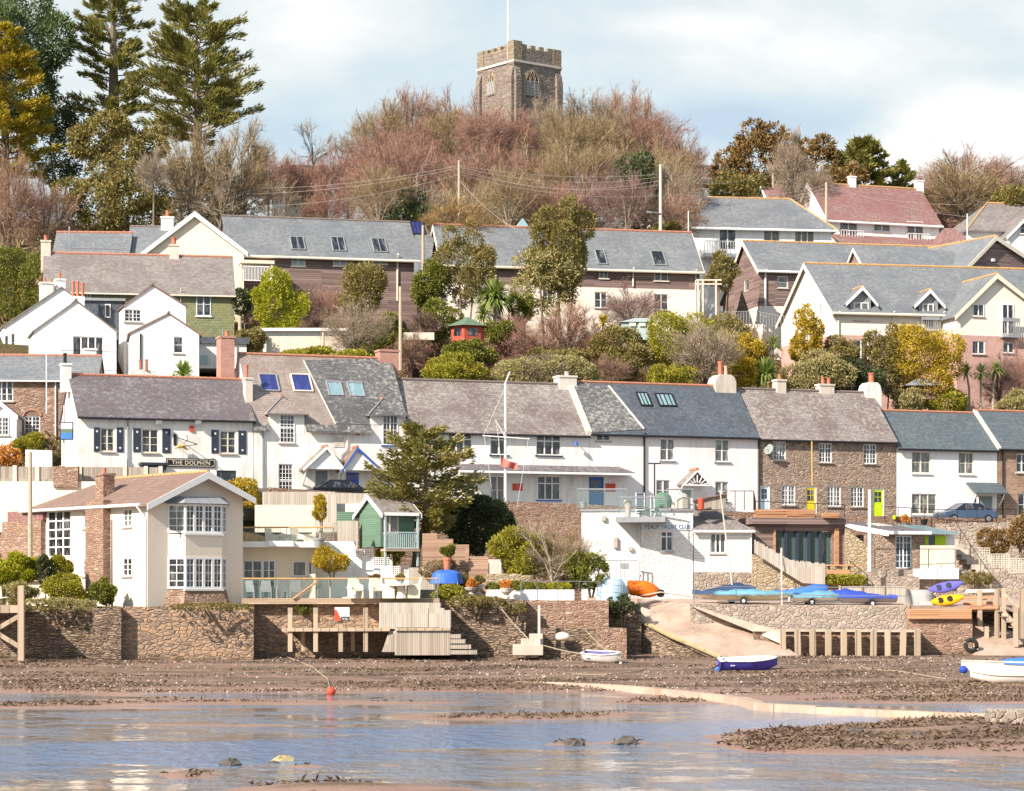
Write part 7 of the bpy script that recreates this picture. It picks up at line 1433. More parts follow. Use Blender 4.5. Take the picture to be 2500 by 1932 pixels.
def bush(label, x0, y0, x1, y1, Y, m, leaf=(.2, .12), k=7, dens=1.0, name='shrub', cat='shrub', loose=None, stem=True, up=.25, dy=None, s=.42, group=None, base=None, per=26):
    SEED[0] += 1; rg = np.random.default_rng(SEED[0]); Y = hy((x0+x1)/2, Y); cx = XP((x0+x1)/2, Y); hw = XP(x1, Y)-cx; z0, z1 = ZP(y1, Y), ZP(y0, Y); g = base if base is not None else min(z0, G(cx, Y))
    T = thing(name, label, cat, (cx, Y, g), group); dy = dy or max(.3, min(hw*.85, 2.6)); E = lumps(-hw, hw, z0-g, z1-g, dy, k, rg, s)
    area = 4*math.pi*((hw*dy)**1.6/3+(hw*(z1-z0)/2)**1.6/3+(dy*(z1-z0)/2)**1.6/3)**(1/1.6); n = int(min(38000, max(300, dens*4.0*area/(leaf[0]*leaf[1]*.5))))
    v, f = crown(E, n, leaf, rg, per, loose or min(.40, hw*.24), up); o = npmesh('foliage', v, f, m, T); o.location = (0, 0, 0)
    if stem:
        w = MB(); zc = (z0+z1)/2-g; r = min(.16, .04+hw*.03)
        for i in range(3 if hw > .8 else 1): a = 2.1*i; b = V((hw*.4*math.cos(a), dy*.4*math.sin(a), zc)); w.tube([V((.1*math.cos(a), .1*math.sin(a), -.1)), b*.5+V((0, 0, -zc*.08)), b], [r, r*.8, r*.45], 5)
        o = w.build('stem', 'bark', T); o.location = (0, 0, 0)
    return T
def conifer(label, cx, y0, yb, Y, rp, m, nl=70, per=110, shape='cone', name='conifer', sp=(.75, .2), bare=.12, rise=.35, sw=.3, cat='conifer', trunk='bark', droop=0):
    """layered conifer: limbs off a straight trunk, each carrying flat sprays"""
    SEED[0] += 1; rg = np.random.default_rng(SEED[0]); x = XP(cx, Y); zt = ZP(y0, Y); zb = ZP(yb, Y); g = min(zb, G(x, Y)); H = zt-g; Rm = rp/F*Y; hb = (zb-g)/H
    T = thing(name, label, cat, (x, Y, g)); w = MB(); w.tube([(0, 0, -.2), (.1, 0, H*.5), (0, 0, H*.97)], [.03*H, .018*H, .03], 7); lo = max(hb, bare)
    C, D, Ls = [], [], []
    for i in range(nl):
        t = lo+(1-lo)*((i+rg.uniform(0, 1))/nl)**.92; q = (t-lo)/(1-lo); pr = {'cone': (1-q)**.75*.95+.07, 'round': math.sin(math.pi*min(1, q*.72+.26))**.8, 'broad': (.52+.48*(1-q)**.8)*(1 if q < .86 else 1-(q-.86)*3.2)*(.75+.25*min(1, q*6))*(.82+.3*math.sin(i*1.7)**2), 'column': .55+.45*math.sin(math.pi*q), 'flat': .35+.75*math.sin(math.pi*(q*.85+.1))}[shape]
        L = Rm*pr*rg.uniform(.55, 1.2); az = rg.uniform(0, 2*math.pi)+i*2.4; rs = rise*rg.uniform(.3, 1.4)*(1.1-.5*(1-q)); e = np.array([math.cos(az), math.sin(az), rs]); e /= np.linalg.norm(e); p0 = np.array([0, 0, H*t-L*rs*.35])
        tip = p0+e*L; mid = p0+e*L*.5+np.array([0, 0, -droop*L*.12]); w.tube([V(p0), V(mid), V(tip)], [.012*L+.03, .009*L+.02, .015], 4)
        n = int(per*1.7*(.35+L/Rm)); u = rg.uniform(.22, 1.0, n)**.8; side = np.cross(e, [0, 0, 1.]); side /= np.linalg.norm(side); wd = (1.05-u)*sw*L*.6+.1; sgn = rg.uniform(-1, 1, n)
        c = p0+e*(u*L)[:, None]+side*(sgn*wd)[:, None]+np.array([0, 0, 1.])*rg.normal(0, .09+.02*L, (n, 1)); c[:, 2] -= droop*L*.12*np.sin(np.pi*u)
        d = unit(e+side*(sgn*.9)[:, None]+np.array([0, 0, .18+rise*.4])+rg.normal(size=(n, 3))*.28); C.append(c); D.append(d); Ls.append(sp[0]*rg.uniform(.5, 1.2, n))
    C, D, Ls = np.concatenate(C), np.concatenate(D), np.concatenate(Ls); v, f = kites(C, D, Ls, sp[1], rg)
    o = npmesh('foliage', v, f, m, T); o.location = (0, 0, 0); o = w.build('trunk', trunk, T); o.location = (0, 0, 0); return T
def bare_meshes(seed, H=10, Rr=4.5, nl=10, tw=13000, tl=.65, spread=1.0, tw_w=.03, fork=.2, nb=7, dome=0, lw=1):
    rg = np.random.default_rng(seed); w = MB(); C, D, L, Wd = [], [], [], []; ctr = np.array([0, 0, H*.38])
    w.tube([(0, 0, -6), (.05, 0, H*.1), (0, .03, H*fork)], [.26, .2, .16], 7); ends = []
    for i in range(nl):
        az = 2*math.pi*i/nl+rg.uniform(-.3, .3); el = rg.uniform(.12, 1.0) if i > 1 else .95; rad = Rr*spread*(1-.75*el**2)*rg.uniform(.75, 1); tip = np.array([math.cos(az)*rad, math.sin(az)*rad, H*(.36+.55*el)*rg.uniform(.9, 1)])
        p0 = np.array([0, 0, H*rg.uniform(fork*.4, fork)]); p1 = p0*.55+tip*.45+np.array([0, 0, H*.02])-np.array([tip[0], tip[1], 0])*.12; p2 = p0*.22+tip*.78; pts = [p0, p0*.8+p1*.2, p1, p2, tip]; w.tube([V(p) for p in pts], [.11*lw, .1*lw, .075*lw, .045*lw, .018], 5)
        for j in range(nb):
            t = rg.uniform(.3, 1); q = t*(len(pts)-1); a = int(min(q, len(pts)-2)); b0 = pts[a]+(pts[a+1]-pts[a])*(q-a); ax = unit(pts[a+1]-pts[a]); out = unit(b0-ctr); d = unit(ax*.7+out*.6+rg.normal(size=3)*.5+np.array([0, 0, .25])); l = H*.26*rg.uniform(.6, 1.1)*(1.15-.45*t)
            b1 = b0+d*l*.5+rg.normal(size=3)*.12; b2 = b0+d*l+np.array([0, 0, .05*l]); w.tube([V(b0), V(b1), V(b2)], [.04*lw, .028*lw, .012], 4)
            for s in range(6):
                u = rg.uniform(.25, 1); s0 = b0+(b2-b0)*u; e = unit(d*.6+unit(s0-ctr)*.4+rg.normal(size=3)*.55+np.array([0, 0, .2])); ends.append((s0, e, H*.13*rg.uniform(.6, 1.2)))
    S = np.array([e[0] for e in ends]); E = np.array([e[1] for e in ends]); Q = np.array([e[2] for e in ends])
    v1, f1 = slivers(S, E, Q, .05, rg); vs, fs = [v1], [f1]; k = len(v1)
    if dome:
        lob = [(0, 0, H*.45, Rr*.72, Rr*.72, H*.46)]+[(Rr*.52*math.cos(q), Rr*.52*math.sin(q), H*rg.uniform(.4, .62), Rr*.5, Rr*.5, H*rg.uniform(.26, .34)) for q in np.linspace(0, 5.4, 6)+rg.uniform(0, 1)]
        lob = np.array(lob); i = rg.integers(0, len(lob), dome); d0 = unit(rg.normal(size=(dome, 3))+np.array([0, 0, .25])); e = lob[i]; c = e[:, :3]+d0*e[:, 3:]*rg.uniform(.5, .93, (dome, 1)); ok = c[:, 2] > H*.14; c, d0 = c[ok], d0[ok]
        vs.append(None); d = unit(d0*.75+unit(c-ctr)*.35+rg.normal(size=c.shape)*.42+np.array([0, 0, .18])); q, r = slivers(c, d, tl*rg.uniform(.5, 1.3, len(c)), tw_w*rg.uniform(.6, 1.3, len(c)), rg); vs[-1] = q; fs.append(r+k); k += len(q)
    i = rg.integers(0, len(S), tw); u = rg.uniform(.1, 1, (tw, 1)); c = S[i]+E[i]*Q[i][:, None]*u+rg.normal(size=(tw, 3))*.05; d = unit(E[i]*.7+unit(c-ctr)*.45+rg.normal(size=(tw, 3))*.5+np.array([0, 0, .14])); v2, f2 = slivers(c, d, tl*rg.uniform(.4, 1.15, tw), tw_w*rg.uniform(.6, 1.3, tw), rg)
    return w, np.concatenate(vs+[v2]), np.concatenate(fs+[f2+k])
PRO = {}
def bare(label, cx, y0, wpx, Y, m, proto=0, yb=None, name='bare_tree', cat='tree', group=None, trunk='bark', rz=None, ov=1.1, zs=1.12):
    """leafless tree: prototypes are shared meshes, each tree its own objects"""
    Y = hy(cx, Y); key = (proto, m, trunk); x = XP(cx, Y); zt = ZP(y0, Y); g = G(x, Y) if yb is None else ZP(yb, Y); rr = random.Random(int(cx*13+y0)); PS = [dict(seed=1, dome=12000, tw=6000, lw=1.35), dict(seed=2, nl=12, spread=1.1, dome=12500, tw=6000, lw=1.35), dict(seed=3, nl=9, spread=.75, tl=1.0, fork=.28, dome=5000, tw=8000), dict(seed=4, nl=12, Rr=6, spread=1.1, fork=.12, nb=8, dome=12500, tw=7000, lw=1.35), dict(seed=5, nl=16, Rr=4, spread=.9, tl=1.5, fork=.05, tw=6500, tw_w=.04), dict(seed=6, nl=8, tw=3200, tl=.9, spread=1.05, nb=6)]
    if key not in PRO:
        T = thing(name, label, cat, (0, 0, 0), group); w, v, f = bare_meshes(**PS[proto]); o = npmesh('twigs', v, f, m, T); o = w.build('trunk', trunk, T); PRO[key] = T
    else: T = copy_tree(PRO[key]); T.name = name
    tag(T, label, cat, group); T.location = (x, Y, g); T.rotation_euler = (0, 0, rz if rz is not None else rr.uniform(0, 6.28)); R0 = {3: 7.2, 4: 4.6}.get(proto, 5.6); s = wpx/F*Y/2/R0*ov; q = (zt-g)/10.2
    if yb is None and q > s*zs: q = s*zs; T.location.z = zt-10.2*q
    T.scale = (s, s, q); return T
def palm(label, cx, yh, yb, Y, rp, n=90, tr=.11, name='palm_tree', lean=0, m='leaf_palm', heads=1):
    Y = hy(cx, Y); SEED[0] += 1; rg = np.random.default_rng(SEED[0]); x = XP(cx, Y); zb = ZP(yb, Y); zh = ZP(yh, Y)-zb; r = rp/F*Y; T = thing(name, label, 'palm', (x, Y, zb)); h = np.array([lean, 0, zh])
    if zh > .3: w = MB(); w.tube([(0, 0, -1.5), (lean*.2, .05, zh*.5), tuple(h)], [tr*1.2, tr, tr*.9], 7); o = w.build('trunk', 'bark_pale', T); o.location = (0, 0, 0)
    th = rg.uniform(0, 2*np.pi, n); el = rg.uniform(-.55, 1.4, n); d = np.stack([np.cos(th)*np.cos(el), np.sin(th)*np.cos(el), np.sin(el)], 1); mid = h+d*r*.6; w_ = unit(np.cross(d, [0, 0, 1.]))*.05*max(1, r); tip = h+d*r*1.05-np.array([0, 0, 1.])*(r*.32*np.cos(el))[:, None]
    v = np.stack([h+d*.05-w_*.5, mid-w_, tip, mid+w_, h+d*.05+w_*.5], 1).reshape(-1, 3); f = np.arange(5*n).reshape(n, 5); o = npmesh('fronds', v, f, m, T); o.location = (0, 0, 0); return T

# skyline trees, left
bush('dark blue-green pine rising out of the top left corner', -110, -70, 165, 330, 243, 'leaf_pine', (.55, .17), 14, 1.1, 'pine_tree', 'tree', .5, s=.36, dy=4.5)
conifer('golden cypress at the left edge in front of the dark pine', 10, 60, 430, 233, 125, 'leaf_cypress_gold', 110, 190, 'round', 'cypress_tree', (.55, .11), rise=.25)
conifer('tall ragged cypress, left of the pair on the skyline', 275, -130, 300, 247, 112, 'leaf_cypress', 105, 125, 'broad', 'cypress_tree', (.65, .12), rise=.5, sw=.24)
conifer('broad ragged cypress with pointed tips, right of the pair on the skyline', 480, 22, 345, 244, 172, 'leaf_cypress', 135, 140, 'broad', 'cypress_tree', (.65, .12), rise=.45, sw=.24)
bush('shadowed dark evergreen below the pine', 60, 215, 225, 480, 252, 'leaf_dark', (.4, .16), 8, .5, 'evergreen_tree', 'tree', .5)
bush('rounded olive holm oak under the tall cypress', 172, 278, 405, 425, 229, 'leaf_olive', (.32, .17), 11, 1, 'oak_tree', 'tree', .34)
bush('wide olive holm oak just behind the slate-roofed houses', 135, 392, 425, 590, 224, 'leaf_olive', (.32, .17), 13, .9, 'oak_tree', 'tree', .34)
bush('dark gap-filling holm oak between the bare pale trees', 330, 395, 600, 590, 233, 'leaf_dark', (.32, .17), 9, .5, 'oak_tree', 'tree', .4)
GB = 'bare trees on the left of the hill'
for a in (('pinkish tangled bare tree at the left edge above the green conifer', 20, 365, 230, 219, 'twig_pink', 3, 640), ('pinkish bare tree right beside the tangled one at the left edge', 110, 420, 170, 221, 'twig_pink', 1, 640), ('slim pale-barked bare tree in front of the holm oak', 375, 365, 110, 219, 'twig_pale', 2, None), ('fan-shaped bare tree standing above the cream gable', 472, 318, 190, 223, 'twig_olive', 4, 560),
          ('upswept bare tree right of the fan-shaped one', 590, 300, 190, 227, 'twig_olive', 4, 570), ('low bare tree in front of the upswept one', 540, 395, 160, 220, 'twig_pale', 5, None), ('reddish bare tree in front of the little white gable', 655, 355, 150, 238, 'twig_red', 1, None), ('reddish bare tree in front of the half-hidden cream house', 745, 360, 160, 240, 'twig_red', 0, None), ('reddish bare tree right of the half-hidden cream house', 825, 350, 150, 242, 'twig_red', 1, None), ('brown bare tree low behind the cream-gabled roof', 690, 430, 150, 226, 'twig_olive', 5, None), ('brown bare tree low behind the solar panel roof', 800, 430, 160, 226, 'twig_red', 0, None), ('thin bare tree on the skyline right of the broad cypress', 765, 290, 120, 262, 'twig_pale', 5, None), ('spindly bare tree at the skyline gap left of the church hill', 850, 330, 130, 262, 'twig_olive', 5, None)):
    bare(*a[:6], proto=a[6], yb=a[7], group=GB)
OR = ['first', 'second', 'third', 'fourth', 'fifth', 'sixth', 'seventh', 'eighth', 'ninth', 'tenth', 'eleventh']
ROWS = [('back row behind the church', 267, [(930, 232, 210), (1010, 205, 210), (1100, 225, 190), (1430, 200, 200), (1520, 208, 200), (1590, 245, 180), (1655, 300, 180)], 'twig_pink', 'twig_pink'),
        ('upper row by the church', 250, [(925, 292, 200), (1005, 262, 210), (1095, 250, 200), (1178, 236, 190), (1255, 244, 180), (1330, 236, 190), (1400, 248, 210), (1480, 243, 210), (1560, 270, 210), (1632, 320, 200)], 'twig_red', 'twig_olive'),
        ('middle row below the church', 237, [(905, 352, 200), (985, 330, 220), (1070, 330, 210), (1150, 335, 200), (1230, 330, 210), (1310, 328, 200), (1400, 318, 220), (1490, 326, 210), (1575, 345, 190), (1650, 390, 160)], 'twig_red', 'twig_olive'),
        ('front row below the church', 227, [(925, 400, 190), (1040, 415, 190), (1140, 415, 200), (1240, 405, 200), (1340, 395, 220), (1440, 400, 210), (1530, 425, 190), (1650, 440, 150)], 'twig_olive', 'twig_purple')]
for nm, Y, L, m1, m2 in ROWS:
    for i, (cx, y0, wp) in enumerate(L): bare('leafless tree, %s from the left, %s' % (OR[i], nm), cx, y0+(i*37+int(Y)*5) % 23-8, wp*(.9+.05*((i*5+int(Y)) % 5)), Y+(i % 3-1)*2.2, (m2 if cx > 1275 else m1) if (i+int(Y)) % 3 else ('twig_pale', 'twig_olive', 'twig_pink', 'twig_red')[(i+int(Y)//3) % 4], (0, 1, 3)[(i*2+int(Y)) % 3], group='bare trees round the church', ov=1.14, trunk='bark_pale' if Y < 240 else 'bark')
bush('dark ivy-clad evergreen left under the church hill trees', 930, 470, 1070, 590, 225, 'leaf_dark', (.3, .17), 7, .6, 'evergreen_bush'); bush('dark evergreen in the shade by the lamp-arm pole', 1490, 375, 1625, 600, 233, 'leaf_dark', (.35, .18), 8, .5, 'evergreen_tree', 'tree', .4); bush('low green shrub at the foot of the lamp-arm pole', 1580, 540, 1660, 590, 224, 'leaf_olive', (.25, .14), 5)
bare('round golden-twigged shrub behind the timber-clad roof', 1108, 488, 170, 216, 'twig_gold', 4, yb=600, name='coppiced_shrub', cat='shrub')
# skyline trees, right
bush('big rust-brown cypress on the skyline, right of the church', 1735, 300, 1960, 500, 256, 'leaf_brown', (.5, .17), 13, .85, 'cypress_tree', 'tree', .45, s=.36); bush('smaller rust-brown crown joined to the right of the big cypress', 1935, 330, 2060, 470, 255, 'leaf_brown', (.45, .16), 9, .6, 'cypress_tree', 'tree', .45); bush('low olive skirt of conifer under the rust-brown cypress', 1740, 415, 1880, 520, 251, 'leaf_olive', (.45, .16), 7, .7, 'cypress_tree', 'tree', .4)
conifer('green-brown conifer right of the rust-brown cypress', 2110, 345, 480, 253, 92, 'leaf_cypress', 48, 90, 'round', 'conifer', (.7, .2)); conifer('small dark conifer on the skyline between the two white chimneys', 2203, 398, 490, 254, 48, 'leaf_cypress', 36, 60, 'cone', 'conifer', (.55, .17)); bush('rusty lower conifer in front of the green-brown one', 2010, 400, 2120, 490, 250, 'leaf_brown', (.45, .16), 7, .6, 'conifer', 'tree', .4)
bare('silvery bare tree in front of the rust-brown cypress', 1935, 320, 130, 248, 'twig_pale', 2, yb=520); bare('pale bare tree right of the silvery one behind the red roof', 1990, 390, 120, 247, 'twig_pale', 0, yb=520)
for a in (('big domed bare tree with pink tips on the right skyline', 2350, 350, 300, 264, 'twig_pink', 1, 560), ('olive bare dome in front of the pink-tipped tree', 2345, 395, 230, 253, 'twig_olive', 4, 560), ('pink-tipped bare tree at the far right skyline', 2455, 375, 190, 266, 'twig_pink', 0, 560), ('bare tree behind the right white chimney', 2265, 420, 130, 258, 'twig_pink', 1, 560)): bare(*a[:6], proto=a[6], yb=a[7], group='bare trees on the right skyline')
bush('dark olive evergreen at the right edge above the hipped house', 2425, 452, 2560, 540, 247, 'leaf_olive', (.35, .17), 7); bush('leggy olive shrub in front of the hipped white house', 1718, 620, 1805, 706, 215, 'leaf_olive', (.22, .12), 7, .7)
# hillside gardens: label, box, depth, material
for a in (('tall bright green conifer hedge at the left edge', -40, 600, 112, 805, 200, 'leaf_green', 10), ('bright yellow-green bush below the veranda', 612, 660, 748, 822, 196, 'leaf_yellow', 9), ('small dark bush left of the yellow-green one', 562, 688, 620, 775, 199, 'leaf_dark', 5), ('rounded olive evergreen in front of the timber wall', 832, 640, 950, 778, 199, 'leaf_olive', 8), ('green bush right of the bare fruit tree', 905, 760, 990, 845, 195, 'leaf_green', 6), ('fresh green bush left of the palm', 1005, 735, 1132, 832, 197, 'leaf_green', 8), ('dark green bush under the leaning tree', 1000, 640, 1090, 755, 203, 'leaf_green', 7), ('glossy green bush right of the palm', 1238, 712, 1305, 795, 201, 'leaf_green', 6),
          ('clipped green hedge in front of the red summerhouse', 1085, 832, 1215, 892, 187, 'leaf_green', 7), ('yellow-green mound behind the long roof', 1035, 866, 1190, 955, 183.5, 'leaf_lime', 8), ('low green shrub right of the red summerhouse', 1175, 785, 1265, 835, 193, 'leaf_green', 5), ('tangle of pale sage scrub behind the white brick chimney', 1215, 868, 1445, 960, 184.5, 'leaf_sage', 9), ('large yellow-green evergreen right of the blue shed', 1580, 750, 1738, 912, 192, 'leaf_lime', 10), ('olive shrub under the timber house railing', 1690, 772, 1845, 862, 198, 'leaf_olive', 8), ('light green low bush behind the roof lights', 1585, 885, 1700, 955, 185, 'leaf_lime', 6),
          ('golden shrub left of the yellow conifer', 1795, 812, 1878, 912, 190, 'leaf_gold', 6), ('golden conifer in front of the cream apartments', 1925, 750, 2012, 890, 192.5, 'leaf_gold', 7), ('broad sage shrub behind the two-pot chimney', 1912, 862, 2088, 975, 187.5, 'leaf_sage', 9), ('dark olive shrub left of the golden magnolia', 1985, 825, 2095, 905, 191, 'leaf_olive', 6), ('upright green bush in front of the pink brick', 2105, 785, 2205, 965, 191, 'leaf_olive', 8), ('big golden magnolia bush in front of the apartments', 2160, 785, 2352, 972, 189, 'leaf_gold', 11), ('round sage bush by the round white chimney', 2170, 950, 2260, 1015, 186.5, 'leaf_sage', 5), ('clipped bright green hedge above the green-blue roof', 2250, 943, 2385, 1018, 187, 'leaf_lime', 7), ('sage bush at the right edge above the green-blue roof', 2435, 958, 2540, 1018, 186.5, 'leaf_sage', 5), ('golden-green shrub right of the bare pale tree', 1770, 870, 1850, 950, 187, 'leaf_gold', 5), ('dark thicket under the red bare shrub', 1440, 800, 1600, 925, 191, 'leaf_olive', 8), ('green low bank behind the cottage pair roof', 690, 852, 900, 900, 186, 'leaf_lime', 6), ('dark bramble bank left of the blue shed', 1280, 840, 1450, 920, 190, 'leaf_olive', 7), ('shaded bush below the pink brick', 1960, 880, 2160, 990, 190, 'leaf_dark', 6), ('green bush behind the red brick chimney stack', 860, 815, 930, 900, 189, 'leaf_green', 5), ('green bush between the small fence and the yellow-green bush', 575, 790, 650, 880, 190, 'leaf_olive', 5), ('low green bush left of the golden shrub', 1730, 800, 1800, 860, 195, 'leaf_lime', 4)):
    bush(a[0], *a[1:6], a[6], (.19, .10), a[7], .85)
bush('tall feathery olive tree in front of the timber-clad house', 1288, 478, 1462, 735, 205, 'leaf_olive', (.28, .12), 12, .75, 'evergreen_tree', 'tree', .35, s=.34); bush('lower yellowish skirt of the tall feathery tree', 1250, 600, 1420, 770, 204, 'leaf_sage', (.26, .12), 8, .4, 'evergreen_shrub'); bush('tall loose evergreen left of the palm, leaning over the slate roof', 1062, 545, 1205, 750, 204, 'leaf_olive', (.2, .1), 13, .5, 'evergreen_tree', 'tree', .5, s=.32)
GH = 'bare shrubs in the hillside gardens'
for a in (('purplish bare shrub left in front of the timber wall', 745, 690, 110, 201, 'twig_purple', 1, 830), ('purplish bare shrub right in front of the timber wall', 805, 680, 110, 201, 'twig_red', 0, 830), ('spreading bare fruit tree in front of the white outbuilding', 866, 738, 210, 188.8, 'twig_pale', 3, 878), ('purple-brown bare shrub behind the pale lattice fence', 1030, 758, 100, 195, 'twig_purple', 4, 830), ('big red-brown bare shrub in the middle of the gardens', 1385, 738, 190, 194, 'twig_pink', 4, 915), ('second red-brown bare shrub left of the big one', 1290, 795, 150, 191, 'twig_red', 4, 915), ('bare shrub right of the big red-brown one', 1465, 775, 140, 193, 'twig_red', 1, 915), ('dark purple bare tree in front of the cream lower wall', 1545, 688, 200, 204, 'twig_purple', 1, 845), ('pale many-stemmed bare tree behind the blue slate roof', 1728, 785, 180, 186, 'twig_pale', 4, 965), ('reddish reedy shrub behind the blue slate roof', 1490, 868, 110, 187, 'twig_pink', 4, 950), ('bare purple shrub under the apartments, left', 2440, 850, 110, 194, 'twig_purple', 0, 1010), ('bare purple shrub at the right edge under the apartments', 2495, 840, 110, 193, 'twig_red', 1, 1010), ('tangled pale scrub over the sage mound', 1330, 862, 220, 184, 'twig_pale', 3, 955), ('grey bare shrub in front of the feathery tree', 1240, 690, 110, 202, 'twig_pale', 5, 830), ('bare brown shrub behind the lawn bank', 1250, 770, 130, 194, 'twig_red', 4, 880), ('pink-stemmed bare shrub below the yellow hedge', 1005, 812, 90, 187, 'twig_pink', 4, 900), ('bare shrub beside the golden shrub', 1850, 800, 90, 192, 'twig_pale', 4, 930), ('bare scrub behind the brown ridge right of the round chimney', 2120, 880, 110, 188, 'twig_purple', 5, 1000)):
    bare(*a[:6], proto=a[6], yb=a[7], name='bare_shrub', cat='shrub', group=GH)
palm('cabbage palm with a full round head in the middle of the gardens', 1207, 728, 800, 199, 56, 300); palm('second lower head of the cabbage palm', 1180, 770, 800, 198.6, 34, 150); palm('thin golden cabbage palm right of the big red shrub', 1472, 790, 850, 194, 28, 80, .07, m='leaf_gold'); palm('small cabbage palm left of the golden conifer', 1888, 840, 905, 190.5, 30, 90, .07); palm('large stemless spiky palm behind the roof left of the two-pot chimney', 1868, 915, 935, 185.5, 50, 160); palm('stemless palm beside the white gabled house', 447, 918, 930, 174, 46, 130)
for px, l in ((2368, 'left stem of the three cabbage palms under the apartments'), (2395, 'middle stem of the three cabbage palms under the apartments'), (2424, 'right stem of the three cabbage palms under the apartments')): palm(l, px, 905+(px % 3)*6, 985, 190, 30, 80, .09, lean=(px-2395)*.01)
frg = random.Random(21)
FL = [('low olive wild shrub in the overgrown garden bank', 'leaf_olive'), ('low russet twiggy scrub in the overgrown garden bank', 'twig_red'), ('low yellow-green wild shrub in the overgrown garden bank', 'leaf_lime'), ('low dry brown scrub in the overgrown garden bank', 'twig_olive')]
for i in range(54):
    px = frg.uniform(640, 2460); t = frg.uniform(12, 38); Y = TY(px)+t
    if (px > 1840 and Y > 201) or (px < 960 and Y > 203) or Y > 206: Y = min(Y, 199); 
    zg = G(XP(px, Y), Y); yb = HY-(zg-CZ)/Y*F; l, m = FL[(0, 1, 3, 1, 2, 3, 1)[(i*5+i//7) % 7]]; wd = frg.uniform(40, 85); h = frg.uniform(45, 85)
    bush(l, px-wd, yb-h, px+wd, yb+14, Y, m, (.5, .05) if m[0] == 't' else (.24, .12), 8, .8 if m[0] != 't' else 1.1, 'wild_shrub', loose=.45, stem=False, group='wild shrubs of the overgrown bank')
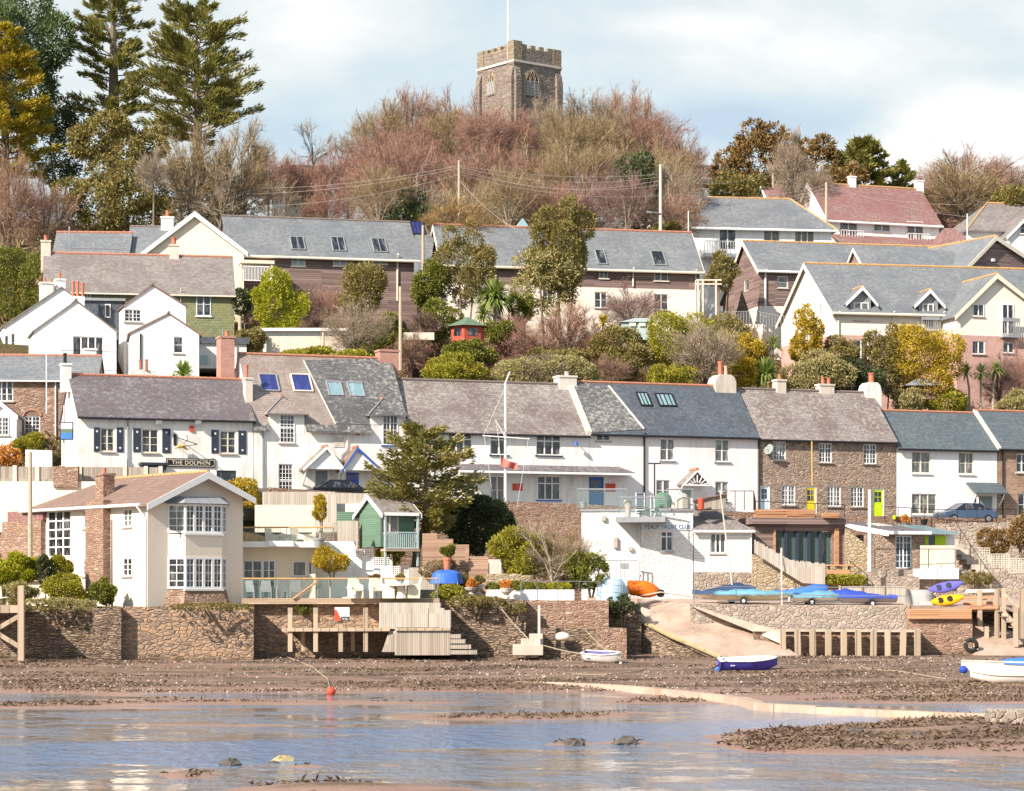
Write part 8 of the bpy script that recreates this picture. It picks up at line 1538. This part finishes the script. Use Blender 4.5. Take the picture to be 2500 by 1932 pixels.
# street and waterfront planting
for a in (('grassy bank beside the pub gable', 30, 1056, 112, 1105, 171, 'leaf_lime', (.15, .07), 5, 1), ('autumn-red shrub in front of the brick cottage', -10, 1085, 64, 1140, 164, 'leaf_orange', (.16, .1), 5, .6), ('straggly golden shrubs behind the cream house roof', 525, 1168, 645, 1245, 160.8, 'leaf_gold', (.16, .08), 8, .4), ('golden green hedge at the left edge', -30, 1352, 96, 1425, 147.6, 'leaf_yellow', (.12, .08), 10, 1.3), ('dark sage bush between the golden hedge and the clipped hedge', 86, 1352, 128, 1445, 147.2, 'leaf_dark', (.15, .08), 5, .9), ('curved clipped hedge against the cream house', 118, 1358, 176, 1430, 148, 'leaf_lime', (.12, .08), 6, 1.3), ('grey-purple heather at the left edge', -20, 1412, 92, 1484, 146, 'leaf_sage', (.14, .06), 7, .7), ('rounded lime-green bush in front of the cream house', 105, 1406, 226, 1492, 145.4, 'leaf_lime', (.12, .08), 10, 1.2), ('box hedge block at the corner of the cream house', 222, 1416, 284, 1480, 145, 'leaf_green', (.12, .08), 5, 1.1),
          ('big dark shaded bush behind the conifer', 1078, 1212, 1258, 1350, 158.5, 'leaf_dark', (.2, .11), 9, 1), ('bright lime fir bush in the middle garden', 1198, 1278, 1345, 1425, 152.6, 'leaf_lime', (.2, .09), 8, .9), ('lime shrub hanging over the sea wall by the urns', 1058, 1430, 1152, 1484, 145.7, 'leaf_lime', (.14, .08), 7, .8), ('small green shrub on the white stepped wall', 920, 1332, 988, 1382, 153.2, 'leaf_lime', (.14, .08), 6, .8), ('clipped green ball in the tall terracotta pot', 1077, 1330, 1114, 1360, 149.6, 'leaf_green', (.09, .06), 3, 1.2), ('orange ball in the left stone urn', 1135, 1414, 1164, 1437, 146.6, 'leaf_orange', (.08, .05), 3, 1.2), ('olive ball in the right stone urn', 1151, 1404, 1182, 1429, 147.2, 'leaf_olive', (.08, .05), 3, 1.2), ('orange ball in the urn on the white parapet', 1221, 1415, 1252, 1438, 146, 'leaf_orange', (.08, .05), 3, 1.2), ('tuft in the left white deck pot', 902, 1402, 929, 1419, 149.5, 'leaf_brown', (.1, .05), 3, .9), ('tuft in the right white deck pot', 964, 1400, 991, 1419, 149.5, 'leaf_olive', (.1, .05), 3, .9), ('small golden tree on a clear stem by the annexe', 766, 1333, 848, 1402, 149.8, 'leaf_gold', (.12, .06), 6, .55), ('clipped golden tree in the grey tub', 760, 1212, 804, 1278, 150, 'leaf_gold', (.12, .06), 5, .7), ('rusty bank shrub below the parked blue saloon', 2385, 1290, 2480, 1362, 170, 'leaf_brown', (.2, .08), 8, .5), ('large dry shrub at the right edge below the brick house', 2450, 1248, 2540, 1345, 169, 'leaf_brown', (.2, .08), 8, .6), ('weeds on the terrace by the orange table', 2018, 1402, 2112, 1428, 157.6, 'leaf_lime', (.12, .06), 6, .6), ('green plants below the tarpaulin', 1090, 1400, 1148, 1442, 149.2, 'leaf_olive', (.12, .06), 5, .6), ('yellow flowering clump in the middle garden', 1336, 1424, 1392, 1442, 147.8, 'leaf_yellow', (.1, .06), 4, .8), ('low green border in the middle garden', 1190, 1422, 1330, 1444, 148.2, 'leaf_green', (.12, .07), 6, .7), ('dark ivy on the bank beside the slipway', 1478, 1452, 1560, 1500, 147.6, 'leaf_dark', (.12, .08), 6, .35), ('green fir boughs against the white clubhouse', 1385, 1335, 1500, 1432, 150.5, 'leaf_green', (.28, .09), 8, .55), ('pink potted flowers by the street railing', 2196, 1258, 2222, 1274, 178, 'leaf_orange', (.1, .06), 3, .8), ('ivy trailing down the drystone sea wall', 1225, 1466, 1290, 1500, 143.9, 'leaf_olive', (.1, .07), 5, .35), ('weedy growth on the ramp wall right of the studio', 2350, 1395, 2420, 1425, 159.5, 'leaf_olive', (.12, .06), 5, .5), ('ivy patch beside the wicker hurdles', 1020, 1360, 1110, 1410, 150.2, 'twig_olive', (.14, .04), 5, .4), ('ivy over the top of the drystone wall beside the boathouse', 1100, 1455, 1225, 1482, 144, 'leaf_olive', (.1, .06), 7, .45), ('dry growth on the wall top under the cream house hedge', 60, 1462, 230, 1490, 143.3, 'leaf_sage', (.1, .05), 8, .4), ('moss and weeds along the top of the house sea wall', 420, 1474, 615, 1488, 141.9, 'leaf_olive', (.08, .05), 10, .18), ('green weeds on the sloping bank by the jetty', 720, 1466, 770, 1500, 144.6, 'leaf_green', (.1, .06), 4, .5)):
    bush(a[0], *a[1:6], a[6], a[7], a[8], a[9]*1.4, base=ZP(a[4], a[5])-.6)
for n_, px, y0, y1, Y in (('small golden tree on a clear stem by the annexe', 807, 1385, 1462, 149.8), ('clipped golden tree in the grey tub', 782, 1262, 1318, 150)):
    T = [o for o in bpy.data.objects if o.get('label') == n_][0]; w = MB(); w.tube([P(px, y1, Y), P(px-1, y0, Y)], [.07, .05], 6); w.build('trunk', 'bark_pale', T)
conifer('broad layered conifer on a leaning trunk in the middle garden', 1038, 1045, 1290, 154.6, 114, 'leaf_sage_gold', 84, 74, 'flat', 'conifer', (.42, .12), rise=.12, droop=.8, sw=.42)
w = MB(); w.tube([P(1012, 1415, 154.4), P(1018, 1340, 154.4), P(1036, 1290, 154.5), P(1040, 1230, 154.6)], [.3, .24, .2, .15], 8); w.tube([P(1022, 1335, 154.4), P(1050, 1285, 154.2), P(1075, 1262, 154)], [.16, .12, .06], 6); w.build('leaning_trunk', 'bark', [o for o in bpy.data.objects if o.get('label', '').startswith('broad layered conifer')][0])
bare('gnarled bare tree in front of the white clubhouse', 1350, 1262, 235, 150.6, 'twig_pale', 5, yb=1445, trunk='bark_pale', ov=1.25)
bare('low twiggy brown shrub behind the gnarled bare tree', 1375, 1292, 190, 152, 'twig_olive', 3, yb=1450, name='bare_shrub', cat='shrub'); bare('thicket of upright brown stems left of the fir boughs', 1400, 1330, 110, 151.6, 'twig_pale', 4, yb=1450, name='bare_shrub', cat='shrub')
# ground cover and shore litter nobody could count
rg = np.random.default_rng(77)
def scatter(name, n, m, tlo, thi, L, Wd, xr=(-48, 52), label=None, sc=.25, thr=0):
    x = rg.uniform(*xr, n); t = rg.uniform(tlo, thi, n); y = 163+(x+28.8)*TAN+t; k = snoise(x, y, len(name), sc) > thr; x, y = x[k], y[k]; z = vG(x, y)+rg.uniform(0, .35, len(x)); d = unit(rg.normal(size=(len(x), 3))*.6+np.array([0, -.2, .8])); v, f = kites(np.stack([x, y, z], 1), d, L*rg.uniform(.5, 1.3, len(x)), Wd, rg)
    npmesh(name, v, f, m, None, label=label, kind='stuff')
scatter('undergrowth', 26000, 'leaf_olive', 9.5, 60, .5, .2, label='olive green undergrowth between the garden bushes'); scatter('bramble_cover', 26000, 'twig_red', 9.5, 60, .8, .05, label='reddish dry bramble and bracken on the hillside', thr=-.2); scatter('hill_scrub', 30000, 'twig_olive', 60, 112, 1.2, .09, label='brown scrub on the ground under the bare trees', xr=(-75, 75), thr=-1)
def shore(name, n, m, Lw, label, cond, flat=.25, peb=False):
    Y = 1/rg.uniform(1/152., 1/58., n)if 0 else rg.uniform(60, 150, n)**1.0; X = rg.uniform(-.225, .225, n)*Y; z = mud(X, Y); k = cond(X, Y, z); X, Y, z = X[k], Y[k], z[k]; c = np.stack([X, Y, z], 1); N = len(X)
    if peb:
        r = rg.uniform(.03, .12, N)*rg.uniform(.5, 1, N); u = np.array([[1, 0, 0], [0, 1, 0], [-1, 0, 0], [0, -1, 0], [0, 0, .7], [0, 0, -.4]]); v = (c[:, None, :]+u[None]*r[:, None, None]*rg.uniform(.7, 1.3, (N, 6, 1))).reshape(-1, 3); q = np.array([(0, 1, 4), (1, 2, 4), (2, 3, 4), (3, 0, 4), (1, 0, 5), (2, 1, 5), (3, 2, 5), (0, 3, 5)]); f = (np.arange(N)[:, None, None]*6+q[None]).reshape(-1, 3)
    else:
        c[:, 2] += rg.uniform(0, .06, N); v, f = kites(c, unit(rg.normal(size=(N, 3))*np.array([1, 1, flat])+np.array([0, 0, .12])), Lw[0]*rg.uniform(.5, 1.4, N), Lw[1], rg)
    npmesh(name, v, f, m, None, label=label, kind='stuff')
shore('seaweed', 150000, 'weed', (.2, .07), 'dark bladderwrack strewn over the mud in bands', lambda X, Y, z: (z > WZ+.03) & (snoise(X*.45, Y*1.5, 9, 1.0, 5) > .22-np.where((Y < 118) & (X > 4), .35, 0)-np.where((Y > 123) & (Y < 129), .3, 0)), .3)
shore('pebbles', 16000, 'pebble', None, 'small pale stones scattered over the foreshore', lambda X, Y, z: (z > WZ+.02) & (Y > 118) & (snoise(X, Y, 12, .5) > -.25), peb=True)
for i, (px, py, s, m, l) in enumerate(((692, 1866, .42, 'stone_lichen', 'yellow-green weedy rock standing in the wet mud'), (670, 1872, .3, 'stone_dark', 'dark weedy lump left of the yellow-green rock'), (562, 1868, .32, 'stone_dark', 'small dark rock alone in the left shallows'), (1525, 1818, .4, 'stone_dark', 'dark weed mound in the water, right of the pair'), (1400, 1818, .34, 'stone_dark', 'dark weed mound in the water, left of the pair'), (390, 1628, .2, 'stone_pale', 'pale round stone on the left foreshore'), (1015, 1626, .12, 'stone_pale', 'small pale stone below the boathouse'), (2240, 1795, .4, 'stone_dark', 'weedy boulder on the right-hand bank'), (2090, 1788, .4, 'stone_dark', 'weedy boulder at the left end of the right-hand bank'), (802, 1641, .12, 'stone_buoy', 'tiny pale stone on the mud above the red buoy'))):
    p = mudhit(px, py); w = MB(); rr = random.Random(i); ring = []
    w.lathe((p.x, p.y, min(p.z, WZ+.1)-.08), [(s*1.0, 0), (s*1.05, s*.25), (s*.8, s*.55), (s*.4, s*.72), (s*.1, s*.76)], 9); w.v = [(x+rr.uniform(-.22, .22)*s, y+rr.uniform(-.22, .22)*s, z+rr.uniform(-.12, .12)*s) for x, y, z in w.v]; w.build('rock', m, None, label=l, cat='rock')

for i, (pts, l) in enumerate((([(1640, 1612), (1560, 1640), (1480, 1650), (1400, 1648)], 'mooring line lying across the foreshore left of the blue boat'), ([(2060, 1610), (2120, 1636), (2200, 1642), (2310, 1660)], 'mooring line running along the mud towards the motor boat'), ([(700, 1606), (760, 1630), (800, 1660), (808, 1690)], 'rope leading down the mud to the red buoy'), ([(1180, 1600), (1150, 1625), (1080, 1642)], 'short rope on the mud below the drystone wall'))):
    w = MB(); w.tube([mudhit(*q)+V((0, 0, .04)) for q in pts], .028, 5); w.build('rope', 'rope', None, label=l, cat='rope')
